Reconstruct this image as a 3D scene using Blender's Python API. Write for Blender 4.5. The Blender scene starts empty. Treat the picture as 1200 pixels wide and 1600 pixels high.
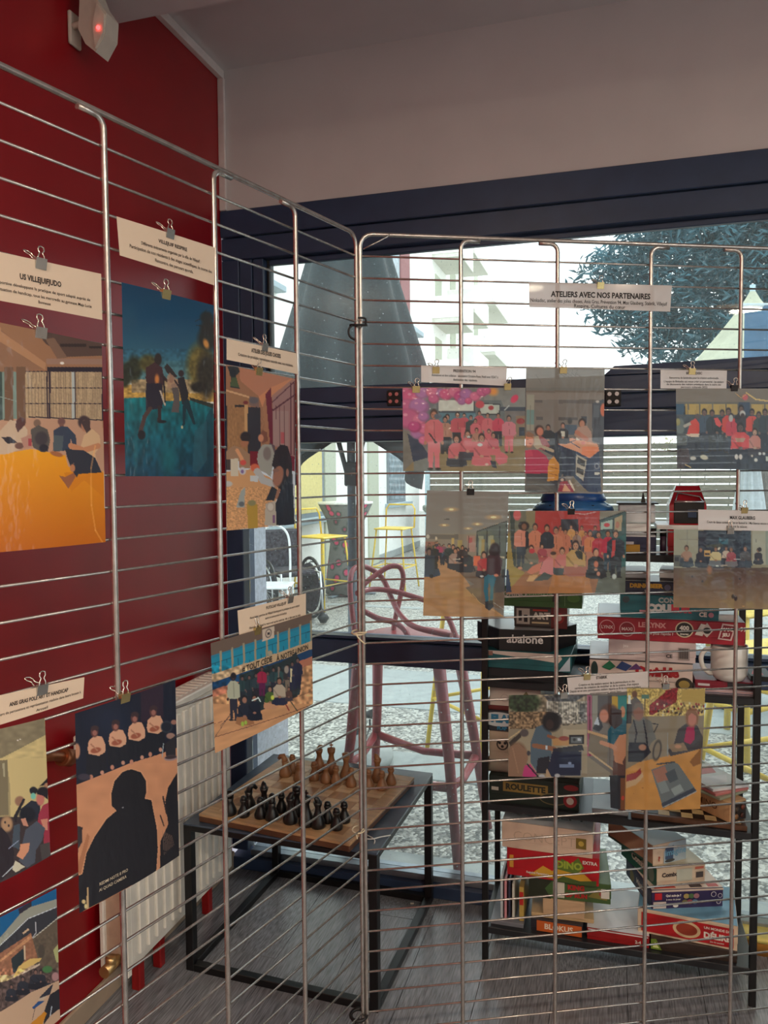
import bpy, bmesh, math, random
import numpy as np
from mathutils import Vector, Matrix
random.seed(4)
rng = np.random.RandomState(4)
sc = bpy.context.scene
COL = sc.collection
# ---------------------------------------------------------------- camera
F = 1202.0; PIT = math.radians(2.84); ROL = math.radians(-.43); HC = 1.46
_cp, _sp = math.cos(PIT), math.sin(PIT)
FW = np.array([0, _cp, -_sp]); _r = np.array([1., 0, 0]); _u = np.array([0, _sp, _cp])
RT = math.cos(ROL)*_r + math.sin(ROL)*_u; UP = -math.sin(ROL)*_r + math.cos(ROL)*_u
CAM = np.array([0, 0, HC])
cd = bpy.data.cameras.new('camera'); cam = bpy.data.objects.new('camera', cd); COL.objects.link(cam)
cd.sensor_fit = 'HORIZONTAL'; cd.sensor_width = 36; cd.lens = F/1200*36; cd.clip_start = .02; cd.clip_end = 300
cam.matrix_world = Matrix(((RT[0], UP[0], -FW[0], 0), (RT[1], UP[1], -FW[1], 0), (RT[2], UP[2], -FW[2], HC), (0, 0, 0, 1)))
sc.camera = cam
# ---------------------------------------------------------------- exposure, world, sun, large lights
sc.view_settings.view_transform = 'Standard'; sc.view_settings.look = 'None'
sc.view_settings.gamma = 1; sc.view_settings.use_curve_mapping = False
sc.view_settings.exposure = 0.08
sc.cycles.max_bounces = 8; sc.cycles.transparent_max_bounces = 24; sc.cycles.diffuse_bounces = 4
sc.cycles.glossy_bounces = 3; sc.cycles.sample_clamp_indirect = 6
sc.cycles.caustics_reflective = False; sc.cycles.caustics_refractive = False
SKY = 2.35
w = bpy.data.worlds.new('sky'); sc.world = w; w.use_nodes = True
nt = w.node_tree; bg = nt.nodes['Background']
tc = nt.nodes.new('ShaderNodeTexCoord'); sx = nt.nodes.new('ShaderNodeSeparateXYZ'); nt.links.new(tc.outputs['Generated'], sx.inputs[0])
cr = nt.nodes.new('ShaderNodeValToRGB'); nt.links.new(sx.outputs['Z'], cr.inputs[0])
cr.color_ramp.elements[0].position = 0.0; cr.color_ramp.elements[0].color = (1, 1, 1, 1)
cr.color_ramp.elements[1].position = .9; cr.color_ramp.elements[1].color = (.84, .93, 1, 1)
nt.links.new(cr.outputs[0], bg.inputs[0]); bg.inputs[1].default_value = SKY
sl = bpy.data.lights.new('sun', 'SUN'); sl.energy = 1.2; sl.angle = math.radians(4); sl.color = (1, .95, .86)
so = bpy.data.objects.new('sun', sl); COL.objects.link(so)
so.rotation_euler = Vector((-.42, -.62, -.66)).to_track_quat('-Z', 'Y').to_euler()
LAMP_W = 32.0                                   # each warm ceiling lamp of the hall
LAMP_COL = (1.0, .80, .60)
# ---------------------------------------------------------------- frames
A16 = math.radians(16.5)
E1 = np.array([math.cos(A16), -math.sin(A16), 0]); E2 = np.array([math.sin(A16), math.cos(A16), 0])
C0 = np.array([-.576, 2.804, 0])                # room corner on the floor: u along the glazing, v outwards
def L(u, v, z=0): return C0 + E1*u + E2*v + np.array([0, 0, z])
def ray(x, y): return FW + RT*(x-600)/F - UP*(y-800)/F
def hit(x, y, p0, n):
    d = ray(x, y); n = np.asarray(n, float); return CAM + d*(((np.asarray(p0, float)-CAM)@n)/(d@n))
def loc(P): d = np.asarray(P)-C0; return np.array([d@E1, d@E2, P[2]])
def atv(x, y, v): return loc(hit(x, y, L(0, v), E2))
def atu(x, y, u): return loc(hit(x, y, L(u, 0), E1))
def atz(x, y, z): return hit(x, y, (0, 0, z), (0, 0, 1))
def aty(x, y, Y): return hit(x, y, (0, Y, 0), (0, 1, 0))
# ---------------------------------------------------------------- colours and materials
def lin(c):
    c = np.asarray(c, float)/255.0
    return np.where(c <= .04045, c/12.92, ((c+.055)/1.055)**2.4)
def S(r, g, b): return tuple(float(x) for x in lin((r, g, b)))
MATS = {}
def mat(name, col, rough=.5, metal=0., noise=.06, scale=25., bump=.0, coat=0., spec=.5, trans=0., stretch=None, emit=0., see=0.):
    if name in MATS: return MATS[name]
    m = bpy.data.materials.new(name); m.use_nodes = True; n = m.node_tree; p = n.nodes['Principled BSDF']
    p.inputs['Roughness'].default_value = rough; p.inputs['Metallic'].default_value = metal
    p.inputs['Specular IOR Level'].default_value = spec
    if coat: p.inputs['Coat Weight'].default_value = coat; p.inputs['Coat Roughness'].default_value = .08
    t = n.nodes.new('ShaderNodeTexCoord'); mp = n.nodes.new('ShaderNodeMapping'); n.links.new(t.outputs['Object'], mp.inputs[0])
    if stretch: mp.inputs['Scale'].default_value = stretch
    nz = n.nodes.new('ShaderNodeTexNoise'); nz.inputs['Scale'].default_value = scale; nz.inputs['Detail'].default_value = 4
    n.links.new(mp.outputs[0], nz.inputs['Vector'])
    r = n.nodes.new('ShaderNodeValToRGB'); n.links.new(nz.outputs[0], r.inputs[0])
    c = np.array(col[:3]); a = np.clip(c*(1-noise*2), 0, 1); b = np.clip(c*(1+noise*2), 0, 1)
    r.color_ramp.elements[0].color = (*a, 1); r.color_ramp.elements[0].position = .3
    r.color_ramp.elements[1].color = (*b, 1); r.color_ramp.elements[1].position = .7
    n.links.new(r.outputs[0], p.inputs['Base Color'])
    if bump:
        bn = n.nodes.new('ShaderNodeBump'); bn.inputs['Strength'].default_value = bump; bn.inputs['Distance'].default_value = .002
        n.links.new(nz.outputs[0], bn.inputs['Height']); n.links.new(bn.outputs[0], p.inputs['Normal'])
    if trans:
        tr = n.nodes.new('ShaderNodeBsdfTranslucent'); mx = n.nodes.new('ShaderNodeMixShader'); mx.inputs[0].default_value = trans
        n.links.new(r.outputs[0], tr.inputs[0]); n.links.new(p.outputs[0], mx.inputs[1]); n.links.new(tr.outputs[0], mx.inputs[2])
        n.links.new(mx.outputs[0], n.nodes['Material Output'].inputs[0])
    if see: seethrough(n, mx, see)
    if emit:
        p.inputs['Emission Color'].default_value = (*col[:3], 1); p.inputs['Emission Strength'].default_value = emit
    MATS[name] = m; return m
def seethrough(n, last, f):        # thin laminated sheet: a little light passes straight through
    t = n.nodes.new('ShaderNodeBsdfTransparent'); x = n.nodes.new('ShaderNodeMixShader'); x.inputs[0].default_value = f
    n.links.new(last.outputs[0], x.inputs[1]); n.links.new(t.outputs[0], x.inputs[2]); n.links.new(x.outputs[0], n.nodes['Material Output'].inputs[0])
def printmat(name, trans, coat=.6, rough=.45, see=0.):
    m = bpy.data.materials.new(name); m.use_nodes = True; n = m.node_tree; p = n.nodes['Principled BSDF']
    at = n.nodes.new('ShaderNodeVertexColor'); at.layer_name = 'print'
    p.inputs['Roughness'].default_value = rough; p.inputs['Coat Weight'].default_value = coat; p.inputs['Coat Roughness'].default_value = .12
    n.links.new(at.outputs[0], p.inputs['Base Color'])
    nz = n.nodes.new('ShaderNodeTexNoise'); nz.inputs['Scale'].default_value = 9
    bn = n.nodes.new('ShaderNodeBump'); bn.inputs['Strength'].default_value = .25; bn.inputs['Distance'].default_value = .01
    n.links.new(nz.outputs[0], bn.inputs['Height']); n.links.new(bn.outputs[0], p.inputs['Coat Normal'])
    if trans:
        tr = n.nodes.new('ShaderNodeBsdfTranslucent'); mx = n.nodes.new('ShaderNodeMixShader'); mx.inputs[0].default_value = trans
        n.links.new(at.outputs[0], tr.inputs[0]); n.links.new(p.outputs[0], mx.inputs[1]); n.links.new(tr.outputs[0], mx.inputs[2])
        n.links.new(mx.outputs[0], n.nodes['Material Output'].inputs[0])
    if see: seethrough(n, mx, see)
    MATS[name] = m; return m
def glassmat():
    m = bpy.data.materials.new('window_glass'); m.use_nodes = True; n = m.node_tree; n.nodes.remove(n.nodes['Principled BSDF'])
    t = n.nodes.new('ShaderNodeBsdfTransparent'); t.inputs[0].default_value = (.93, .98, .98, 1)
    g = n.nodes.new('ShaderNodeBsdfGlossy'); g.inputs['Roughness'].default_value = .02
    fr = n.nodes.new('ShaderNodeFresnel'); fr.inputs[0].default_value = 1.45
    mx = n.nodes.new('ShaderNodeMixShader'); n.links.new(fr.outputs[0], mx.inputs[0]); n.links.new(t.outputs[0], mx.inputs[1]); n.links.new(g.outputs[0], mx.inputs[2])
    # dust and dried rain spots on the pane
    tc = n.nodes.new('ShaderNodeTexCoord'); v = n.nodes.new('ShaderNodeTexNoise'); v.inputs['Scale'].default_value = 130; v.inputs['Detail'].default_value = 2
    n.links.new(tc.outputs['Object'], v.inputs['Vector'])
    r = n.nodes.new('ShaderNodeValToRGB'); n.links.new(v.outputs[0], r.inputs[0])
    r.color_ramp.elements[0].position = .3; r.color_ramp.elements[0].color = (.028, .028, .028, 1)
    r.color_ramp.elements[1].position = .78; r.color_ramp.elements[1].color = (.5, .5, .5, 1)
    e = r.color_ramp.elements.new(.70); e.color = (.04, .04, .04, 1)
    d = n.nodes.new('ShaderNodeBsdfTranslucent'); d.inputs[0].default_value = (.75, .88, .9, 1)
    m2 = n.nodes.new('ShaderNodeMixShader'); n.links.new(r.outputs[0], m2.inputs[0]); n.links.new(mx.outputs[0], m2.inputs[1]); n.links.new(d.outputs[0], m2.inputs[2])
    n.links.new(m2.outputs[0], n.nodes['Material Output'].inputs[0])
    MATS['window_glass'] = m; return m
# ---------------------------------------------------------------- mesh builder
class MB:
    def __init__(s): s.v = []; s.f = []; s.sm = []; s.mi = []; s.cur = 0
    def _add(s, vs, fs, smooth=False):
        k = len(s.v); s.v += [tuple(float(c) for c in p) for p in vs]
        for f in fs: s.f.append([i+k for i in f]); s.sm.append(smooth); s.mi.append(s.cur)
        return s
    def box(s, x0, x1, y0, y1, z0, z1, M=None, bev=0):
        if bev:
            b = min(bev, (x1-x0)*.45, (y1-y0)*.45, (z1-z0)*.45)
            pts = []
            for z, i in ((z0, b), (z0+b, 0), (z1-b, 0), (z1, b)):
                X0, X1, Y0, Y1 = x0+i, x1-i, y0+i, y1-i
                c = b if not i else b*.6
                pts += [(X0+c, Y0, z), (X1-c, Y0, z), (X1, Y0+c, z), (X1, Y1-c, z), (X1-c, Y1, z), (X0+c, Y1, z), (X0, Y1-c, z), (X0, Y0+c, z)]
            fs = [list(range(7, -1, -1)), list(range(24, 32))]
            for r in range(3):
                for k in range(8): a = r*8+k; c = r*8+(k+1) % 8; fs.append([a, c, c+8, a+8])
        else:
            pts = [(x0, y0, z0), (x1, y0, z0), (x1, y1, z0), (x0, y1, z0), (x0, y0, z1), (x1, y0, z1), (x1, y1, z1), (x0, y1, z1)]
            fs = [[3, 2, 1, 0], [4, 5, 6, 7], [0, 1, 5, 4], [1, 2, 6, 5], [2, 3, 7, 6], [3, 0, 4, 7]]
        if M is not None: pts = [tuple(M @ Vector(p)) for p in pts]
        s._add(pts, fs); return s
    def hexa(s, P):        # 8 corners: bottom 4 ccw, top 4
        s._add(P, [[3, 2, 1, 0], [4, 5, 6, 7], [0, 1, 5, 4], [1, 2, 6, 5], [2, 3, 7, 6], [3, 0, 4, 7]]); return s
    def tube(s, pts, r, n=8, closed=False):
        P = [Vector(p) for p in pts]; m = len(P)
        rr = r if isinstance(r, (list, tuple)) else [r]*m
        vs = []; prev = None
        for i in range(m):
            if closed: t = (P[(i+1) % m]-P[i-1])
            else: t = P[min(i+1, m-1)]-P[max(i-1, 0)]
            t = t.normalized() if t.length > 1e-9 else Vector((0, 0, 1))
            if prev is None:
                a = Vector((0, 0, 1)) if abs(t.z) < .9 else Vector((1, 0, 0)); nrm = t.cross(a).normalized()
            else:
                nrm = prev - t*prev.dot(t); nrm = nrm.normalized() if nrm.length > 1e-6 else prev
            prev = nrm; b = t.cross(nrm)
            for k in range(n):
                an = 2*math.pi*k/n; vs.append(P[i]+(nrm*math.cos(an)+b*math.sin(an))*rr[i])
        fs = []
        for i in range(m if closed else m-1):
            for k in range(n):
                a = i*n+k; b2 = i*n+(k+1) % n; j = ((i+1) % m)*n
                fs.append([a, b2, j+(k+1) % n, j+k])
        s._add(vs, fs, True)
        if not closed:
            k0 = len(s.v)-m*n; s.f += [[k0+i for i in range(n-1, -1, -1)], [k0+(m-1)*n+i for i in range(n)]]; s.sm += [False]*2; s.mi += [s.cur]*2
        return s
    def lathe(s, prof, n=16, c=(0, 0, 0), sx=1, sy=1):
        vs = []; m = len(prof)
        for r, z in prof:
            for k in range(n): a = 2*math.pi*k/n; vs.append((c[0]+r*sx*math.cos(a), c[1]+r*sy*math.sin(a), c[2]+z))
        fs = []
        for i in range(m-1):
            for k in range(n): fs.append([i*n+k, i*n+(k+1) % n, (i+1)*n+(k+1) % n, (i+1)*n+k])
        s._add(vs, fs, True)
        k0 = len(s.v)-m*n; s.f += [[k0+i for i in range(n-1, -1, -1)], [k0+(m-1)*n+i for i in range(n)]]; s.sm += [False]*2; s.mi += [s.cur]*2
        return s
    def prism(s, poly, y0, y1):     # poly in xz
        n = len(poly); vs = [(x, y0, z) for x, z in poly]+[(x, y1, z) for x, z in poly]
        fs = [list(range(n)), list(range(2*n-1, n-1, -1))]+[[(i+1) % n, i, n+i, n+(i+1) % n] for i in range(n)]
        s._add(vs, fs); return s
    def grid(s, fn, nu, nv, smooth=True):
        vs = [fn(i/nu, j/nv) for j in range(nv+1) for i in range(nu+1)]
        s._add(vs, [[j*(nu+1)+i, j*(nu+1)+i+1, (j+1)*(nu+1)+i+1, (j+1)*(nu+1)+i] for j in range(nv) for i in range(nu)], smooth); return s
    def mesh(s, name, mats):
        me = bpy.data.meshes.new(name); me.from_pydata(s.v, [], s.f)
        for m in (mats if isinstance(mats, (list, tuple)) else [mats]): me.materials.append(m)
        me.polygons.foreach_set('use_smooth', s.sm); me.polygons.foreach_set('material_index', s.mi); me.update(); return me
    def build(s, name, m, parent=None, kind=None):
        o = bpy.data.objects.new(name, s.mesh(name, m)); COL.objects.link(o)
        if parent is not None: o.parent = parent
        if kind: o['kind'] = kind
        return o
def tag(o, label, cat, group=None, kind=None):
    if label: o['label'] = label
    if cat: o['category'] = cat
    if group: o['group'] = group
    if kind: o['kind'] = kind
    return o
def thing(name, label, cat, P=(0, 0, 0), rz=0., group=None):
    o = bpy.data.objects.new(name, None); COL.objects.link(o); o.location = tuple(float(c) for c in P); o.rotation_euler = (0, 0, rz)
    o.empty_display_size = .05
    return tag(o, label, cat, group)
def struct(name, mb, m, parent=None):
    o = mb.build(name, m, parent)
    if parent is None: o['kind'] = 'structure'; place(o)
    return o
def place(o, P=None, rz=-A16):      # put an object built in room coordinates (u, v, z) into the world
    o.location = tuple(C0 if P is None else P); o.rotation_euler = (0, 0, rz); return o
def room(name, label, cat, u, v, z=0, yaw=0., group=None): return thing(name, label, cat, L(u, v, z), -A16+math.radians(yaw), group)
_fonts = {}
def text(s, size, bold=.0, align='CENTER', res=2, ext=0.):
    k = (s, size, bold, align)
    if k in _fonts: return _fonts[k]
    c = bpy.data.curves.new('t', 'FONT'); c.body = s; c.size = size; c.align_x = align; c.align_y = 'CENTER'; c.resolution_u = res
    c.offset = bold*size; c.extrude = ext; c.fill_mode = 'FRONT' if not ext else 'BOTH'
    o = bpy.data.objects.new('t', c); COL.objects.link(o); bpy.context.view_layer.update()
    me = bpy.data.meshes.new_from_object(o.evaluated_get(bpy.context.evaluated_depsgraph_get()))
    bpy.data.objects.remove(o); bpy.data.curves.remove(c); _fonts[k] = me; return me
def add_text(mb, s, size, O, X, Y, N, bold=.0, align='CENTER', off=.0006, wscale=1.):
    """lays the words on a surface: origin O, direction X of reading, Y up, N outward"""
    me = text(s, size, bold, align); O, X, Y, N = (Vector([float(c) for c in a]) for a in (O, X, Y, N))
    mb._add([O+X*v.co.x*wscale+Y*v.co.y+N*off for v in me.vertices], [list(p.vertices) for p in me.polygons])
# ================================================================ the room
M_red = mat('red_wall_paint', S(152, 14, 26), .36, noise=.03, scale=6, bump=.03, spec=.6)
M_white = mat('white_wall_paint', S(212, 208, 208), .7, noise=.02, scale=5, bump=.05)
M_ceil = mat('ceiling_paint', S(210, 210, 212), .8, noise=.02, scale=4)
M_trim = mat('pale_trim', S(225, 215, 212), .5, noise=.03)
M_base = mat('beige_baseboard', S(176, 158, 138), .5, noise=.05, scale=12)
M_frame = mat('anthracite_frame', S(46, 64, 94), .38, noise=.06, scale=14, spec=.5)
M_framed = mat('dark_frame_seal', S(14, 15, 18), .5)
M_glass = glassmat()
M_plank = mat('grey_oak_plank', S(128, 132, 140), .24, noise=.22, scale=30, bump=.10, stretch=(8, .45, 1), spec=.6)
M_sub = mat('floor_joint', S(60, 57, 57), .8)
M_black = mat('black_powder_coat', S(13, 14, 17), .42, noise=.08, scale=40)
M_slate = mat('slate_grey_top', S(66, 80, 98), .24, noise=.06, scale=18)
fl = struct('floor', MB().box(0, 5.2, -5, .07, -.06, -.0125), M_sub)
pm = []
for k in range(3):
    pm.append(MB().box(0, .2018, 0, 1.251, -.0125, 0, bev=.0008).mesh('floor_plank', M_plank))
for i in range(26):
    off = -5 - ((i*.47) % 1.25) - (.203 if i == 4 else 0)
    j = 0
    while off + j*1.253 < .05:
        v0 = off+j*1.253
        if v0 + 1.25 > -5:
            o = bpy.data.objects.new('floor_plank', pm[(i+j) % 3]); COL.objects.link(o); o.parent = fl
            a, b = max(v0, -5), min(v0+1.25, .069)
            o.location = (.183+(i-1)*.203 if i else -.02, a, 0); o.scale = (1, (b-a)/1.25, 1)
        j += 1
struct('wall_left', MB().box(-.15, 0, -5, .0, 0, 2.9), M_red)
struct('baseboard_left', MB().box(0, .012, -4.98, -.001, 0, .062, bev=.003), M_base)
struct('wall_window', MB().box(-.15, 5.2, 0, .2, 2.40, 2.9), M_white)
struct('wall_front_pier', MB().box(3.96, 5.2, 0.0, .2, 0, 2.4), M_white)
struct('wall_back', MB().box(-.15, 5.35, -5.15, -5, 0, 2.9), M_white)
struct('wall_right', MB().box(5.2, 5.35, -5, .2, 0, .85).box(5.2, 5.35, -5, .2, 2.5, 2.9).box(5.2, 5.35, -5, -4.6, .85, 2.5).box(5.2, 5.35, -.8, .2, .85, 2.5), M_white)
w2 = struct('fill_window', MB().box(5.22, 5.30, -4.6, -4.53, .85, 2.5).box(5.22, 5.30, -.87, -.8, .85, 2.5).box(5.22, 5.30, -4.53, -.87, .85, .92).box(5.22, 5.30, -4.53, -.87, 2.43, 2.5).box(5.22, 5.30, -2.74, -2.66, .92, 2.43), M_frame)  # unseen side window, added to let cool fill light into the hall
for a, b in ((-4.53, -2.74), (-2.66, -.87)): MB().box(5.258, 5.262, a, b, .92, 2.43).build('pane', M_glass, w2)
struct('ceiling', MB().box(-.15, 5.35, -5.15, .2, 2.89, 3.0), M_ceil)
struct('ceiling_beam', MB().box(0, 5.2, -1.02, -.628, 2.71, 2.891), M_ceil)
struct('trim_1', MB().box(0.0005, .022, -.627, -.0005, 2.86, 2.8895, bev=.002), M_trim)
struct('trim_2', MB().box(0.0005, .026, -.013, -.0005, 2.401, 2.86, bev=.002), M_trim)
# ---- the glazing: one big frame with its rails, sashes and panes
def wpart(name, mb, m, par=None): o = mb.build(name, m, par or win); return o
win = struct('window_1', MB().box(0.001, 3.95, -.012, .07, 2.306, 2.399, bev=.003), M_frame)
wpart('header_rail', MB().box(0.001, 3.95, -.004, .07, 2.226, 2.303, bev=.003), M_frame)
wpart('jamb', MB().box(0.001, .068, -.004, .09, .07, 2.226, bev=.003), M_frame)
for a, b, d in ((.07, .118, -.002), (.121, .160, .002)):
    wpart('sash_stile', MB().box(a, b, d, .07, 1.765, 2.224, bev=.002), M_frame)
wpart('sash_stile', MB().box(.162, .171, .03, .07, 1.765, 2.224, bev=.002), M_framed)
wpart('glazing_bead', MB().box(.172, 3.86, .028, .05, 2.206, 2.225, bev=.002), M_frame)
for z0, z1, d in ((1.705, 1.762, -.006), (1.655, 1.702, -.02), (1.572, 1.652, -.012)):
    wpart('upper_transom_rail', MB().box(.069, 3.86, d, .07, z0, z1, bev=.003), M_frame)
for z0, z1, d in ((.882, .893, .0), (.80, .88, -.012)):
    wpart('lower_transom_rail', MB().box(.069, 3.86, d, .07, z0, z1, bev=.003), M_frame)
wpart('bottom_rail', MB().box(0.0, 3.95, -.012, .08, 0.001, .046, bev=.003), M_frame)
wpart('lit_rail_strip', MB().box(.069, 3.86, .012, .075, .046, .068, bev=.002), mat('lit_strip_metal', S(150, 160, 170), .3, .8))  # pale strip standing in for the lit top of the bottom rail
wpart('mullion', MB().box(2.62, 2.70, -.004, .07, .07, 2.226, bev=.003), M_frame)
wpart('jamb', MB().box(3.86, 3.95, -.004, .09, .07, 2.226, bev=.003), M_frame)
for z0, z1, x0 in ((1.762, 2.21, .17), (.893, 1.572, .068), (.068, .80, .068)):
    for a, b in ((x0, 2.62), (2.70, 3.86)):
        wpart('pane', MB().box(a, b, .044, .048, z0, z1), M_glass)
M_bolt = mat('chrome_bolt', S(210, 212, 215), .18, 1.)
for x, y in ((616, 622), (958, 622)):
    u, v, z = atv(x, y, -.02)
    lp = wpart('latch_plate', MB().box(u-.024, u+.024, -.026, -.02, z-.026, z+.026, bev=.002), M_framed)
    for du in (-.011, .011):
        for dz in (-.012, .012):
            MB().tube([(u+du, -.026, z+dz), (u+du, -.031, z+dz)], .0065, 10).build('bolt', M_bolt, lp)
u0 = atv(944, 600, 0)[0]
cv = MB(); cv.hexa([(u0, -.01, 1.763), (2.0, -.01, 1.763), (2.0, .06, 1.763), (u0, .06, 1.763), (u0+.03, -.005, 1.790), (2.0, -.005, 1.803), (2.0, .055, 1.803), (u0+.03, .055, 1.790)])
wpart('actuator_cover', cv, M_frame)
# ---- radiator on the red wall, its near end open
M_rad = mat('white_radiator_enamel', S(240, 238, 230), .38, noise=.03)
M_cop = mat('copper_pipe', S(150, 92, 60), .35, .7)
rad = room('radiator', 'tall white panel radiator on red feet, hung along the red wall', 'radiator', 0, 0)
ru0, ru1, rv0, rv1, rz0, rz1 = .022, .112, -.80, -.19, .105, .775
mb = MB(); n = 14
for k in range(n):
    a = rv0+.02+(rv1-rv0-.03)*k/n; b = rv0+.02+(rv1-rv0-.03)*(k+1)/n
    mb.box(ru1-.016, ru1-.004, a+.001, b-.016, rz0+.03, rz1-.03, bev=.003)
mb.box(ru1-.018, ru1-.012, rv0+.01, rv1, rz0+.005, rz1-.005, bev=.002)
mb.build('front_panel', M_rad, rad)
MB().box(ru1-.02, ru1-.002, rv0, rv0+.02, rz0, rz1, bev=.003).build('front_panel', M_rad, rad)
MB().box(ru0, ru0+.014, rv0, rv1, rz0+.01, rz1-.01, bev=.003).build('rear_panel', M_rad, rad)
mb = MB()
for k in range(24): a = rv0+.03+k*.024; mb.box(ru0+.018, ru1-.024, a, a+.002, rz0+.06, rz1-.06)
mb.build('convector_fins', mat('beige_radiator_metal', S(190, 165, 145), .5), rad, kind='stuff')  # inner fins in beige metal
MB().box(ru0+.014, ru1-.018, rv0+.012, rv0+.016, rz0+.055, rz1-.05).build('end_plate', mat('beige_radiator_metal', S(190, 165, 145), .5), rad)
g = MB(); g.box(ru0, ru1, rv0, rv1, rz1-.012, rz1+.012, bev=.004)
for k in range(20): a = rv0+.03+k*.029; g.box(ru0+.015, ru1-.02, a, a+.012, rz1+.012, rz1+.015)
g.build('top_grille', M_rad, rad)
for vv in (-.69, -.585, -.30):
    MB().box(ru0+.028, ru0+.056, vv-.013, vv+.013, 0.0005, rz0+.02, bev=.003).build('foot', mat('red_radiator_foot', S(150, 20, 22), .4), rad)
MB().tube([(ru0+.05, rv0-.05, rz0+.045), (ru0+.05, rv0+.03, rz0+.045)], [.016, .013], 12).lathe([(.0, 0), (.014, 0), (.014, .02), (.0, .02)], 12, (ru0+.05, rv0-.02, rz0+.05)).build('drain_valve', mat('brass_valve', S(190, 160, 110), .3, .8), rad)
v_ = MB(); v_.tube([(.045, -1.06, .80), (.045, -.98, .775), (.045, -.93, .755), (.045, -.86, .735), (.045, rv0+.02, .73)], [.011, .011, .016, .019, .013], 12)
v_.tube([(.045, -.955, .765), (.045, -.925, .752)], [.022, .022], 12); v_.tube([(.045, -.88, .742), (.045, -.86, .735)], [.023, .023], 12)
v_.tube([(.045, -1.06, .80), (.005, -1.08, .805)], .011, 10)
v_.build('inlet_pipe', M_cop, rad)
MB().box(.03, .07, -.90, -.83, .752, .80, bev=.008).build('thermostat_head', M_rad, rad)
# ---- motion detector high on the red wall
M_pir = mat('aged_white_plastic', S(206, 196, 184), .45, noise=.03)
pir = room('motion_detector', 'small white motion detector with a glowing red dot high on the red wall', 'sensor', 0, .03)
MB().box(.0005, .012, -.835, -.79, 2.57, 2.655, bev=.004).build('wall_bracket', M_pir, pir)
MB().tube([(.01, -.825, 2.615), (.05, -.81, 2.63)], .008, 8).build('joint', M_pir, pir)
h = MB()
pr = [(.035, 2.60), (.055, 2.56), (.085, 2.535), (.115, 2.575), (.12, 2.625), (.095, 2.66), (.07, 2.72), (.045, 2.72)]
h.prism([(x, z) for x, z in pr], -.835, -.785); h.build('housing', M_pir, pir)
MB().prism([(.088, 2.541), (.113, 2.577), (.117, 2.62), (.096, 2.652), (.082, 2.6)], -.841, -.835).build('lens_cover', mat('lens_plastic', S(220, 210, 196), .35), pir)
MB().tube([(.1, -.841, 2.588), (.1, -.845, 2.588)], .005, 8).build('indicator_light', mat('red_led', (1, .03, .03), emit=9.), pir)
MB().box(.05, .085, -.835, -.795, 2.70, 2.888, bev=.004).build('cable_conduit', M_pir, pir)
# ---- lamps of the hall, behind the viewpoint
M_lamp = mat('warm_lamp_glass', (1, .72, .42), .4, emit=6.)
M_pend = mat('orange_lamp_glass', (1, .48, .12), .4, emit=1.6)
M_shade = mat('lamp_rim', S(200, 195, 190), .4)
for i, (u, v, z, lab) in enumerate(((.75, -3.3, 2.885, 'round warm ceiling light nearest the red wall'), (2.22, -3.18, 2.60, 'long warm pendant lamp hanging mid-hall'), (3.9, -2.6, 2.885, 'round warm ceiling light towards the far side wall'),
                                 (3.5, -4.5, 2.885, 'round warm ceiling light near the back wall'))):
    t = room('ceiling_lamp', lab, 'lamp', u, v, 0, 0, 'warm lamps of the hall')
    if z > 2.8: MB().lathe([(.0, z-.03), (.12, z-.03), (.13, z-.02), (.13, z+.003), (.0, z+.003)], 24).build('rim', M_shade, t); MB().lathe([(.0, z-.034), (.10, z-.034), (.11, z-.03), (0, z-.03)], 24).build('diffuser', M_lamp, t)
    else:
        MB().box(-.20, .20, -.03, .03, z, z+.04, bev=.01).build('housing', M_shade, t); MB().box(-.19, .19, -.014, .014, z-.02, z, bev=.005).build('diffuser', M_pend, t)
        for s in (-.12, .12): MB().tube([(s, 0, z+.05), (s, 0, 2.889)], .002, 6).build('suspension_wire', M_shade, t)
    ld = bpy.data.lights.new('lamp', 'AREA'); ld.shape = 'DISK'; ld.size = .2; ld.energy = LAMP_W; ld.color = LAMP_COL
    lo = bpy.data.objects.new('lamp_light', ld); COL.objects.link(lo); lo.parent = t; lo.location = (0, 0, z-.045)
# ================================================================ outdoors
def groundmat():
    m = mat('exposed_aggregate', S(170, 168, 160), .6, noise=.05, scale=60); n = m.node_tree; p = n.nodes['Principled BSDF']
    t = n.nodes.new('ShaderNodeTexCoord'); v = n.nodes.new('ShaderNodeTexVoronoi'); v.inputs['Scale'].default_value = 70; n.links.new(t.outputs['Object'], v.inputs['Vector'])
    hs = n.nodes.new('ShaderNodeValToRGB'); n.links.new(v.outputs['Color'], hs.inputs[0])
    e = hs.color_ramp.elements; e[0].color = (*S(70, 72, 70), 1); e[0].position = .15; e[1].color = (*S(205, 203, 194), 1); e[1].position = .8
    e2 = hs.color_ramp.elements.new(.45); e2.color = (*S(138, 137, 130), 1)
    n.links.new(hs.outputs[0], p.inputs['Base Color'])
    b = n.nodes.new('ShaderNodeBump'); b.inputs['Strength'].default_value = .7; b.inputs['Distance'].default_value = .006; b.invert = True
    n.links.new(v.outputs['Distance'], b.inputs['Height']); n.links.new(b.outputs[0], p.inputs['Normal']); p.inputs['Roughness'].default_value = .38
    return m
M_agg = groundmat()
M_conc = mat('smooth_concrete', S(160, 166, 164), .55, noise=.05, scale=14, bump=.2)
gr = struct('ground', MB().box(-12, 30, .08, 60, -.08, -.006), M_agg)
for a, b, c, d in ((-2, 8, .082, .28), (-2.3, 8, 2.06, 2.95), (.25, .85, 1.0, 1.32), (-2.2, 8, 5.5, 5.62)):
    MB().box(a, b, c, d, -.02, -.001, bev=.003).build('paving_band', M_conc, gr)
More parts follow.
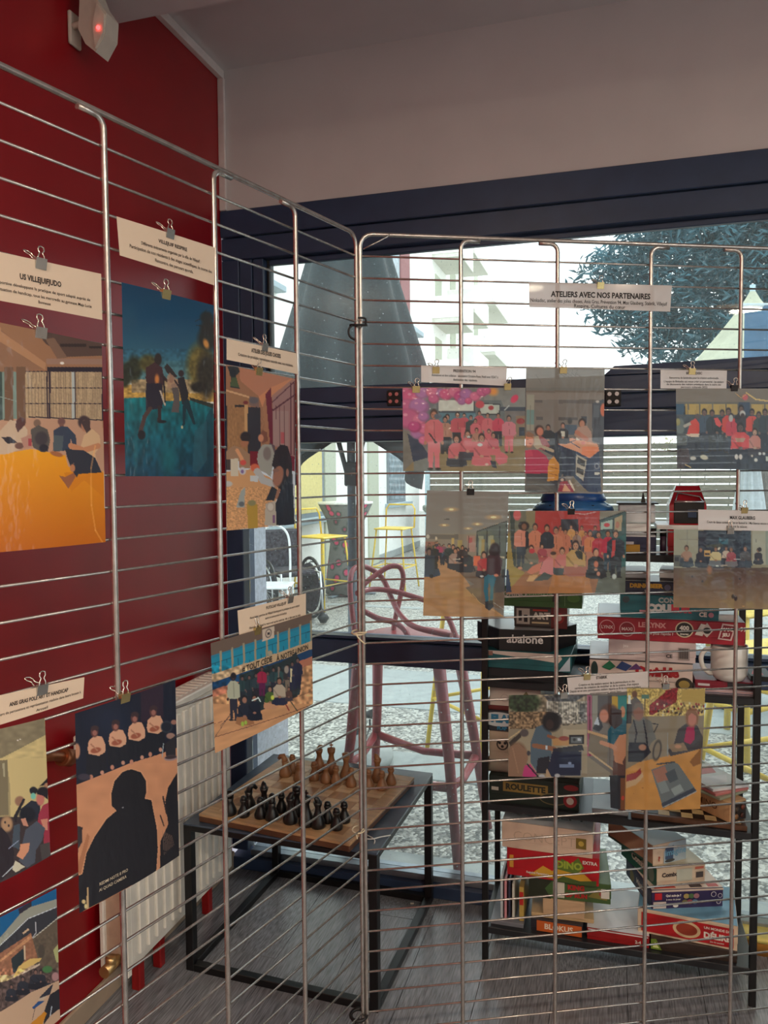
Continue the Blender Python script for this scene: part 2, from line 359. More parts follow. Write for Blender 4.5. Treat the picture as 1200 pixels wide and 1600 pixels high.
struct('wall_outer_reveal', MB().box(-.4, .045, .091, .235, 0, 2.9).box(-.4, .03, .235, .46, 0, .62), mat('rough_render', S(205, 210, 222), .8, noise=.08, scale=60, bump=.6))
# ---- the neighbouring building along the yard
M_fac = mat('white_facade_render', S(245, 246, 240), .8, noise=.02, scale=3, bump=.1)
M_bei = mat('beige_facade_band', S(188, 192, 172), .8, noise=.04)
M_yel = mat('yellow_blind', S(216, 200, 130), .6, noise=.05)
M_wf = mat('grey_window_frame', S(120, 132, 138), .5)
M_pane2 = mat('blue_grey_window_pane', S(120, 140, 150), .15, noise=.2, scale=8)  # blue-grey panes with random tone
M_sil = mat('pale_blue_grey_sill', S(160, 178, 186), .6, noise=.04)
nb = room('neighbour_building', 'white rendered building with window sills running along the left of the yard', 'building', 0, 0)
nb['label'] = 'white rendered building with beige bands and a yellow-blinded window beside the yard'
MB().box(-6, -2.35, 1.2, 12.45, -.05, 9.5).build('wall', M_fac, nb)
def fv(x, y=740): return atu(x, y, -2.35)[1]
def fz(x, y): return atu(x, y, -2.35)[2]
def fwin(x0, x1, zb, zt, m, split=0):
    a, b = sorted((fv(x0), fv(x1)))
    f = MB().box(-2.352, -2.33, a, b, zb, zt, bev=.004).build('window', M_wf, nb)
    MB().box(-2.34, -2.326, a+.08, b-.3 if split else b-.08, zb+.06, zt-.06).build('pane', m, f)
    MB().box(-2.37, -2.22, a-.1, b+.1, zb-.07, zb, bev=.006).build('sill', M_sil, nb)
fwin(300, 504, fz(500, 806), 2.6, M_yel, 0)
fwin(604, 632, fz(618, 785), fz(618, 690)+.9, M_pane2)
fwin(612, 625, fz(618, 505), fz(618, 385)+1.2, M_pane2)
fwin(300, 430, 3.6, 5.4, M_pane2)
for x0, x1, z0, z1, m, nm in ((505, 522, 0, 9.4, M_bei, 'pilaster'), (574, 589, 0, 2.7, M_bei, 'pilaster'), (626, 640, fz(633, 512), 9, mat('brown_red_pilaster', S(150, 95, 95), .8), 'pilaster')):
    a, b = sorted((fv(x0), fv(x1))); MB().box(-2.36, -2.32, a, b, z0, z1, bev=.004).build(nm, m, nb)
zc = fz(645, 515)
MB().box(-2.36, -2.22, fv(600), 12.4, zc-.1, zc, bev=.01).build('cornice', M_sil, nb)
MB().box(-2.36, -2.33, 1.2, 12.44, 0, .12, bev=.004).build('plinth', M_conc, nb)
zs = fz(430, 832)
# ---- apartment block far behind
ap = room('apartment_building', 'pale cream apartment block with stacked triangular balconies far beyond the yard', 'building', 0, 0)
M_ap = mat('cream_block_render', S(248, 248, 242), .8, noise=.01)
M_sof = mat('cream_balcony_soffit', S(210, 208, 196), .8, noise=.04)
up = atz(672, 700, 0)
P0 = loc(aty(674, 500, 30)); ua = P0[0]
MB().box(ua-9, ua, P0[1], P0[1]+26, -.05, 11.6).build('wall', M_ap, ap)
for i, (x, w_) in enumerate(((676, 30), (700, 45), (738, 36))):
    P = atu(x, 600, ua); dv = 2.6
    for k in range(5):
        z = 2.4+k*2.45+(i % 2)*.9
        if z > 11: continue
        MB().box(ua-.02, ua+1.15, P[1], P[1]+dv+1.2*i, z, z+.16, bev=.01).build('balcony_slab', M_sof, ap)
        MB().box(ua+1.09, ua+1.15, P[1], P[1]+dv+1.2*i, z+.16, z+1.0, bev=.01).build('parapet', M_ap, ap)
        MB().box(ua, ua+1.12, P[1]-.03, P[1]+.03, z+.16, z+1.0, bev=.01).build('parapet', M_ap, ap)
        MB().box(ua, ua+.03, P[1]+.5, P[1]+1.6, z+.16, z+2.0).build('balcony_door', M_bei, ap)
# ---- slatted fence across the end of the yard
M_slat = mat('weathered_wood_slat', S(112, 106, 90), .7, noise=.2, scale=30, stretch=(.4, 4, 4), bump=.3)
M_post = mat('pale_blue_steel_post', S(176, 200, 208), .5)
fe = room('slatted_fence', 'long weathered horizontal slat fence with pale steel posts closing the yard', 'fence', 0, 13.0)
for s in range(5):
    a = -2.3+s*3.0
    sm_ = MB().box(0, 2.9, -.012, .012, 0, .105, bev=.003).mesh('slat', M_slat)
    for k in range(15):
        o = bpy.data.objects.new('slat', sm_); COL.objects.link(o); o.parent = fe; o.location = (a+.05, 0, .06+k*.131)
    MB().box(a-.05, a+.05, -.06, .0, 0, 2.05, bev=.005).build('post', M_post, fe)
# ---- leaves
def leaves(name, blobs, nleaf, ln, wd, m, par, droop=.5):
    vs = []; fs = []
    vol = np.array([b[3]*b[4] for b in blobs]); vol = vol/vol.sum()
    idx = rng.choice(len(blobs), nleaf, p=vol)
    for i in idx:
        cx, cy, cz, r, rz_ = blobs[i]
        d = rng.normal(size=3); d /= np.linalg.norm(d); rr = 1.22*rng.rand()**.62
        c = np.array([cx+d[0]*r*rr, cy+d[1]*r*rr, cz+d[2]*rz_*rr])
        a = rng.normal(size=3); a[2] = a[2]*.5-droop; a /= np.linalg.norm(a)
        b = np.cross(a, rng.normal(size=3)); b /= np.linalg.norm(b); nn = np.cross(a, b)
        l = ln*(.6+.8*rng.rand()); ww = wd*(.7+.6*rng.rand()); k = len(vs)
        vs += [tuple(c-a*l*.5), tuple(c+b*ww*.5+nn*.08*l), tuple(c+a*l*.5), tuple(c-b*ww*.5+nn*.08*l)]
        fs.append((k, k+1, k+2, k+3))
    me = bpy.data.meshes.new(name); me.from_pydata(vs, [], fs); me.materials.append(m); me.update()
    o = bpy.data.objects.new(name, me); COL.objects.link(o); o.parent = par; o['kind'] = 'stuff'; return o
M_leaf = mat('blue_green_leaf', S(66, 106, 118), .3, noise=.36, scale=3, trans=.25)
tr = thing('tree', 'dense broad tree with long drooping leaves rising above the fence', 'tree', aty(1180, 850, 9.5)*np.array([1, 1, 0]))
TO = np.array(tr.location)
def blob(x, y, r, rz_=None, Y=9.5): P = aty(x, y, Y)-TO; return (P[0], P[1], P[2], r, rz_ or r)
bl = [blob(*b) for b in ((1190, 330, 1.05), (1120, 350, .8, .7), (1060, 360, .55, .4), (1010, 390, .5, .35), (985, 410, .4, .25), (955, 405, .3, .16), (940, 440, .35, .22), (965, 480, .4, .3), (1010, 450, .6, .5), (1080, 440, .8, .7), (1160, 450, .95, .8), (1050, 510, .6, .42), (1110, 520, .65, .45), (1060, 560, .45, .25), (970, 505, .3, .14), (925, 455, .2, .1), (915, 475, .16, .07), (985, 540, .25, .12), (1020, 480, .5, .4), (950, 470, .3, .2), (1010, 540, .2, .2), (1250, 420, 1.1), (1330, 350, 1.2), (1280, 300, 1.2), (1180, 270, 1.0), (1260, 520, .9, .6))]
leaves('foliage', bl, 27000, .15, .032, M_leaf, tr)
M_bark = mat('grey_bark', S(90, 84, 78), .8, noise=.2, bump=.6)
MB().tube([(0, 0, -.0), (.05, .02, 1.2), (.0, .1, 2.4), (.2, .1, 3.6), (.1, 0, 4.8)], [.17, .14, .12, .09, .03], 10).build('trunk', M_bark, tr)
for dx, dz in ((-.9, 3.9), (.9, 3.8), (-.5, 4.4)): MB().tube([(.0, .1, 2.4), (dx*.5, .1, (2.4+dz)/2+.1), (dx, .1, dz)], [.07, .05, .02], 8).build('branch', M_bark, tr)
hd = room('hedge', 'thin twiggy hedge showing over the top of the slatted fence', 'hedge', 0, 13.9)
leaves('foliage', [(x, 0, 2.05+.12*math.sin(x*2), .45, .22) for x in np.arange(2.6, 9, .45)], 2600, .1, .03, mat('pale_hedge_leaf', S(196, 190, 150), .6, trans=.3), hd, .1)
for k in range(14): x = 2.6+k*.46; MB().tube([(x, 0, -.0), (x+.05, .02, 1.2), (x+.1, 0, 2.2)], [.014, .01, .004], 5).build('stem', M_bark, hd)
# ---- half-folded grey parasol
M_par = mat('grey_green_parasol_cloth', S(44, 56, 58), .75, noise=.18, scale=160, bump=.2, trans=.02)
pp = aty(549, 740, 3.85); pz = thing('grey_parasol', 'tall grey-green half-folded parasol on a speckled pole just outside the glass', 'parasol', (pp[0], pp[1], 0))
def parc(i, j):
    th = 2*math.pi*i; z = 3.25-(3.25-(1.38+.28*math.sin(th)**2))*j
    r = (3.25-z)*.275 if z > 1.95 else .357+.01*(1.95-z)
    if z < 1.7: r -= (1.7-z)*.13
    r = max(r, .03)*(1+.10*math.cos(8*th)*min(1, j*1.5))
    return (r*math.cos(th), r*.8*math.sin(th), z)
MB().grid(parc, 72, 30).build('canopy', M_par, pz)
MB().tube([(0, 0, 0.0), (0, 0, 1.0)], .024, 12).tube([(0, 0, 1.0), (0, 0, 3.3)], .021, 12).build('pole', mat('speckled_dark_pole', S(62, 72, 82), .5, noise=.3, scale=220), pz)
for s in (-1, 1): MB().tube([(s*.01, -.02, 1.42), (s*.06, -.03, 1.62), (s*.1, -.02, 2.0)], .012, 8).build('strut', M_framed, pz)
MB().box(-.034, .034, -.035, .03, 1.40, 1.52, bev=.006).build('runner', M_framed, pz)
MB().lathe([(.0, 0), (.19, 0), (.2, .02), (.2, .045), (.03, .06), (.03, .14), (0, .14)], 20).build('base', M_conc, pz)
# ---- stools
def stool(name, lab, P, yaw, h, m, w=.2, r=.011, back=.3, group=None, feet=None, style='wire'):
    t = thing(name, lab, 'stool', (P[0], P[1], 0), yaw, group)
    for sx in (-1, 1):
        for sy in (-1, 1):
            MB().tube([(sx*w*1.22, sy*w*1.22, 0), (sx*w*.85, sy*w*.85, h)], r, 8).build('leg', m, t)
    for z in (.28, ):
        k = w*(1.22-.37*z/h)
        for a, b in (((-k, -k), (k, -k)), ((k, -k), (k, k)), ((k, k), (-k, k)), ((-k, k), (-k, -k))): MB().tube([(*a, z), (*b, z)], r*.8, 8).build('footrest', m, t)
    s = MB(); s.box(-w, w, -w, w, h-.005, h+.015, bev=.008); s.build('seat', m, t)
    b = MB(); b.tube([(-w, w, h), (-w*1.0, w*1.15, h+back*.8), (-w*.8, w*1.2, h+back), (w*.8, w*1.2, h+back), (w, w*1.15, h+back*.8), (w, w, h)], r, 8); b.build('backrest', m, t)
    return t
M_yst = mat('yellow_lacquer_metal', S(226, 192, 60), .45, noise=.04)
def gp(x, y): P = atz(x, y, 0); return P
stool('bar_stool', 'yellow wire bar stool standing before the flower-covered high table', gp(505, 950), .9, .78, M_yst)
stool('bar_stool', 'yellow wire bar stool standing behind the red stool, by the white facade', gp(598, 915)+np.array([.15, -.2, 0]), -.4, .76, M_yst)
stool('bar_stool', 'yellow wire bar stool partly hidden behind the tall shelf and red stool', gp(690, 1195)+np.array([.27, .12, 0]), .5, .83, M_yst, r=.012)
stool('bar_stool', 'yellow bar stool seen through the shelf below its upper shelf', gp(1150, 1170), .5, .74, M_yst, w=.19, r=.018)
stool('bar_stool', 'yellow bar stool showing at the right of the tall shelf', gp(1215, 1290), .3, .72, M_yst, w=.19, r=.015)
# red stool with interlaced back
M_rst = mat('red_moulded_plastic', S(138, 26, 36), .4, noise=.03, coat=.1)
rs = thing('red_stool', 'red moulded plastic bar stool with interlaced curved back outside the glass', 'stool', (.1, 3.08, 0))
RO = np.array([.1, 3.08, 0])
ft = [(-.19, 3.02), (-.054, 3.45), (.26, 2.72), (.42, 3.10)]; tp = [(-.10, 3.03), (-.03, 3.28), (.20, 2.90), (.29, 3.12)]
for (fx, fy), (tx, ty) in zip(ft, tp):
    MB().tube([np.array([fx, fy, 0])-RO, np.array([(fx+tx)/2+.005, (fy+ty)/2, .4])-RO, np.array([tx, ty, .78])-RO], [.017, .021, .026], 10).build('leg', M_rst, rs)
order = [0, 1, 3, 2]
for a, b in zip(order, order[1:]+order[:1]):
    z = .30; k = z/.78; pa = np.array([ft[a][0]*(1-k)+tp[a][0]*k, ft[a][1]*(1-k)+tp[a][1]*k, z])-RO; pb = np.array([ft[b][0]*(1-k)+tp[b][0]*k, ft[b][1]*(1-k)+tp[b][1]*k, z])-RO
    mid = (pa+pb)/2; mid[2] -= .03; MB().tube([pa, mid, pb], [.018, .015, .018], 10).build('footrest', M_rst, rs)
MB().lathe([(0, .765), (.17, .77), (.205, .785), (.205, .80), (.15, .805), (0, .797)], 28, (.0, .02, 0)).build('seat', M_rst, rs)
def sm3(pts, n=6):
    P = [np.array(p, float) for p in pts]; out = []
    for i in range(len(P)-1):
        p0 = P[max(i-1, 0)]; p1 = P[i]; p2 = P[i+1]; p3 = P[min(i+2, len(P)-1)]
        for k in range(n):
            t = k/n; out.append(.5*((2*p1)+(-p0+p2)*t+(2*p0-5*p1+4*p2-p3)*t*t+(-p0+3*p1-3*p2+p3)*t**3))
    out.append(P[-1]); return out
for arc in (((556, 1002, 3.02), (550, 955, 3.08), (547, 915, 3.12), (552, 890, 3.18), (572, 886, 3.25), (597, 903, 3.27), (612, 935, 3.22), (625, 960, 3.12), (650, 980, 3.0), (705, 993, 2.9)),
            ((566, 915, 3.2), (585, 900, 3.24), (607, 886, 3.27), (624, 886, 3.28), (630, 902, 3.28), (626, 930, 3.27), (619, 960, 3.24), (612, 1000, 3.2)),
            ((558, 927, 3.12), (580, 921, 3.2), (610, 923, 3.22), (645, 932, 3.18), (680, 945, 3.12), (700, 965, 3.06), (714, 1000, 3.0)),
            ((560, 950, 3.1), (590, 966, 3.06), (615, 972, 3.0), (632, 984, 2.95), (641, 1003, 2.92))):
    MB().tube([aty(x, y, Y)-RO for x, y, Y in sm3(arc)], .0115, 10).build('back_loop', M_rst, rs)
# ---- high table under a flowered stretch cover
tb = thing('high_table', 'tall round table under a grey cover patterned with red flowers', 'table', gp(541, 928))
def flowermat():
    m = mat('flowered_cover', S(112, 112, 110), .8, noise=.2, scale=20); n = m.node_tree; p = n.nodes['Principled BSDF']
    t = n.nodes.new('ShaderNodeTexCoord'); v = n.nodes.new('ShaderNodeTexVoronoi'); v.inputs['Scale'].default_value = 8.5; n.links.new(t.outputs['Object'], v.inputs['Vector'])
    r = n.nodes.new('ShaderNodeValToRGB'); n.links.new(v.outputs['Distance'], r.inputs[0]); e = r.color_ramp.elements
    e[0].color = (*S(205, 70, 105), 1); e[0].position = .20; e[1].color = (*S(112, 112, 108), 1); e[1].position = .50; x = e.new(.34); x.color = (*S(60, 75, 66), 1)
    n.links.new(r.outputs[0], p.inputs['Base Color']); return m
MB().lathe([(.0, .02), (.25, .02), (.23, .3), (.19, .62), (.23, .9), (.33, 1.1), (0, 1.1)], 28).build('cover', flowermat(), tb)
MB().lathe([(.0, 1.1), (.335, 1.1), (.335, 1.125), (0, 1.13)], 28).build('tabletop', mat('white_tabletop', S(235, 235, 232), .5), tb)
for a in (0, 2.1, 4.2): MB().box(.12, .36, -.03, .03, 0, .02, Matrix.Rotation(a, 4, 'Z'), bev=.005).build('foot', M_wf, tb)
# ---- wheelchair by the facade
M_chr = mat('chrome_tube', S(205, 208, 212), .22, .9)
wc = thing('wheelchair', 'parked wheelchair with large spoked wheels and dark patterned cover', 'wheelchair', gp(452, 968), .5)
for s in (-.24, .24):
    wh = MB().tube([(s, .3*math.cos(a), .31+.3*math.sin(a)) for a in np.linspace(0, 2*math.pi, 33)[:-1]], .017, 8, True).build('wheel', M_black, wc)
    MB().tube([(s*1.12, .26*math.cos(a), .31+.26*math.sin(a)) for a in np.linspace(0, 2*math.pi, 33)[:-1]], .009, 6, True).build('hand_rim', M_chr, wh)
    sp = MB()
    for a in np.linspace(0, math.pi, 9)[:-1]: sp.tube([(s, .29*math.cos(a), .31+.29*math.sin(a)), (s, -.29*math.cos(a), .31-.29*math.sin(a))], .003, 5)
    sp.build('spokes', M_chr, wh, kind='stuff')
    MB().tube([(s*.85, .22, .2), (s*.85, .25, .95), (s*.85, .38, .97)], .012, 8).tube([(s*.85, .22, .50), (s*.85, -.32, .5), (s*.85, -.38, .12)], .012, 8).build('frame', M_chr, wc)
    MB().lathe([(.03, -.05), (.06, 0), (.03, .05)], 12, (0, 0, 0)).build('caster', M_black, wc).location = (s*.85, -.38, .0601)
MB().box(-.2, .2, -.25, .2, .46, .52, bev=.02).build('seat', mat('dark_patterned_fabric', S(58, 54, 60), .85, noise=.4, scale=40), wc)
MB().box(-.2, .2, .19, .24, .5, .9, bev=.02).build('backrest', mat('dark_patterned_fabric', S(58, 54, 60), .85), wc)
MB().tube([(-.24, 0, .31), (.24, 0, .31)], .012, 8).build('axle', M_chr, wc)
for s in (-.225, .225): MB().tube([(s-.008, 0, .31), (s+.008, 0, .31)], .25, 28).build('wheel_cover', mat('dark_patterned_fabric', S(58, 54, 60), .85, noise=.4, scale=40), wc)
# thin white chair
wt = thing('garden_chair', 'thin white wire garden chair against the white facade', 'chair', gp(428, 985))
M_wwire = mat('white_wire', S(225, 228, 228), .4)
MB().tube(sm3([(-.16, 0, .45), (-.14, .1, .85), (-.05, .12, .97), (.05, .12, .97), (.14, .1, .85), (.16, 0, .45)]), .011, 8).build('backrest', M_wwire, wt)
MB().box(-.2, .2, -.38, .02, .44, .46, bev=.008).build('seat', M_wwire, wt)
for sx in (-.18, .18):
    for y0, y1 in ((-.36, -.4), (0, .06)): MB().tube([(sx, y0, .44), (sx*1.05, y1, 0)], .011, 8).build('leg', M_wwire, wt)
# stone barbecue column at the end of the facade
bq = thing('stone_barbecue', 'weathered grey-green stone garden barbecue at the end of the white facade', 'barbecue', gp(682, 862)+np.array([.22, 0, 0]))
M_stn = mat('mossy_stone', S(128, 134, 122), .85, noise=.2, scale=10, bump=.8)
MB().box(-.3, -.14, -.25, .25, 0, .75, bev=.02).build('support', M_stn, bq); MB().box(.14, .3, -.25, .25, 0, .75, bev=.02).build('support', M_stn, bq)
MB().box(-.46, .46, -.35, .35, .75, .86, bev=.02).build('hearth_slab', M_stn, bq); MB().box(-.3, .3, .15, .3, .86, 1.1, bev=.03).build('back_wall', M_stn, bq)
# ---- cream parasol and blue windbreak cloth
cp_ = aty(1172, 700, 6.3); cr_ = thing('cream_parasol', 'open cream parasol with folded side cloth in front of the leafy tree', 'parasol', (cp_[0], cp_[1], 0))
M_cream = mat('cream_canvas', S(214, 214, 190), .8, noise=.06, scale=8, trans=.35)
za = aty(1172, 455, 6.3)[2]; zb = aty(1172, 582, 6.3)[2]
def crf(i, j):
    th = 2*math.pi*i+math.pi/6; r = .02+.50*(j**1.15); return (r*math.cos(th)*(1+.02*math.cos(24*th)), r*math.sin(th), za-(za-zb)*j)
MB().grid(crf, 48, 10).build('canopy', M_cream, cr_)
MB().tube([(0, 0, 0), (0, 0, za+.05)], .022, 10).build('pole', M_post, cr_)
z1 = aty(1160, 740, 6.3)[2]
MB().grid(lambda i, j: ((.05+.07*j+.012*math.cos(10*2*math.pi*i))*math.cos(2*math.pi*i), (.05+.07*j+.012*math.cos(10*2*math.pi*i))*math.sin(2*math.pi*i), 1.62-.50*j), 60, 8).build('folded_cloth', mat('pale_grey_canvas', S(196, 204, 208), .8, trans=.2), cr_)
MB().lathe([(0, 0), (.25, 0), (.25, .07), (.03, .1), (0, .1)], 20).build('base', M_conc, cr_)
bp_ = aty(1160, 700, 5.4); bw = thing('blue_awning', 'blue hanging awning cloth on a grey bar beside the cream parasol', 'awning', (bp_[0], bp_[1], 0))
M_blu = mat('blue_canvas', S(84, 118, 150), .8, noise=.08, scale=6, trans=.3)
zt_ = aty(1160, 478, 5.4)[2]; zb_ = aty(1160, 590, 5.4)[2]
MB().grid(lambda i, j: (i*1.3, .025*math.sin(i*40), zt_-(zt_-zb_)*j), 90, 4).build('cloth', M_blu, bw)
MB().tube([(-.02, 0, zt_), (1.32, 0, zt_)], .018, 10).build('bar', M_post, bw)
for x in (.33, 1.3): MB().tube([(x, .02, 0), (x, .02, zt_)], .018, 10).build('post', M_post, bw)
# ---- ribbed bin and concrete foot blocks
rb = thing('ribbed_bin', 'tall green-grey ribbed outdoor bin beyond the shelf', 'bin', gp(1270, 1128)+np.array([.12, .1, 0]))
R_ = []
def ribf(i, j): th = 2*math.pi*i; r = .26*(1+.025*math.cos(44*th)); return (r*math.cos(th), r*math.sin(th), .62*j+.02*0)
MB().grid(ribf, 264, 2).build('body', mat('green_grey_plastic', S(84, 106, 100), .55, noise=.06), rb)
MB().lathe([(0, .60), (.27, .60), (.285, .63), (.27, .66), (0, .69)], 32).build('lid', mat('green_grey_plastic', S(84, 106, 100), .55), rb)
for i, (x, y, lab) in enumerate(((1090, 1070, 'low round-cornered concrete foot block with a dark base, nearer the shelf edge'), (1140, 1100, 'low concrete foot block with a dark base beside the ribbed bin'))):
    P = gp(x, y); t = thing('concrete_block', lab, 'block', P, .2*i, 'parasol foot blocks')
    MB().box(-.14, .14, -.12, .12, .03, .13, bev=.03).build('block', M_conc, t); MB().box(-.12, .12, -.1, .1, 0, .03, bev=.005).build('rubber_pad', M_black, t)
# small garden spike lamp
sp_ = thing('garden_spotlight', 'small black garden spotlight trailing a thin cable on the paving', 'lamp', gp(578, 1140))
MB().tube([(0, 0, 0), (0, 0, .06)], .006, 6).build('spike', M_black, sp_); MB().tube([(-.02, .02, .08), (.02, -.03, .10)], [.02, .028], 12).build('head', M_black, sp_)
MB().tube(sm3([(0, 0, .03), (-.01, -.08, .004), (-.03, -.17, .004), (-.03, -.24, .004)]), .004, 6).build('cable', M_black, sp_)
# ================================================================ table and chess
tbl = room('low_table', 'low square black steel table with slate-grey top standing under the window', 'table', .4625, -.30, 0, -2.0)
TW, TD, TH = .30, .292, .444
MB().box(-TW, TW, -TD, TD, TH-.006, TH, bev=.001).build('tabletop', M_slate, tbl)
q = .0125
for sx in (-1, 1):
    for sy in (-1, 1): MB().box(sx*(TW-q)-q, sx*(TW-q)+q, sy*(TD-q)-q, sy*(TD-q)+q, 0.0, TH-.006, bev=.0015).build('leg', M_black, tbl)
for sy in (-1, 1):
    MB().box(-TW+2*q, TW-2*q, sy*(TD-q)-q, sy*(TD-q)+q, TH-.022, TH-.0065, bev=.0015).build('apron', M_black, tbl)
    MB().box(-TW+2*q, TW-2*q, sy*(TD-q)-q, sy*(TD-q)+q, .0, .022, bev=.0015).build('floor_rail', M_black, tbl)
for sx in (-1, 1):
    MB().box(sx*(TW-q)-q, sx*(TW-q)+q, -TD+2*q, TD-2*q, TH-.022, TH-.0065, bev=.0015).build('apron', M_black, tbl)
    MB().box(sx*(TW-q)-q, sx*(TW-q)+q, -TD+2*q, TD-2*q, .0, .022, bev=.0015).build('floor_rail', M_black, tbl)
M_oak = mat('pale_oak', S(206, 176, 138), .42, noise=.08, scale=9, stretch=(1, 9, 1), bump=.1)
M_oakd = mat('mid_brown_oak', S(168, 130, 94), .42, noise=.10, scale=9, stretch=(9, 1, 1), bump=.1)
M_oakb = mat('oak_board_rim', S(190, 154, 114), .4, noise=.10, scale=7, stretch=(2, 9, 1))
M_edge = mat('dark_walnut_edge', S(92, 62, 44), .4, noise=.1)
_bc = loc(sum(atz(x, y, TH+.0249) for x, y in ((318, 1272), (550, 1320), (635, 1212), (445, 1183)))/4)
cbd = room('chessboard', 'thick wooden chessboard with pale squares lying on the low black table', 'chessboard', _bc[0], _bc[1], TH, -6.5)
B = .245
MB().box(-B, B, -B, B, .0005, .017, bev=.002).build('board', M_edge, cbd)
rim = MB()
for a in ((-B, B, -B, -B+.04), (-B, B, B-.04, B), (-B, -B+.04, -B+.04, B-.04), (B-.04, B, -B+.04, B-.04)): rim.box(a[0], a[1], a[2], a[3], .017, .0245, bev=.001)
rim.build('border', M_oakb, cbd)
sq = (2*B-.08)/8
ml = [MB().box(.0004, sq-.0004, .0004, sq-.0004, .017, .0243, bev=.0006).mesh('square', m) for m in (M_oak, M_oakd)]
for i in range(8):
    for j in range(8):
        o = bpy.data.objects.new('square', ml[(i+j) % 2]); COL.objects.link(o); o.parent = cbd; o.location = (-B+.04+i*sq, -B+.04+j*sq, 0)
ZB = TH+.0249
PAWN = [(0, 0), (.0135, 0), (.0145, .003), (.0145, .010), (.0115, .020), (.0075, .030), (.006, .037), (.0085, .043), (.0092, .049), (.007, .056), (.003, .059), (0, .0595)]
TALL = [(0, 0), (.016, 0), (.0175, .004), (.017, .014), (.012, .030), (.0075, .045), (.0065, .055), (.0095, .064), (.0105, .072), (.008, .08), (.004, .084), (0, .085)]
MIDP = [(0, 0), (.0155, 0), (.017, .004), (.0165, .014), (.0115, .027), (.008, .038), (.0105, .05), (.0115, .058), (.0095, .064), (0, .066)]
M_bp = mat('black_stained_wood', S(22, 22, 24), .32, noise=.1)
M_wp = mat('brown_oiled_wood', S(140, 100, 68), .4, noise=.12, scale=30, stretch=(1, 1, .3))
def piece(kind, px, py, m, lab, grp, cat='chess piece'):
    P = atz(px, py, ZB); t = thing('chess_'+kind, lab, cat, (P[0], P[1], ZB), rng.rand()*6, grp)
    pr = {'pawn': PAWN, 'bishop': TALL, 'rook': MIDP, 'knight': MIDP, 'queen': TALL, 'king': TALL}[kind]
    s = 1.0 if kind != 'king' else 1.08
    MB().lathe([(r*s*1.22, z*s) for r, z in pr[:-3]], 14).build('body', m, t)
    if kind == 'pawn': MB().lathe([(0, .044), (.008, .046), (.0095, .052), (.0075, .058), (0, .0605)], 12).build('head', m, t)
    elif kind == 'rook': MB().lathe([(0, .05), (.0125, .052), (.0125, .066), (.008, .066), (.008, .060), (0, .060)], 12).build('turret', m, t)
    elif kind == 'knight':
        MB().tube([(0, 0, .04), (.002, 0, .055), (.008, 0, .066), (.016, 0, .064), (.024, 0, .055)], [.0095, .010, .0095, .0075, .005], 8).build('head', m, t)
    elif kind == 'bishop': MB().tube([(0, 0, .058), (-.002, 0, .07), (.004, 0, .082), (.011, 0, .086)], [.0085, .010, .0075, .003], 8).build('head', m, t)
    else:
        MB().lathe([(0, .064), (.0125, .072), (.0135, .082), (.009, .084), (0, .086)], 12).build('crown', m, t)
        if kind == 'king': MB().box(-.0018, .0018, -.0018, .0018, .085, .101).box(-.006, .006, -.0018, .0018, .091, .095).build('cross', m, t)
    return t
ORD = ['first', 'second', 'third', 'fourth', 'fifth', 'sixth', 'seventh', 'eighth', 'ninth', 'tenth', 'eleventh', 'twelfth', 'thirteenth', 'fourteenth']
kb = [(359, 1272, 'rook'), (381, 1275, 'pawn'), (389, 1262, 'knight'), (407, 1277, 'pawn'), (413, 1268, 'bishop'), (425, 1280, 'knight'), (440, 1268, 'pawn'), (454, 1285, 'bishop'), (464, 1273, 'queen'), (479, 1289, 'king'), (497, 1292, 'bishop'), (512, 1284, 'pawn'), (526, 1295, 'pawn'), (538, 1284, 'pawn')]
for i, (x, y, k) in enumerate(kb): piece(k, x, y, M_bp, '%s chess %s of the black-stained side, counting from the radiator end' % (ORD[i], k), 'black chess pieces on the board')
kw = [(446, 1212, 'knight'), (457, 1206, 'pawn'), (467, 1219, 'pawn'), (491, 1218, 'pawn'), (499, 1204, 'bishop'), (509, 1222, 'pawn'), (518, 1207, 'king'), (525, 1224, 'pawn'), (541, 1216, 'queen'), (549, 1228, 'pawn'), (576, 1231, 'pawn'), (590, 1220, 'bishop'), (597, 1233, 'pawn'), (611, 1225, 'pawn')]
for i, (x, y, k) in enumerate(kw): piece(k, x, y, M_wp, '%s chess %s of the natural brown side, counting from the radiator end' % (ORD[i], k), 'brown chess pieces on the board')
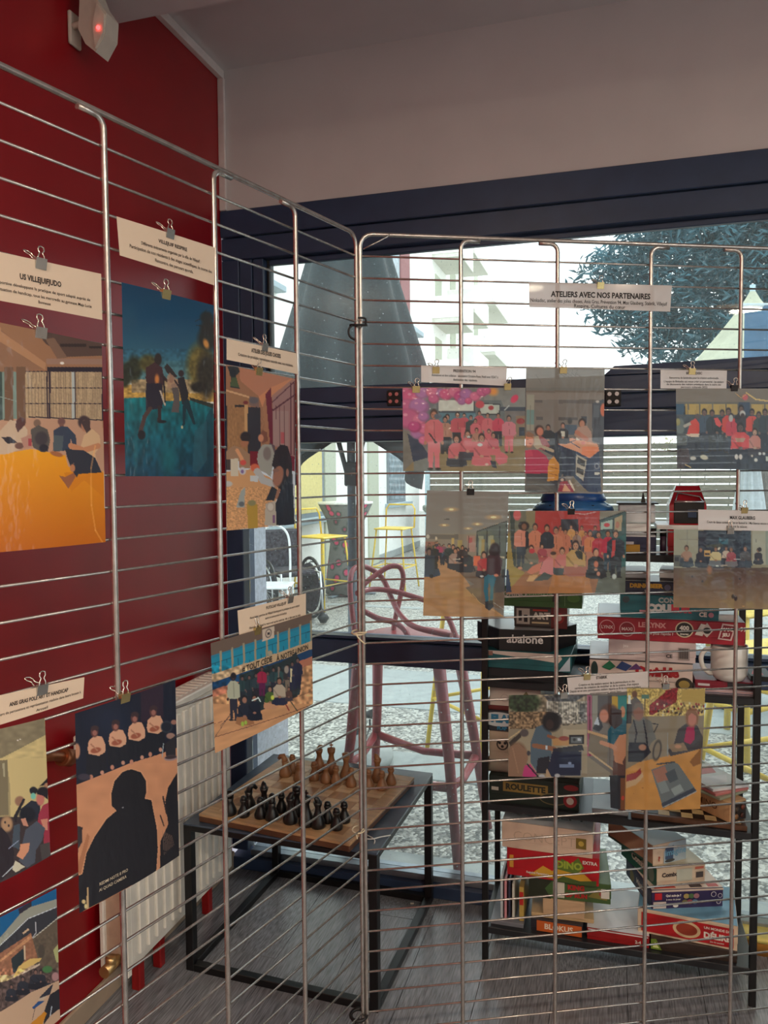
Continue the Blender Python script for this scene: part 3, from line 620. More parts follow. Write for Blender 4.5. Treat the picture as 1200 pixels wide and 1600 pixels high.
# ================================================================ shelf unit
SU0, SU1, SV0, SV1 = .985, 1.735, -.30, -.02
sh = room('shelving_unit', 'tall open black steel shelving unit full of board game boxes by the glazing', 'shelf', 0, 0)
for u in (SU0, SU1-.018):
    for v in (SV0, SV1-.018): MB().box(u, u+.018, v, v+.018, 0, 1.232, bev=.0015).build('post', M_black, sh)
LEV = [.107, .483, .852, 1.232]
for i, z in enumerate(LEV): MB().box(SU0+.002, SU1-.002, SV0+.001, SV1-.001, z-.02, z, bev=.0015).build('shelf_board', mat('black_shelf_board', S(34, 37, 42), .35, noise=.08, scale=20), sh)
def ink(c): return mat('ink_%d_%d_%d' % tuple(c), S(*c), .4, noise=.01, coat=.15)
def decal(par, ln, h, items, face='F', dep=.2):
    if face == 'F': O, X, Y, N = (0, -.0012, 0), (1, 0, 0), (0, 0, 1), (0, -1, 0)
    elif face == 'L': O, X, Y, N = (-.0012, dep, 0), (0, -1, 0), (0, 0, 1), (-1, 0, 0); ln = dep
    elif face == 'T': O, X, Y, N = (0, 0, h+.0012), (1, 0, 0), (0, 1, 0), (0, 0, 1)
    O, X, Y, N = map(Vector, (O, X, Y, N)); H = dep if face == 'T' else h
    mb = MB(); ms = []
    for k, it in enumerate(items):
        c = it[-1]; m = ink(c)
        if m not in ms: ms.append(m)
        mb.cur = ms.index(m); e = .0001*(k+1)
        if it[0] == 't': add_text(mb, it[1], it[4]*H, O+X*it[2]*ln+Y*it[3]*H, X, Y, N, bold=it[5], off=e)
        elif it[0] == 'r': _, x0, y0, x1, y1, _c = it; mb._add([O+X*a*ln+Y*b*H+N*e for a, b in ((x0, y0), (x1, y0), (x1, y1), (x0, y1))], [[0, 1, 2, 3]])
        elif it[0] == 'e': _, x, y, rx, ry, _c = it; mb._add([O+X*(x*ln+rx*H*math.cos(a))+Y*(y*H+ry*H*math.sin(a))+N*e for a in np.linspace(0, 2*math.pi, 25)[:-1]], [list(range(24))])
        elif it[0] == 'p': mb._add([O+X*a*ln+Y*b*H+N*e for a, b in it[1]], [list(range(len(it[1])))])
    return mb.build('cover_print', ms, par)
def gamebox(name, lab, x, v, z0, h, ln, dep, yaw, col, items=(), left=None, top=None, topitems=(), lid=.72, grp='board games on the shelving unit', cat='box', py=1100):
    v = max(v, -.280); dep = min(dep, .238)
    u = atv(x, py, v)[0]; t = room(name, lab, cat, u, v, z0, yaw, grp)
    m = mat(lab[:28].replace(' ', '_'), S(*col), .4, noise=.03, coat=.2)
    zl = h*(1-lid)
    MB().box(.0012, ln-.0012, .0012, dep-.0012, 0.0004, zl+.002).build('base', m, t)
    MB().box(0, ln, 0, dep, zl, h, bev=.0012).build('lid', mat('top_'+lab[:24].replace(' ', '_'), S(*top), .35, noise=.04, coat=.3) if top and not items and left is None else m, t)
    if items: decal(t, ln, h, items, 'F', dep)
    if left: decal(t, ln, h, left, 'L', dep)
    ti = list(topitems)
    if top: ti = [('r', .004, .004, .996, .996, top)]+ti
    if ti: decal(t, ln, h, ti, 'T', dep)
    return t
W_, K_, R0 = (226, 222, 214), (24, 25, 30), (176, 24, 34)
# bottom board, stack by the leaning books
gamebox('game_box', 'flat dark game box with an orange lettered panel at the bottom of its pile', 829, -.285, LEV[0], .036, .150, .26, 0, (36, 34, 46), [('r', .12, .06, .98, .94, (196, 96, 40)), ('t', 'BLOKUS', .54, .5, .62, .03, (232, 220, 200))], py=1450)
gamebox('game_box', 'flat red game box with shiny white top on the lowest board', 917, -.28, LEV[0], .034, .172, .25, 0, (150, 24, 28), [('t', '2-4', .82, .4, .36, .03, W_), ('r', .02, .88, .98, .97, (225, 225, 230))], top=(214, 220, 228), py=1450)
gamebox('paper_pad', 'thin pad of beige paper lying on the orange-panelled game box', 830, -.27, LEV[0]+.0365, .012, .18, .2, 3, (196, 170, 128), py=1440, cat='paper')
gamebox('cardboard_box', 'small plain beige cardboard box under the green jungle game', 848, -.27, LEV[0]+.049, .05, .12, .18, 0, (198, 168, 134), py=1410)
gamebox('game_box', 'green jungle-patterned game box with a die printed beside red title letters', 826, -.275, LEV[0]+.0995, .058, .235, .22, 4, (66, 96, 52),
        [('p', ((0, 0), (.28, 0), (.2, .5), (.3, 1), (0, 1)), (38, 44, 30)), ('p', ((.30, .1), (.44, .1), (.44, .9), (.30, .9)), (206, 204, 190)), ('t', 'KING', .58, .68, .34, .06, (176, 40, 40)), ('t', 'OF RUN', .58, .28, .3, .05, (176, 40, 40)), ('p', ((.72, .3), (.85, .8), (.99, .6), (.95, .2)), (128, 120, 62)), ('e', .9, .5, .18, .12, (150, 60, 60)), ('r', .88, .3, .98, .78, (220, 220, 214))], top=(96, 128, 72), py=1390)
gamebox('game_box', 'bright red game box with a green dinosaur and yellow flames on its edge', 792, -.278, LEV[0]+.158, .083, .265, .24, 0, (178, 22, 34),
        [('p', ((.25, .1), (.4, .5), (.5, .35), (.62, .75), (.8, .5), (.97, .05)), (206, 160, 52)), ('p', ((.55, .45), (.6, .85), (.7, .7), (.78, .95), (.84, .6), (.76, .35)), (92, 116, 44)), ('p', ((.5, 0), (.62, .22), (.8, .12), (.97, .2), (.97, 0)), (70, 92, 44)), ('t', 'DINO', .68, .62, .34, .05, (150, 170, 60)), ('t', 'EXTRA', .9, .8, .16, .04, W_), ('t', "Rejoins l'aventure", .34, .2, .11, .03, W_), ('r', .03, .3, .075, .75, (206, 150, 60))], py=1350)
gamebox('game_box', 'big white game box with pale outlined letters topping the red dinosaur box', 784, -.285, LEV[0]+.2415, .078, .262, .262, -1, (214, 190, 170),
        [('t', 'CONCEPT', .47, .5, .5, -.01, (190, 168, 148)), ('r', .82, .32, .93, .72, (122, 104, 44)), ('e', .875, .52, .1, .1, (196, 170, 80))], top=(212, 218, 224), topitems=[('t', 'CONCEPT', .5, .3, .2, .02, (70, 84, 96)), ('t', 'CONCEPT', .5, .62, .16, .02, (110, 124, 134))], py=1300)
# leaning books
for i, (x, c, lab) in enumerate(((783, (196, 206, 214), 'thin pale blue booklet upright, outermost of the leaning row'), (789, (214, 150, 160), 'thin pink booklet upright in the leaning row'), (795, (60, 62, 84), 'thin dark blue booklet upright in the leaning row'),
                               (801, (208, 210, 200), 'thin white booklet upright in the leaning row'), (812, (186, 160, 84), 'yellow-spined booklet with red letters leaning at the row end'))):
    u = atv(x, 1420, -.25)[0]; t = room('booklet', lab, 'book', u, -.265, LEV[0]+.0133, 0, 'booklets on the lowest shelf board')
    w_ = .007 if i < 4 else .014
    MB().box(0, w_, 0, .17, 0, .128-.006*i, bev=.001).build('cover', mat('booklet_%d' % i, S(*c), .4), t); MB().box(.0012, w_-.0012, .003, .172, .002, .1265-.006*i).build('pages', mat('paper_edge', S(226, 222, 210), .7), t)
    if i == 4: decal(t, w_, .10, [('r', .1, .5, .9, .9, (186, 40, 40))])
gamebox('document_folder', 'clear grey plastic folder lying flat beneath the upright booklets', 766, -.29, LEV[0], .0128, .10, .25, 0, (120, 124, 134), py=1440, cat='folder', lid=.4)
# bottom board, pile nearest the far post
gamebox('game_box', 'flat dark brown box with a green triangular sticker at the very bottom of its pile', 1017, -.292, LEV[0], .034, .225, .25, -1, (52, 40, 34), [('p', ((.0, .06), (.13, .06), (.06, .96), (.0, .9)), (110, 140, 50)), ('p', ((.02, .2), (.1, .2), (.05, .7)), (206, 220, 150))], py=1470)
gamebox('game_box', 'cream game box with a red panel and yellow badge announcing delirious fun', 996, -.262, LEV[0]+.0345, .070, .262, .21, -5, (214, 196, 172),
        [('r', .04, .1, .96, .88, (176, 26, 34)), ('e', .5, .5, .52, .34, (214, 190, 150)), ('e', .5, .5, .4, .24, (150, 60, 40)), ('t', 'UN MONDE DE', .8, .72, .14, .03, W_), ('t', 'DÉLIRE', .8, .42, .32, .05, W_), ('t', 'Jeu de société', .8, .2, .09, .02, W_)], top=(120, 176, 210), py=1460)
gamebox('game_box', 'purple space-themed game box with small round portraits and white lid', 1018, -.262, LEV[0]+.105, .056, .21, .19, 20, (52, 40, 84),
        [('r', .0, .9, 1, 1, (206, 190, 176)), ('r', .02, .05, .2, .4, (206, 196, 190)), ('r', .04, .5, .14, .85, (186, 34, 44)), ('t', 'Qui suis-je ?', .3, .7, .16, .04, W_), ('t', 'à vous de jouer', .3, .5, .12, .03, W_)]+[('e', .46+.07*(k % 3)+.02*(k // 3), .35+.3*(k // 3), .15, .13, c) for k, c in enumerate(((120, 110, 70), (150, 80, 90), (90, 120, 150), (170, 150, 90), (80, 110, 70), (160, 110, 120)))]+[('e', .33, .18, .14, .09, (226, 222, 214)), ('e', .86, .7, .14, .14, (214, 208, 214)), ('e', .95, .62, .12, .12, (206, 200, 210)), ('e', .93, .3, .12, .12, (214, 208, 214)), ('e', .86, .7, .11, .11, (52, 40, 84)), ('e', .95, .62, .09, .09, (52, 40, 84)), ('e', .93, .3, .09, .09, (52, 40, 84))],
        left=[('r', 0, .1, 1, .9, (44, 46, 80)), ('t', 'Météor', .6, .5, .4, .03, W_), ('e', .25, .4, .3, .3, (120, 110, 50))], top=(222, 210, 200), topitems=[('r', .05, .03, .35, .12, (190, 60, 50)), ('r', .55, .03, .72, .12, (60, 50, 60)), ('r', .8, .03, .95, .12, (190, 60, 50))], py=1430)
gamebox('game_box', 'white and green game box set aslant on the purple space box', 1026, -.245, LEV[0]+.1615, .056, .155, .20, 28, (206, 190, 168),
        [('t', 'Comix', .25, .62, .3, .05, (60, 50, 50)), ('r', .4, .2, .72, .85, (186, 192, 180)), ('r', .8, .3, .95, .6, (70, 66, 66)), ('r', .78, .75, .96, .88, (196, 110, 90))],
        left=[('r', 0, .0, 1, 1, (40, 104, 92)), ('t', 'Comix', .5, .55, .5, .05, W_), ('e', .86, .5, .3, .4, (120, 140, 130))], top=(196, 186, 160), topitems=[('e', .6, .5, .15, .1, (90, 100, 110))], py=1400)
gamebox('game_box', 'white and blue game box on top of the angled pile', 1020, -.235, LEV[0]+.218, .06, .12, .20, 38, (206, 186, 166),
        [('p', ((.32, 0), (.32, .6), (.5, 1), (1, 1), (1, 0)), (168, 188, 202)), ('p', ((.36, .2), (.36, .75), (.62, .85), (.6, .1)), (60, 84, 120)), ('t', 'imagine', .68, .5, .42, .02, (110, 170, 205)), ('t', '?', .18, .3, .3, .06, (150, 50, 40)), ('e', .5, .12, .3, .08, (60, 66, 70))],
        left=[('r', 0, 0, 1, 1, (170, 140, 118)), ('r', 0, 0, 1, .12, (50, 100, 92))], top=(196, 212, 222), topitems=[('e', .5, .5, .3, .12, (182, 200, 214))], py=1360)
# second board
gamebox('game_box', 'dark green casino game box with golden ROULETTE lettering', 764, -.285, LEV[1], .080, .262, .25, -1, (26, 42, 34),
        [('r', .16, .45, .66, .82, (150, 126, 62)), ('t', 'ROULETTE', .41, .63, .30, .05, (44, 46, 30)), ('e', .72, .35, .5, .22, (120, 112, 70)), ('e', .72, .35, .46, .18, (26, 42, 34)), ('e', .9, .35, .24, .24, (150, 30, 34)), ('e', .9, .35, .13, .13, (214, 206, 190)), ('e', .91, .84, .26, .11, (150, 40, 40)), ('r', .03, .45, .11, .58, (206, 204, 190))], top=(60, 70, 66), py=1240)
rl = room('paper_roll', 'rolled grey paper lying above the green casino box', 'roll', atv(762, 1215, -.27)[0], -.25, LEV[1]+.1025)
MB().tube([(0, 0, 0), (.27, .01, 0)], .022, 16).build('roll', mat('grey_paper', S(170, 164, 150), .7), rl)
gamebox('game_box', 'beige card box with a small round wheel emblem, above the green casino box', 764, -.275, LEV[1]+.125, .088, .2, .2, 0, (190, 172, 150), [('e', .2, .55, .2, .2, (60, 52, 46)), ('e', .2, .55, .15, .15, (190, 172, 150)), ('e', .16, .6, .05, .05, K_), ('e', .24, .6, .05, .05, K_), ('e', .2, .48, .05, .05, K_), ('r', .3, .3, .5, .75, (176, 160, 140))], py=1180)
gamebox('game_box', 'blue and white box with bubbly blue title letters above the beige wheel box', 757, -.28, LEV[1]+.2135, .06, .2, .2, 0, (44, 48, 56), [('e', .22, .6, .9, .36, (190, 200, 206)), ('t', 'FLAP', .26, .62, .5, .08, (44, 120, 160)), ('t', 'FLAP', .26, .16, .22, .08, (44, 120, 160))], py=1135)
gamebox('game_box', 'thin dark red game box between the blue lettered box and the grey box', 757, -.27, LEV[1]+.274, .013, .2, .2, 0, (96, 36, 34), py=1110)
gamebox('cardboard_box', 'small rounded grey box right under the third shelf board', 765, -.27, LEV[1]+.2875, .054, .15, .18, 0, (190, 180, 172), [('e', .3, .45, .22, .22, (160, 150, 144)), ('e', .3, .45, .19, .19, (190, 180, 172)), ('p', ((.62, .55), (.72, .9), (.82, .5)), (110, 100, 70))], py=1090)
# lying chessboard, tray, wooden puzzle, magazines
cb2 = room('folding_chessboard', 'thin folding chessboard with brown and cream squares lying on the second board', 'chessboard', atv(986, 1275, -.28)[0], -.285, LEV[1]+.0003, -1)
MB().box(0, .30, 0, .24, 0, .014, bev=.001).build('board', M_edge, cb2)
k0 = [MB().box(0.0002, .0298, 0.0002, .0298, .014, .0148).mesh('square', m) for m in (mat('cream_square', S(214, 190, 140), .5), mat('dark_brown_square', S(44, 34, 30), .5))]
for i in range(9):
    for j in range(7):
        o = bpy.data.objects.new('square', k0[(i+j) % 2]); COL.objects.link(o); o.parent = cb2; o.location = (.012+i*.0305, .012+j*.0305, 0)
gamebox('plastic_tray', 'glossy clear grey tray reflecting the daylight beside the casino box', 925, -.28, LEV[1], .012, .10, .22, 0, (150, 158, 164), top=(176, 186, 190), py=1250, cat='tray')
gamebox('book', 'dark upright book with an orange-lettered spine beside the clear tray', 966, -.285, LEV[1]+.0155, .16, .022, .2, 0, (120, 56, 30), [('t', 'NS', .5, .14, .08, .05, (206, 160, 120))], py=1200, cat='book')
kt = room('puzzle_box', 'long pale wooden puzzle box lying aslant on the second board', 'box', 1.60, -.17, LEV[1]+.0152, -47, 'board games on the shelving unit')
MB().box(-.13, .13, -.032, .032, 0, .058, bev=.002).build('case', mat('pale_birch', S(196, 160, 120), .5, noise=.06, scale=8, stretch=(9, 1, 1)), kt)
mb = MB(); add_text(mb, 'KATAMINO', .026, (0.02, -.0325, .03), (1, 0, 0), (0, 0, 1), (0, -1, 0), .01); mb.build('lettering', ink((96, 60, 40)), kt)
MB().box(.1305, .1335, -.027, .027, .004, .053, bev=.001).build('end_panel', mat('end_panel_dark', S(44, 38, 36), .5), kt)
for a, b, c in ((-.014, .018, (150, 110, 70)), (.01, .018, (90, 50, 40)), (-.012, .038, (70, 60, 50)), (.012, .04, (130, 70, 50))): MB().lathe([(0, 0), (.007, 0), (.007, .003), (0, .003)], 12).build('puzzle_piece', ink(c), kt).matrix_local = Matrix.Translation((.1335, a, b)) @ Matrix.Rotation(math.pi/2, 4, 'Y')
for i, (c, lab, dz, yaw) in enumerate((((150, 160, 140), 'green-grey magazine lying aslant on the long wooden puzzle box', .0585, -44), ((190, 120, 120), 'pink-covered magazine aslant, second above the wooden puzzle box', .0665, -52), ((206, 212, 218), 'white and pale blue magazine topping the slanting pile', .0745, -58))):
    t = room('magazine', lab, 'magazine', 1.595+.008*i, -.155+.012*i, LEV[1]+.0152+dz, yaw, 'magazines on the second board')
    MB().box(-.12, .12, -.06, .06, 0, .0075, bev=.001).build('pages', mat('magazine_%d' % i, S(*c), .3, coat=.4), t)
    decal_ = MB(); ms = [ink((90, 110, 90)), ink((190, 90, 90)), ink((214, 214, 220))]
    for k in range(3): decal_.cur = k; a = -.1+.07*k; decal_._add([(a, -.05, .0078), (a+.05, -.05, .0078), (a+.05, .05-.02*k, .0078), (a, .05, .0078)], [[0, 1, 2, 3]])
    decal_.build('cover_print', ms, t)
# third board
gamebox('game_box', 'flat near-black game box at the bottom under the teal box', 757, -.285, LEV[2], .034, .23, .25, -1, (28, 34, 40), py=1070)
gamebox('game_box', 'teal game box with white paper tucked on it, under the hexagonal black box', 757, -.28, LEV[2]+.0345, .052, .25, .25, -2, (28, 96, 104), [('p', ((.0, .98), (.12, .8), (.6, .62), (.86, .5), (.9, .75), (.88, .98)), (214, 204, 196)), ('r', .02, .7, .1, .95, (150, 110, 100)), ('p', ((.86, .05), (.99, .9), (.99, .1)), (180, 200, 216))], py=1040)
hx = room('hexagonal_game_box', 'black hexagonal game box with rounded white letters', 'box', atv(822, 1015, -.16)[0]+.0, -.155, LEV[2]+.0872, 4, 'board games on the shelving unit')
R6 = .15
def hexp(r, z0, z1): return MB()._add([(r*math.cos(math.pi/3*k), r*math.sin(math.pi/3*k)*.92, z) for z in (z0, z1) for k in range(6)], [[5, 4, 3, 2, 1, 0], [6, 7, 8, 9, 10, 11]]+[[k, (k+1) % 6, 6+(k+1) % 6, 6+k] for k in range(6)])
def hexb(r, z0, z1, nm, m): b = MB(); b._add([(r*math.cos(math.pi/3*k), r*math.sin(math.pi/3*k)*.92, z) for z in (z0, z1) for k in range(6)], [[5, 4, 3, 2, 1, 0], [6, 7, 8, 9, 10, 11]]+[[k, (k+1) % 6, 6+(k+1) % 6, 6+k] for k in range(6)]); return b.build(nm, m, hx)
hexb(R6-.0015, 0, .02, 'base', ink(K_)); hexb(R6, .015, .062, 'lid', ink(K_)); hexb(R6-.006, .062, .0625, 'lid_print', ink((196, 204, 208)))
mb = MB(); yv = -R6*.92*math.sin(math.pi/3); add_text(mb, 'abalone', .034, (0, yv-.0004, .034), (1, 0, 0), (0, 0, 1), (0, -1, 0), .02); mb.build('lettering', ink((232, 232, 232)), hx)
gamebox('game_box', 'small black game box with white patterned lettering and a red flank', 803, -.235, LEV[2]+.1505, .062, .155, .12, 0, (44, 40, 40),
        [('r', .02, .1, .98, .92, (70, 66, 62)), ('p', ((.05, .15), (.3, .15), (.3, .9), (.05, .9)), (190, 186, 176)), ('r', .09, .3, .15, .8, K_), ('r', .19, .25, .26, .6, K_), ('r', .7, .0, 1, 1, (110, 34, 36)), ('t', 'ART', .52, .55, .42, .06, (214, 210, 200)), ('r', .34, .2, .66, .28, (206, 190, 150)), ('e', .84, .5, .26, .26, (160, 40, 40)), ('e', .84, .5, .14, .14, (220, 210, 200)), ('r', .36, .8, .64, .88, (190, 60, 50))], top=(206, 210, 212), py=980)
gamebox('game_box', 'long green game box with white DOMINO lettering on top of its pile', 775, -.245, LEV[2]+.213, .060, .25, .13, 0, (54, 100, 48), [('t', 'DOMINO', .19, .6, .34, .03, W_), ('t', 'TRIANGULAIRE', .52, .6, .2, .02, (150, 190, 130)), ('p', ((.66, .3), (.74, .3), (.74, .85), (.66, .85)), (30, 44, 34)), ('r', .8, .1, .803, .9, (150, 190, 130)), ('e', .9, .5, .3, .2, (80, 130, 60))], top=(90, 130, 84), py=942)
gamebox('game_box', 'white game box with a red title and coloured tiles', 921, -.285, LEV[2], .080, .275, .24, 1, (206, 190, 184),
        [('t', 'Qwirkle', .66, .62, .42, .08, (160, 40, 48)), ('r', .5, .3, .85, .33, (170, 160, 156)), ('e', .05, .6, .12, .3, (40, 60, 60)), ('p', ((.12, .7), (.2, .95), (.26, .75), (.2, .6)), (40, 110, 80)), ('p', ((.26, .7), (.32, .95), (.42, .8), (.36, .6)), (50, 70, 120)), ('p', ((.38, .65), (.46, .9), (.52, .7)), (90, 60, 110)), ('e', .92, .25, .28, .24, (44, 40, 36)), ('e', .92, .25, .18, .14, (150, 130, 70)), ('r', 0, .96, 1, 1, (60, 60, 66))], py=1055)
gamebox('game_box', 'plain white box with barcode and CE mark under the wide red box', 951, -.28, LEV[2]+.0805, .056, .230, .23, 0, (200, 186, 188), [('t', 'CE', .7, .3, .24, .04, (60, 56, 60)), ('r', .8, .15, .93, .75, (150, 140, 140))]+[('r', .81+.012*k, .22, .816+.012*k+.003*(k % 2), .72, (50, 48, 52)) for k in range(9)]+[('t', 'jeu', .2, .72, .2, .03, (236, 232, 232)), ('r', .05, .28, .3, .31, (150, 140, 140))], top=(222, 222, 226), py=1018)
gamebox('game_box', 'wide crimson box with round badges, printed with the ages 6-99', 933, -.285, LEV[2]+.137, .062, .385, .24, 0, (160, 26, 48),
        [('t', 'LE LYNX', .38, .72, .3, .05, (214, 150, 150)), ('t', 'Serez-vous le plus rapide ?', .38, .36, .17, .03, (224, 196, 196)), ('e', .07, .55, .34, .34, (206, 150, 156)), ('e', .07, .55, .3, .3, (150, 24, 44)), ('t', 'LYNX', .07, .55, .2, .03, (214, 190, 190)), ('e', .21, .5, .34, .34, (206, 150, 156)), ('e', .21, .5, .3, .3, (130, 20, 40)), ('t', 'MAXI', .21, .5, .2, .03, (214, 190, 190)), ('e', .60, .6, .38, .36, (214, 200, 170)), ('e', .60, .6, .33, .31, (24, 24, 26)), ('t', '400', .60, .66, .26, .05, W_), ('t', 'images', .60, .4, .13, .03, W_), ('p', ((.67, .4), (.71, .9), (.75, .85), (.72, .35)), W_), ('p', ((.71, .55), (.75, .95), (.79, .6), (.75, .3)), (206, 196, 190)), ('e', .75, .6, .16, .14, (24, 24, 26)), ('p', ((.82, .25), (.85, .95), (.94, .9), (.91, .2)), (214, 190, 190)), ('p', ((.832, .3), (.857, .88), (.928, .84), (.902, .26)), (130, 20, 40)), ('t', 'MAXI', .88, .68, .2, .05, W_), ('t', 'JEU', .875, .45, .2, .05, W_), ('t', '6-99', .968, .72, .26, .04, W_)], top=(214, 220, 226), py=990)
gamebox('game_box', 'teal game box with white and red COULEUR title', 969, -.27, LEV[2]+.1995, .064, .258, .2, 0, (26, 110, 124),
        [('t', 'CONTE', .52, .8, .3, .05, (180, 190, 190)), ('t', 'COUL', .42, .45, .42, .09, (224, 228, 228)), ('t', 'EUR', .62, .45, .42, .09, (206, 60, 80)), ('r', .78, .6, .95, .95, (200, 210, 210))]+[('r', .79+.016*k, .66, .796+.016*k, .93, (40, 50, 56)) for k in range(9)]+[('t', 'CE', .84, .25, .26, .05, W_), ('e', .92, .25, .11, .11, (190, 130, 150)), ('r', .2, .2, .3, .36, (210, 150, 160)), ('e', .06, .8, .15, .15, (60, 80, 90))], top=(190, 206, 210), py=960)
gamebox('game_box', 'dark navy card game box with yellow lettering above the teal box', 969, -.262, LEV[2]+.264, .036, .15, .15, 1, (30, 36, 66), [('t', 'DRINK BEER', .46, .68, .44, .06, (206, 160, 50)), ('t', '2.0', .48, .25, .3, .05, W_), ('e', .84, .6, .32, .32, K_), ('e', .84, .6, .24, .24, (90, 90, 120)), ('p', ((.9, .3), (.92, .36), (1, .06), (.98, 0)), W_)], top=(222, 224, 226), py=930)
gamebox('folded_gameboard', 'white folded game board lying open beside the teal box', 1122, -.25, LEV[2]+.1995, .016, .045, .2, 0, (224, 226, 228), py=970, cat='game board')
gamebox('plastic_case', 'black plastic case resting on the dark navy card box', 935, -.25, LEV[2]+.3005, .026, .14, .13, 4, (30, 30, 36), top=(170, 176, 182), py=905, cat='case')
gamebox('plastic_case', 'squat dark case with white lid at the end of the third board pile', 1030, -.235, LEV[2]+.3005, .032, .05, .10, -8, (52, 56, 60), top=(216, 222, 222), py=905, cat='case')
gamebox('magazine_pile', 'thin striped pile of magazines under the crimson flat box', 1085, -.285, LEV[2], .012, .15, .22, 0, (190, 176, 186), [('r', 0, .3, 1, .45, (40, 44, 70)), ('r', 0, .7, 1, .8, (196, 140, 130))], py=1085, cat='magazine')
gamebox('game_box', 'flat crimson box with white marks that carries the white mug', 1086, -.27, LEV[2]+.0125, .022, .150, .2, 0, (130, 18, 44), [('r', .05, .3, .25, .6, (206, 200, 206)), ('r', .55, .1, 1, .9, (36, 34, 40))], py=1065)
um, vm, _z = atv(1139, 1060, -.252); mug = room('mug', 'large white glazed mug with its handle turned towards the game boxes', 'mug', um, -.25, LEV[2]+.035)
M_mug = mat('white_glazed_ceramic', S(222, 224, 222), .2, noise=.01, coat=.6)
MB().lathe([(0, .0), (.030, .0), (.040, .006), (.047, .02), (.048, .095), (.0465, .098), (.0445, .095), (.044, .02), (.0, .012)], 40).build('cup', M_mug, mug)
MB().tube(sm3([(-.045, -.008, .082), (-.062, -.012, .082), (-.073, -.014, .062), (-.068, -.013, .035), (-.052, -.009, .018), (-.042, -.006, .018)]), .0065, 10).build('handle', M_mug, mug)
dc = room('card_tray', 'small black card tray with a pink card beside the mug', 'tray', um+.055, -.25, LEV[2]+.035)
MB().box(0, .055, 0, .1, 0, .014, bev=.001).build('tray', M_black, dc); MB()._add([(.005, .02, .015), (.035, .015, .015), (.02, .06, .03)], [[0, 1, 2]]).build('card', ink((206, 120, 130)), dc)
# top board
gamebox('game_box', 'navy game box with yellow label on the topmost board', 905, -.275, LEV[3], .052, .205, .2, 0, (28, 36, 72), [('r', .62, .1, .8, .5, (170, 130, 40)), ('r', .6, .5, .72, .65, (190, 190, 200)), ('r', 0, .92, 1, 1, (200, 204, 210))], top=(214, 220, 224), py=860)
gamebox('cardboard_box', 'grey cardboard box behind the group picture, holding up the blue plastic lid', 815, -.26, LEV[3]+.0, .115, .155, .2, 0, (120, 110, 104), py=820, grp='boxes on the topmost board')
gamebox('plastic_case', 'white topped grey case on the navy box of the topmost board', 935, -.255, LEV[3]+.0525, .03, .135, .15, 0, (176, 182, 190), top=(224, 230, 232), py=840, cat='case')
for i, (x, r, h, c, lab) in enumerate(((1021, .0075, .07, (30, 42, 74), 'slim navy marker standing on the topmost board nearest the navy box'), (1036, .0085, .07, (60, 40, 60), 'slim plum marker standing on the topmost board beside the red box'))):
    t = room('marker', lab, 'marker', atv(x, 850, -.25)[0], -.25, LEV[3], 0, 'markers on the topmost board')
    MB().lathe([(0, 0), (r, 0), (r, h*.7), (0, h*.7)], 14).build('barrel', ink(c), t); MB().lathe([(0, h*.7), (r*1.08, h*.7), (r, h), (0, h)], 14).build('cap', M_black, t)
gamebox('game_box', 'red box under the white slab on the topmost board', 1043, -.26, LEV[3], .068, .10, .18, 0, (170, 34, 44), py=850)
gamebox('white_slab', 'flat white board overhanging the red box and carrying the red coffee machine', 1026, -.265, LEV[3]+.0685, .012, .14, .19, 0, (226, 230, 230), py=822, cat='board')
cm = room('coffee_machine', 'small red and black machine with tapered open hood on the topmost board', 'machine', atv(1072, 800, -.2)[0], -.2, LEV[3]+.0808)
M_rm = mat('glossy_red_plastic', S(168, 18, 34), .2, coat=.6)
b = MB(); b._add([(-.048, -.05, 0), (.048, -.05, 0), (.048, .06, 0), (-.048, .06, 0), (-.048, -.05, .055), (.048, -.05, .055), (.048, .06, .055), (-.048, .06, .055), (-.030, -.035, .108), (.030, -.035, .108), (.026, .05, .108), (-.026, .05, .108)],
    [[3, 2, 1, 0], [0, 1, 5, 4], [1, 2, 6, 5], [2, 3, 7, 6], [3, 0, 4, 7], [4, 5, 9, 8], [5, 6, 10, 9], [6, 7, 11, 10], [7, 4, 8, 11], [8, 9, 10, 11]]); b.build('housing', M_rm, cm)
MB().box(-.036, .042, -.053, -.0505, .004, .062, bev=.001).build('front_panel', M_black, cm)
MB().tube([(-.034, -.055, .062), (-.026, -.046, .088), (-.026, -.046, .088), (.030, -.05, .078), (.040, -.055, .062)], .0022, 6).tube([(-.036, -.056, .064), (.042, -.056, .064)], .003, 8).build('metal_rim', M_chr, cm)
MB().box(.0, .022, -.0545, -.053, .02, .042, bev=.001).build('button_panel', M_frame, cm)
bl_ = room('blue_plastic_lid', 'upturned bright blue plastic lid with a drilled flared brim', 'lid', atv(895, 785, -.16)[0], -.16, LEV[3]+.1153)
M_bl = mat('bright_blue_plastic', S(26, 84, 160), .35, coat=.3)
MB().lathe([(.10, .03), (.135, .012), (.14, .0), (.136, .0), (.128, .008), (.09, .026)], 48, sx=.85, sy=.8).build('brim', mat('light_blue_plastic', S(60, 124, 190), .35, coat=.3), bl_)
MB().lathe([(.0, .072), (.078, .07), (.09, .05), (.10, .03), (.098, .028), (.0, .028)], 48, sx=.98, sy=.8).build('crown', M_bl, bl_)
for a in (200, 235, 270, 305, 340):
    a = math.radians(a); x, y = .121*.85*math.cos(a), .121*.8*math.sin(a)
    MB().lathe([(0, .0145), (.005, .0145), (.0052, .0185), (0, .0186)], 12, (x, y, 0)).build('drill_hole', M_black, bl_)
sk = room('thin_board', 'thin pale-topped board with a small dark fin beside the blue lid', 'board', atv(966, 790, -.2)[0], -.2, LEV[3]+.083)
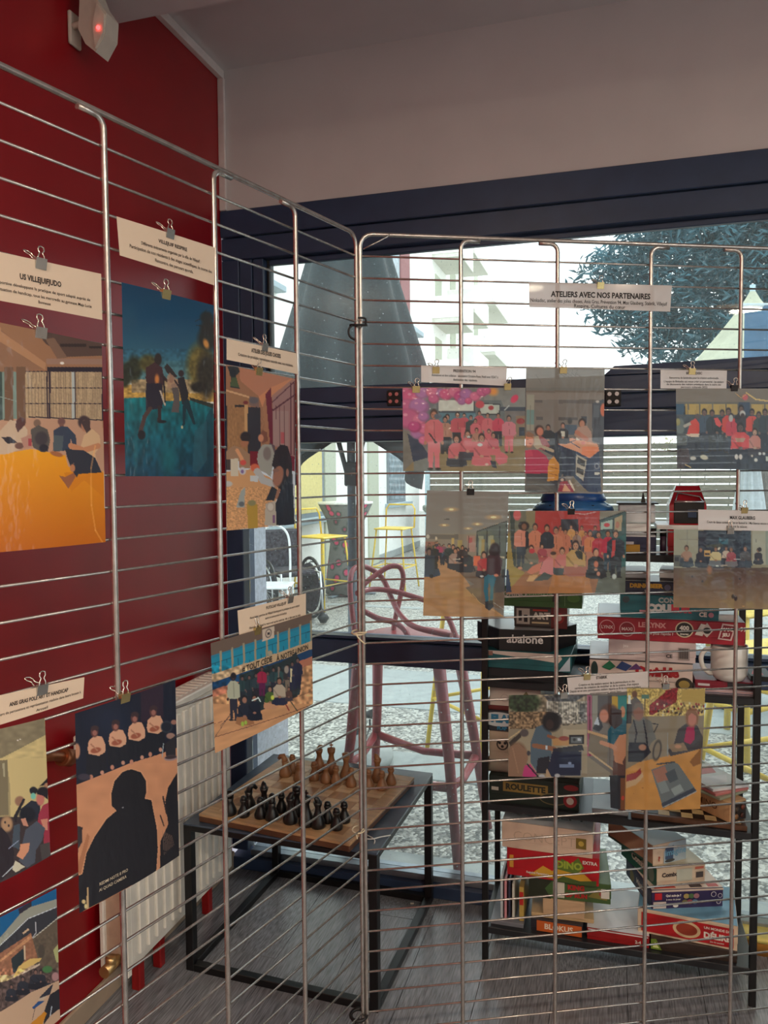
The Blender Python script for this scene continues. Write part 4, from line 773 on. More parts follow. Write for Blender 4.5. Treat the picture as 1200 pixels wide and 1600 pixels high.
MB().box(0, .10, -.04, .1, 0, .0535, bev=.004).build('case', mat('pale_grey_case', S(206, 214, 220), .4), sk)
MB().box(-.005, .108, -.045, .11, .0537, .0575, bev=.001).build('panel', M_black, sk); MB()._add([(.062, .0, .0575), (.075, .0, .0575), (.068, .01, .09), (.0685, .01, .09), (.062, .008, .0575), (.075, .008, .0575)], [[0, 1, 3, 2], [5, 4, 2, 3], [0, 2, 4], [1, 5, 3]]).build('fin', M_black, sk)
# yellow tub on the floor by the glazing
P = atz(1192, 1508, 0); yt = thing('plastic_tub', 'round orange-yellow plastic tub with a pale yellow lid on the floor by the glazing', 'tub', P+np.array([.035, .10, 0]))
MB().lathe([(0, 0), (.062, 0), (.068, .04), (.07, .045), (0, .045)], 32).build('tub', mat('orange_yellow_plastic', S(196, 138, 60), .5), yt); MB().lathe([(0, .045), (.073, .045), (.073, .058), (.062, .059), (0, .057)], 32).build('lid', mat('pale_yellow_plastic', S(226, 212, 120), .45), yt)
# little white scraps
t = thing('wire_tie', 'loose white wire tie left lying on the slate-grey table top', 'tie', atz(585, 1310, TH+.0022))
MB().tube(sm3([(-.05, .03, 0), (-.02, .018, 0), (0, -.01, .0015), (.0, -.03, 0)]), .0016, 6).tube(sm3([(-.045, -.0, .002), (-.01, -.01, .003), (.02, .005, .002), (.045, .018, 0)]), .0016, 6).build('wire', mat('white_tie_plastic', S(226, 228, 226), .5), t)
t = thing('paper_scrap', 'tiny white paper scrap on the dark floor under the table', 'scrap', atz(644, 1412, .0005))
MB().box(-.006, .006, -.004, .004, 0, .002, bev=.0005).build('scrap', mat('paper_edge', S(226, 222, 210), .7), t)
# ================================================================ the two wire grid panels
M_wire = mat('zinc_wire', S(190, 186, 182), .24, .85, noise=.08, scale=60)
ZT = HC+.551; CR = np.array([-.0505, 1.797, 0]); CLf = np.array([-.060, 1.797, 0])
aL, aR = math.radians(31.4), math.radians(82.1)
DL = np.array([-math.sin(aL), -math.cos(aL), 0]); DR = np.array([math.sin(aR), math.cos(aR), 0])
NL = np.array([math.cos(aL), -math.sin(aL), 0]); NR = np.array([math.cos(aR), -math.sin(aR), 0])   # towards the viewer
ZUP = np.array([0, 0, 1.])
def panel(lab, O, D, posts, first):
    t = thing('grid_panel', lab, 'display panel', O, math.atan2(D[1], D[0]), 'wire display panels')
    Wd = 1.175; r = .028
    top = ZT; bot = ZT-40*.05
    def loop():
        pts = []
        for cx, cz, a0 in ((Wd-r, top-r, 0), (r, top-r, 90), (r, bot+r, 180), (Wd-r, bot+r, 270)):
            for k in range(5): a = math.radians(a0+k*22.5); pts.append((cx+r*math.cos(a), 0, cz+r*math.sin(a)))
        return pts
    MB().tube(loop(), .0048, 10, True).build('frame', M_wire, t)
    wm = MB().tube([(0, 0, 0), (Wd, 0, 0)], .0024, 6).mesh('wire', M_wire)
    for k in range(1, 40):
        o = bpy.data.objects.new('wire', wm); COL.objects.link(o); o.parent = t; o.location = (0, 0, top-k*.05)
    for i, (p, s) in enumerate(posts):
        rr = .018; pts = []
        for zc, sg in ((top-.0095, 1), (bot+.0095, -1)):
            arc = [(p+s*(rr+.028), FY, zc)]+[(p+s*(rr-rr*math.sin(math.radians(a))), FY, zc-sg*(rr-rr*math.cos(math.radians(a)))) for a in (0, 22, 45, 68, 90)]
            pts += arc if sg == 1 else arc[::-1]
        MB().tube(pts, .0050, 10).build('post', M_wire, t)
    return t
FY = -.007     # posts sit on the viewer's side: D x Z
# for the left panel (D points to the viewer's left) the viewer's side is +y of its own frame
FY = .007
pL = panel('wire grid panel hung with judo and sport pictures along the red wall', CLf, DL, [(.2345, 1), (.469, -1), (.7035, 1), (.938, -1)], 1)
FY = -.007
pR = panel('wire grid panel hung with group pictures in front of the glazing', CR, DR, [(.2355, 1), (.471, -1), (.7065, 1), (.942, -1)], 1)
# ties at the corner
M_tieb = mat('black_tie_plastic', S(20, 20, 24), .5); M_tiew = mat('cream_tie_plastic', S(214, 204, 176), .5)
def tie(lab, y, m, tails, r=.016, rr=.0022):
    P = hit(563, y, CR, NR); t = thing('cable_tie', lab, 'tie', P, 0, 'ties joining the two panels')
    MB().tube([(-.004+r*math.cos(a), r*.9*math.sin(a), .003*math.sin(a)) for a in np.linspace(0, 2*math.pi, 17)[:-1]], rr, 6, True).build('loop', m, t)
    for pts in tails: MB().tube(sm3(pts), rr*.8, 6).build('tail', m, t)
tie('black tie looped round both panel edges, halfway up the grey parasol', 508, M_tieb, [[(-.014, -.012, 0), (-.026, -.015, -.012), (-.024, -.015, -.028), (-.012, -.014, -.036)], [(.012, -.012, 0), (.012, -.015, .012), (-.005, -.018, .013)]], .019, .0032)
tie('cream tie with two loose ends at the height of the dark window rail', 988, M_tiew, [[(-.01, -.014, 0), (-.003, -.02, -.01), (.012, -.02, -.024)], [(-.014, -.012, 0), (.0, -.018, .003), (.016, -.018, .003)]])
tie('cream tie knotted at the height of the chessboard corner', 1296, M_tiew, [[(-.01, -.014, 0), (-.006, -.02, -.014)], [(.002, -.016, .002), (.008, -.018, .01)]], .015, .0016)
tie('black tie with a thick head joining the panel edges near the floor', 1586, M_tieb, [[(.0, -.014, 0), (-.012, -.02, -.010), (-.026, -.02, -.022)]], .019, .0046)
t = thing('wire_tie', 'silvery twist wire bent across the inner top corner of the panel', 'tie', hit(570, 378, CR, NR))
MB().tube([hit(568, 389, CR+NR*.01, NR)-np.array(t.location), hit(590, 378, CR+NR*.012, NR)-np.array(t.location), hit(605, 370, CR+NR*.010, NR)-np.array(t.location), hit(609, 365, CR+NR*.010, NR)-np.array(t.location)], .0016, 6).build('wire', M_wire, t)
# ================================================================ prints and captions
printmat('print_matt', .16); printmat('print_backlit', .36, see=.035)
M_pap = {'L': mat('lamplight_tinted_paper', S(236, 218, 196), .5, noise=.01, coat=.5, trans=.15), 'R': mat('laminated_white_paper_lit', S(226, 222, 222), .5, noise=.01, coat=.5, trans=.32, see=.035)}  # left sheets: white paper with warm lamplight tinted into its colour
M_ink = mat('black_print_ink', S(30, 26, 28), .6, noise=.01)
PN = {'L': (CLf, NL, DL), 'R': (CR, NR, DR)}
def homog(q):       # unit square (s,t from the top left) -> reference pixel
    (x0, y0), (x1, y1), (x2, y2), (x3, y3) = q
    dx1, dx2, dx3 = x1-x2, x3-x2, x0-x1+x2-x3; dy1, dy2, dy3 = y1-y2, y3-y2, y0-y1+y2-y3
    de = dx1*dy2-dx2*dy1; g = (dx3*dy2-dx2*dy3)/de; h = (dx1*dy3-dx3*dy1)/de
    return np.array([[x1-x0+g*x1, x3-x0+h*x3, x0], [y1-y0+g*y1, y3-y0+h*y3, y0], [g, h, 1]])
class Paint:
    def __init__(s, X, Y, bg, ref): s.X = X; s.Y = Y; s.c = np.tile(np.array(bg, float), (len(X), 1)); s.ref = ref; s.o = (0, 0, 1, 0)
    def Z(s, x, y, k, sh=0): s.o = (x, y, k, sh); return s         # shapes are noted in enlarged-crop units
    def xy(s): x, y, k, sh = s.o; U = (s.X-x)*k; return U, (s.Y-y)*k-sh*U
    def mix(s, m, c): m = np.clip(m, 0, 1)[:, None]; s.c = s.c*(1-m)+np.array(c, float)*m; return s
    def poly(s, pts, c, a=1.):
        U, V = s.xy(); ins = np.zeros(len(U), bool); n = len(pts)
        for i in range(n):
            (x0, y0), (x1, y1) = pts[i], pts[(i+1) % n]
            if y0 == y1: continue
            cnd = ((y0 > V) != (y1 > V)) & (U < (x1-x0)*(V-y0)/(y1-y0)+x0); ins ^= cnd
        return s.mix(ins*a, c)
    def rect(s, x0, y0, x1, y1, c, a=1.): U, V = s.xy(); return s.mix(((U >= x0) & (U <= x1) & (V >= y0) & (V <= y1))*a, c)
    def ell(s, cx, cy, rx, ry, c, rot=0, a=1., soft=.15):
        U, V = s.xy(); t = math.radians(rot); dx = (U-cx); dy = (V-cy); A = (dx*math.cos(t)+dy*math.sin(t))/rx; B_ = (-dx*math.sin(t)+dy*math.cos(t))/ry
        d = np.sqrt(A*A+B_*B_); return s.mix(np.clip((1+soft-d)/(2*soft), 0, 1)*a, c)
    def line(s, pts, w, c, a=1.):
        U, V = s.xy()
        for (x0, y0), (x1, y1) in zip(pts, pts[1:]):
            L2 = (x1-x0)**2+(y1-y0)**2+1e-9; t = np.clip(((U-x0)*(x1-x0)+(V-y0)*(y1-y0))/L2, 0, 1)
            d = np.hypot(U-x0-t*(x1-x0), V-y0-t*(y1-y0)); s.mix((d < w/2)*a, c)
        return s
    def vgrad(s, y0, c0, y1, c1): U, V = s.xy(); t = np.clip((V-y0)/(y1-y0), 0, 1)[:, None]; m = ((V >= y0) & (V <= y1))[:, None]; s.c = np.where(m, np.array(c0)*(1-t)+np.array(c1)*t, s.c); return s
    def noise(s, amp, sc, ymin=-1e9, ymax=1e9, seed=0, sx_=1.):
        U, V = s.xy(); r = np.random.RandomState(seed); G = r.rand(64, 64); a = (U/sc*sx_) % 63; b = (V/sc) % 63; i = a.astype(int); j = b.astype(int); fa = a-i; fb = b-j
        v = G[i, j]*(1-fa)*(1-fb)+G[i+1, j]*fa*(1-fb)+G[i, j+1]*(1-fa)*fb+G[i+1, j+1]*fa*fb
        s.c = s.c*(1+((v-.5)*2*amp*((V > ymin) & (V < ymax)))[:, None]); return s
    def man(s, x, y, h, top, bot=(40, 42, 50), skin=(150, 104, 84), hair=(34, 26, 26), w=.30, sit=False, face=True):
        """standing figure, feet at y; seated or crouching when sit"""
        hh = h*(.15 if not sit else .24); hw = hh*.36; W2 = h*w/2 if not sit else h*w*.8
        if not sit:
            s.poly([(x-W2*.7, y-h*.5), (x+W2*.7, y-h*.5), (x+W2*.6, y), (x+W2*.15, y), (x, y-h*.35), (x-W2*.15, y), (x-W2*.6, y)], bot)
            s.poly([(x-W2*.45, y-h*.84), (x+W2*.45, y-h*.84), (x+W2, y-h*.76), (x+W2*1.1, y-h*.5), (x+W2*.8, y-h*.46), (x-W2*.8, y-h*.46), (x-W2*1.1, y-h*.5), (x-W2, y-h*.76)], top)
            s.ell(x-W2*.95, y-h*.45, h*.025, h*.035, skin); s.ell(x+W2*.95, y-h*.45, h*.025, h*.035, skin)
            s.line([(x, y-h*.8), (x+W2*.1, y-h*.5)], h*.012, np.array(top)*.75)
            s.ell(x-W2*.4, y-h*.01, h*.05, h*.02, (40, 36, 38)); s.ell(x+W2*.45, y-h*.01, h*.05, h*.02, (40, 36, 38))
            cy = y-h*.92
        else:
            s.poly([(x-W2, y-h*.06), (x-W2*.9, y-h*.3), (x+W2*.9, y-h*.3), (x+W2*1.05, y-h*.06), (x+W2*.5, y), (x-W2*.5, y)], bot)
            s.poly([(x-W2*.35, y-h*.74), (x+W2*.35, y-h*.74), (x+W2*.75, y-h*.62), (x+W2*.8, y-h*.28), (x-W2*.8, y-h*.28), (x-W2*.75, y-h*.62)], top)
            s.line([(x-W2*.7, y-h*.55), (x-W2*.1, y-h*.3), (x+W2*.6, y-h*.3)], h*.05, np.array(top)*.82); s.ell(x, y-h*.3, h*.06, h*.045, skin)
            cy = y-h*.86
        s.ell(x, cy-hh*.1, hw*1.15, hh*.56, hair); s.ell(x, cy+hh*.06, hw*.85, hh*.42, skin)
        if face: s.ell(x-hw*.35, cy, hw*.16, hh*.05, (50, 36, 36)); s.ell(x+hw*.35, cy, hw*.16, hh*.05, (50, 36, 36)); s.ell(x, cy+hh*.26, hw*.3, hh*.05, (110, 60, 56))
        return s
def curl(s, t, b): return b*math.sin(math.pi*s)*(.4+.6*t)
def sheet(name, lab, cat, q, side, group, paint=None, bg=(200, 200, 200), ref=(210, 195, 175), off=.0125, bulge=.004, cell=1.05, tilt=None):
    O, N, D = PN[side]; ctr = hit(sum(p[0] for p in q)/4, sum(p[1] for p in q)/4, O+N*off, N)
    H = homog(q); wpx = max(math.dist(q[0], q[1]), math.dist(q[3], q[2])); hpx = max(math.dist(q[0], q[3]), math.dist(q[1], q[2]))
    nu, nv = (int(wpx/cell)+1, int(hpx/cell)+1) if paint else (14, 8)
    c3 = [hit(x, y, O+N*off, N) for x, y in q]
    ss = np.linspace(0, 1, nu+1); tt = np.linspace(0, 1, nv+1); SS, TT = np.meshgrid(ss, tt); s_, t_ = SS.ravel(), TT.ravel()
    V = ((1-s_)*(1-t_))[:, None]*c3[0]+(s_*(1-t_))[:, None]*c3[1]+(s_*t_)[:, None]*c3[2]+((1-s_)*t_)[:, None]*c3[3]
    V = V+N*(bulge*np.sin(np.pi*s_)*(.3+.7*t_))[:, None]-ctr
    i = np.arange(nv)[:, None]*(nu+1)+np.arange(nu)[None, :]; i = i.ravel()
    me = bpy.data.meshes.new(name); me.from_pydata(V.tolist(), [], np.stack([i, i+nu+1, i+nu+2, i+1], 1).tolist())
    me.polygons.foreach_set('use_smooth', [True]*len(me.polygons))
    o = bpy.data.objects.new(name, me); COL.objects.link(o); o.location = ctr
    if paint:
        # the print is noted in the frame of the sheet itself: its four corners are mapped to the study crop
        den = H[2, 0]*s_+H[2, 1]*t_+H[2, 2]
        # world-bilinear position of each grid point in the study crop
        Pw = V+ctr-N*(bulge*np.sin(np.pi*s_)*(.3+.7*t_))[:, None]-CAM; zz = Pw@FW
        X = 600+F*(Pw@RT)/zz; Y = 800-F*(Pw@UP)/zz
        p = Paint(X, Y, bg, ref); paint(p); col = lin(np.clip(p.c, 0, 255))/lin(ref)*(.72 if side == 'L' else .62)
        at = me.color_attributes.new('print', 'FLOAT_COLOR', 'POINT'); buf = np.ones((len(X), 4)); buf[:, :3] = np.clip(col, 0, .9); at.data.foreach_set('color', buf.ravel())
        me.materials.append(MATS['print_matt' if side == 'L' else 'print_backlit'])
    else: me.materials.append(M_pap[side])
    me.update(); tag(o, lab, cat, group)
    o_c = (ctr, c3, N, off, bulge); return o, o_c
def letter(o, oc, lines, m=M_ink, par_name='lettering', skew=None):
    """lines: (words, s, t, height as share of sheet height, bold, width share or None)"""
    ctr, c3, N, off, bulge = oc; mb = MB(); X0 = (c3[1]-c3[0]+c3[2]-c3[3])/2; Hh = (np.linalg.norm(c3[0]-c3[3])+np.linalg.norm(c3[1]-c3[2]))/2; Wd = np.linalg.norm(X0); X = X0/Wd
    for w_, s, t, hs, bold, wid in lines:
        P = (c3[0]*(1-s)+c3[1]*s)*(1-t)+(c3[3]*(1-s)+c3[2]*s)*t-ctr
        Xd = (c3[1]-c3[0])*(1-t)+(c3[2]-c3[3])*t; Xd /= np.linalg.norm(Xd); Yd = (c3[0]-c3[3])*(1-s)+(c3[1]-c3[2])*s; Yd /= np.linalg.norm(Yd)
        me = text(w_, 1., bold); xs = [v.co.x for v in me.vertices]; nat = (max(xs)-min(xs))*hs*Hh if xs else 1
        ws = (wid*Wd/nat) if wid else 1.
        k = len(mb.v); add_text(mb, w_, 1., (0, 0, 0), (1, 0, 0), (0, 1, 0), (0, 0, 1), bold, off=0)
        for j in range(k, len(mb.v)):
            x, y, _ = mb.v[j]; ds = x*hs*Hh*ws; sc_ = s+ds/Wd; b = bulge*math.sin(math.pi*min(max(sc_, 0), 1))*(.3+.7*t)
            q = P+Xd*ds+Yd*y*hs*Hh+N*(b+.0006); mb.v[j] = tuple(q)
    return mb.build(par_name, m, o)
def clip(lab, x, y, side, s=1., ax=0, col='g', lean=0., off=.012):
    """binder clip: folded body plus two wire handles; (x, y) is where its body sits"""
    O, N, D = PN[side]; P = hit(x, y, O+N*off, N); X = -D if side == 'L' else D
    t = thing('binder_clip', lab, 'clip', P, math.atan2(X[1], X[0]), 'binder clips on the panels')
    w = .0088*s; mb = MB(); mb.prism([(-.0045, -.004), (.0045, -.004), (.0012, .011), (-.0012, .011)], -w, w)
    for k in range(len(mb.v)): a, b, c = mb.v[k]; mb.v[k] = (b, a, -c+.004)
    mb.build('body', mat('clip_steel_'+col, {'g': S(214, 196, 140), 's': S(190, 190, 186), 'k': S(34, 32, 34)}[col], .25, .9 if col != 'k' else .2), t)
    hm = mat('clip_wire', S(214, 206, 196), .2, .95)
    for sg, tiltx, ty in ((-1, .16+lean, -.2), (1, -.62+lean, -.62)):
        hp = [(-.0058, 0, 0), (-.0050, 0, .008), (-.0022, 0, .013), (-.0050, 0, .0175), (-.0040, 0, .0222), (0, 0, .0238), (.0040, 0, .0222), (.0050, 0, .0175), (.0022, 0, .013), (.0050, 0, .008), (.0058, 0, 0)]
        pts = [(a*s+c*s*math.sin(tiltx), sg*.002+c*s*math.sin(ty)*-1, .004+c*s*math.cos(ty)*math.cos(tiltx)) for a, b, c in hp]
        MB().tube(pts, .00115*s, 6).build('wire_handle', hm, t)
    return t
GC = 'caption sheets on the panels'; GP = 'picture prints on the panels'
CAPQ = [
 ('white caption sheet above the orange mat picture', 'L', [(-60, 381), (158, 428), (160, 500), (-60, 459)], (63, 413),
  [('US VILLEJUIFJUDO', .52, .42, .16, .03, .30), ('Association sportive développant la pratique de sport adapté auprès de', .49, .62, .09, .01, .82), ('personnes en situation de handicap, tous les mercredis au gymnase Maja Lucie', .49, .76, .09, .01, .84), ('Bonneuse', .54, .88, .09, .01, .09)]),
 ('white caption sheet above the blue sky picture', 'L', [(182, 338), (336, 387), (335, 446), (187, 399)], (265, 366),
  [('VILLEJUIF RESPIRE', .53, .30, .13, .02, .30), ('Différents évènements organisés par la ville de Villejuif :', .52, .50, .12, .01, .62), ('Participation de nos résidents à des stages scientifiques, la course des', .53, .67, .12, .01, .86), ('Rencontre, des parcours sportifs.', .54, .84, .12, .01, .40)]),
 ('small white caption sheet above the indoor table picture', 'L', [(354, 529), (463, 552), (466, 585), (354, 562)], (413, 543),
  [('ATELIER DES JOLIES CHOSES', .53, .32, .26, .03, .42), ('Création de produits cosmétiques naturels avec nos résidents', .53, .64, .2, .01, .78)]),
 ('white caption sheet above the sports hall banner picture', 'L', [(371, 954), (478, 927), (478, 972), (374, 999)], (453, 937),
  [('FUTSCAF VILLEJUIF', .53, .16, .14, .02, .30), ('Association sportive de Villejuif développant la pratique du sport adapté', .52, .36, .11, .01, .74), ('auprès de jeunes porteurs de handicap', .52, .50, .11, .01, .32), ('Séances de futsal le mercredi après midi de 14h à 16h avec le club', .52, .70, .11, .01, .76), ('Maurice Thorez, le 18e Tournoi', .52, .84, .11, .01, .34)]),
 ('lowest white caption sheet of the red wall panel, beside the hooded silhouette picture', 'L', [(-60, 1099), (132, 1058), (130, 1091), (-60, 1151)], (65, 1078),
  [('ANIS GRAS POLE ART ET HANDICAP', .60, .40, .20, .03, .50), ('Ateliers de percussions et représentation réalisée dans leurs locaux à', .60, .66, .14, .01, .74), ('Arcueil', .62, .88, .14, .01, .10)]),
 ('wide white caption sheet headed ATELIERS AVEC NOS PARTENAIRES, highest on the window panel', 'R', [(826, 441), (1050, 446), (1047, 487), (827, 480)], (938, 447),
  [('ATELIERS AVEC NOS PARTENAIRES', .50, .46, .30, .035, .70), ('Ninkadisc, atelier des jolies choses, Anis Gras, Prévention 94, Max Glauberg, Stabrik, Villejuif', .49, .72, .2, .01, .96), ('Respire, Cultures du cœur', .49, .9, .2, .01, .36)]),
 ('white caption sheet above the pink balloon picture', 'R', [(658, 571), (792, 574), (791, 603), (658, 597)], (681, 579),
  [('PREVENTION 94', .50, .28, .22, .02, .26), ('Animations et don collation : association Octobre Rose, Noël avec l’ESAT à', .51, .56, .19, .01, .78), ('destination des résidents', .51, .78, .19, .01, .28)]),
 ('white caption sheet above the orange-vested group picture', 'R', [(1032, 578), (1136, 579), (1135, 608), (1032, 607)], (1081, 581),
  [('BINKADISC', .50, .17, .18, .02, .24), ('Rencontres de bénévoles pour la création audiovisuelle', .50, .42, .15, .01, .74), ('L’équipe de Binkadisc est venue créer un partenariat : les ateliers', .50, .62, .15, .01, .90), ('de découverte des métiers artistiques dans le cadre des', .50, .77, .15, .01, .82), ('parcours culturels 2022', .50, .92, .15, .01, .40)]),
 ('white caption sheet above the bare dance hall picture', 'R', [(1091, 796), (1222, 799), (1222, 832), (1091, 828)], (1163, 798),
  [('MAX GLAUBERG', .52, .36, .22, .03, .30), ('Cours de danse contemporaine en fauteuil le 1 Mai Séances encore orchestrées', .52, .60, .17, .01, .84), ('pendant la saison', .45, .78, .17, .01, .24)]),
 ('white caption sheet just over the outdoor workshop pictures', 'R', [(886, 1059), (1012, 1049), (1013, 1081), (889, 1089)], (917, 1058),
  [('STABRIK', .42, .12, .2, .03, .14), ('Création et des ateliers autour de la permaculture et des', .48, .42, .16, .01, .70), ('services de création de mobilier et de la cuisine, d’un espace', .48, .57, .16, .01, .80), ('Depuis un an avec participation, ateliers réparés au fil de nos ans et ateliers', .46, .72, .16, .01, .88), ('entretiennent ainsi lien.', .46, .88, .16, .01, .40)]),
]
for lab, side, q, cl, lines in CAPQ:
    o, oc = sheet('caption_sheet', lab, 'caption', q, side, GC, off=.0135, bulge=.002); letter(o, oc, lines)
    key = lab.split(' above ')[-1] if ' above ' in lab else lab.split('just over ')[-1] if 'just over' in lab else 'drummers picture' if 'lowest' in lab else 'top of the window panel'
    clip('binder clip gripping the caption sheet '+('headed partners workshops at the ' if 'top of' in key else 'beside the ' if 'drummers' in key else 'above the ')+key.replace('the ', '', 1), cl[0], cl[1], side, .95, col='s' if side == 'L' else 'g', off=.0140)
# -------------------------------------------------------- the pictures
SK = (150, 96, 72)
def judo(p):
    p.Z(0, 500, 4.32)
    p.rect(-999, -99, 999, 900, (150, 100, 66)); p.poly([(-300, -50), (0, 60), (300, 330), (0, 360), (-300, 360)], (142, 96, 66)); p.poly([(-300, -99), (0, 50), (0, 75), (300, 290), (300, 340), (-300, -40)], (172, 118, 78))
    p.poly([(230, 60), (720, 150), (720, 240), (440, 250), (300, 160)], (84, 58, 46)); p.poly([(300, 130), (360, 120), (450, 255), (380, 262)], (120, 84, 62)); p.rect(400, 160, 580, 182, (50, 34, 30)); p.rect(600, 176, 720, 192, (46, 32, 28))
    p.rect(305, 262, 720, 300, (150, 108, 84)); p.ell(413, 292, 14, 9, (250, 220, 180)); p.rect(310, 318, 720, 345, (40, 28, 34))
    p.rect(160, 345, 720, 680, (176, 140, 100)).noise(.10, 9, 345, 680, 3, 2.2); p.rect(-300, 350, 160, 680, (120, 130, 110)); p.rect(-300, 350, 10, 680, (60, 70, 60))
    for x in range(170, 690, 11): p.line([(x, 348), (x+4, 660)], 2.2, (120, 92, 70), .8)
    p.rect(320, 345, 332, 670, (46, 30, 40)); p.rect(478, 345, 500, 672, (176, 168, 150)); p.rect(686, 345, 700, 680, (46, 30, 40)); p.rect(498, 345, 506, 672, (46, 30, 40)); p.rect(305, 345, 314, 660, (46, 30, 40))
    for y in (345, 456, 562): p.rect(160, y, 690, y+6, (46, 30, 40))
    p.line([(185, 655), (700, 676)], 8, (46, 30, 40)); p.poly([(180, 662), (690, 682), (720, 1020), (-300, 1020), (-300, 700)], (184, 132, 98))
    p.rect(22, 318, 82, 680, (112, 76, 52)); p.rect(104, 316, 164, 700, (112, 76, 52)); p.line([(-300, 500), (0, 520), (100, 548)], 3, (150, 150, 130))
    p.poly([(-300, 905), (0, 905), (200, 870), (430, 915), (450, 990), (700, 1030), (720, 1600), (-300, 1620)], (226, 132, 8)); p.vgrad(905, (228, 136, 10), 1620, (196, 98, 0)) if False else None
    U, V = p.xy(); m = ((p.c[:, 0] > 215) & (p.c[:, 2] < 20)); t = np.clip((V-880)/700, 0, 1)[:, None]; p.c = np.where(m[:, None], np.array((232, 144, 16))*(1-t)+np.array((186, 88, 0))*t, p.c)
    p.poly([(420, 1030), (700, 1020), (700, 1200), (560, 1080), (470, 1160)], (206, 112, 10), .7)
    # four seated people
    p.poly([(0, 740), (60, 675), (130, 690), (175, 740), (165, 860), (110, 880), (40, 905), (-60, 910), (-80, 800)], (196, 158, 122)); p.poly([(100, 680), (130, 655), (160, 670), (158, 710), (110, 760), (95, 720)], (84, 48, 42)); p.poly([(0, 790), (60, 790), (110, 830), (40, 835)], (44, 36, 40)); p.ell(120, 850, 30, 22, (110, 70, 56))
    p.ell(240, 697, 24, 26, (120, 86, 64)); p.poly([(195, 740), (250, 710), (310, 740), (328, 810), (310, 890), (265, 890), (210, 860), (200, 800)], (84, 72, 62)); p.ell(268, 800, 44, 46, (62, 50, 50)); p.ell(283, 865, 30, 26, (40, 34, 40)); p.poly([(130, 800), (200, 770), (200, 860), (150, 865)], (176, 120, 96)); p.rect(178, 800, 200, 850, (160, 60, 60))
    p.ell(406, 686, 26, 26, (110, 70, 60)); p.rect(392, 700, 420, 730, (120, 76, 60)); p.poly([(350, 745), (400, 718), (450, 722), (505, 780), (508, 850), (480, 850), (470, 800), (460, 880), (350, 890)], (52, 56, 66)); p.poly([(352, 780), (420, 780), (410, 885), (345, 880)], (76, 80, 78)); p.ell(370, 905, 44, 16, (160, 90, 50), 15)
    p.ell(562, 690, 42, 44, (66, 46, 44)); p.ell(570, 715, 28, 38, (170, 108, 76)); p.poly([(540, 690), (600, 660), (608, 740), (580, 765)], (70, 48, 44)); p.poly([(560, 780), (620, 735), (672, 780), (676, 850), (640, 900), (660, 1000), (560, 900), (540, 850)], (204, 156, 110))
    p.line([(660, 850), (560, 880), (470, 850)], 38, (190, 120, 78)); p.poly([(430, 870), (560, 880), (640, 930), (686, 1030), (590, 1035), (520, 1040), (510, 1065), (480, 1020), (490, 960), (470, 1000), (440, 920)], (44, 42, 48)); p.poly([(385, 1050), (430, 1060), (490, 1030), (500, 1060), (450, 1140), (430, 1110)], (150, 84, 50)); p.ell(480, 1000, 18, 26, (180, 110, 70))
    p.line([(640, 850), (610, 1000), (612, 1250), (640, 1420), (690, 1500)], 11, (238, 160, 90), .45)
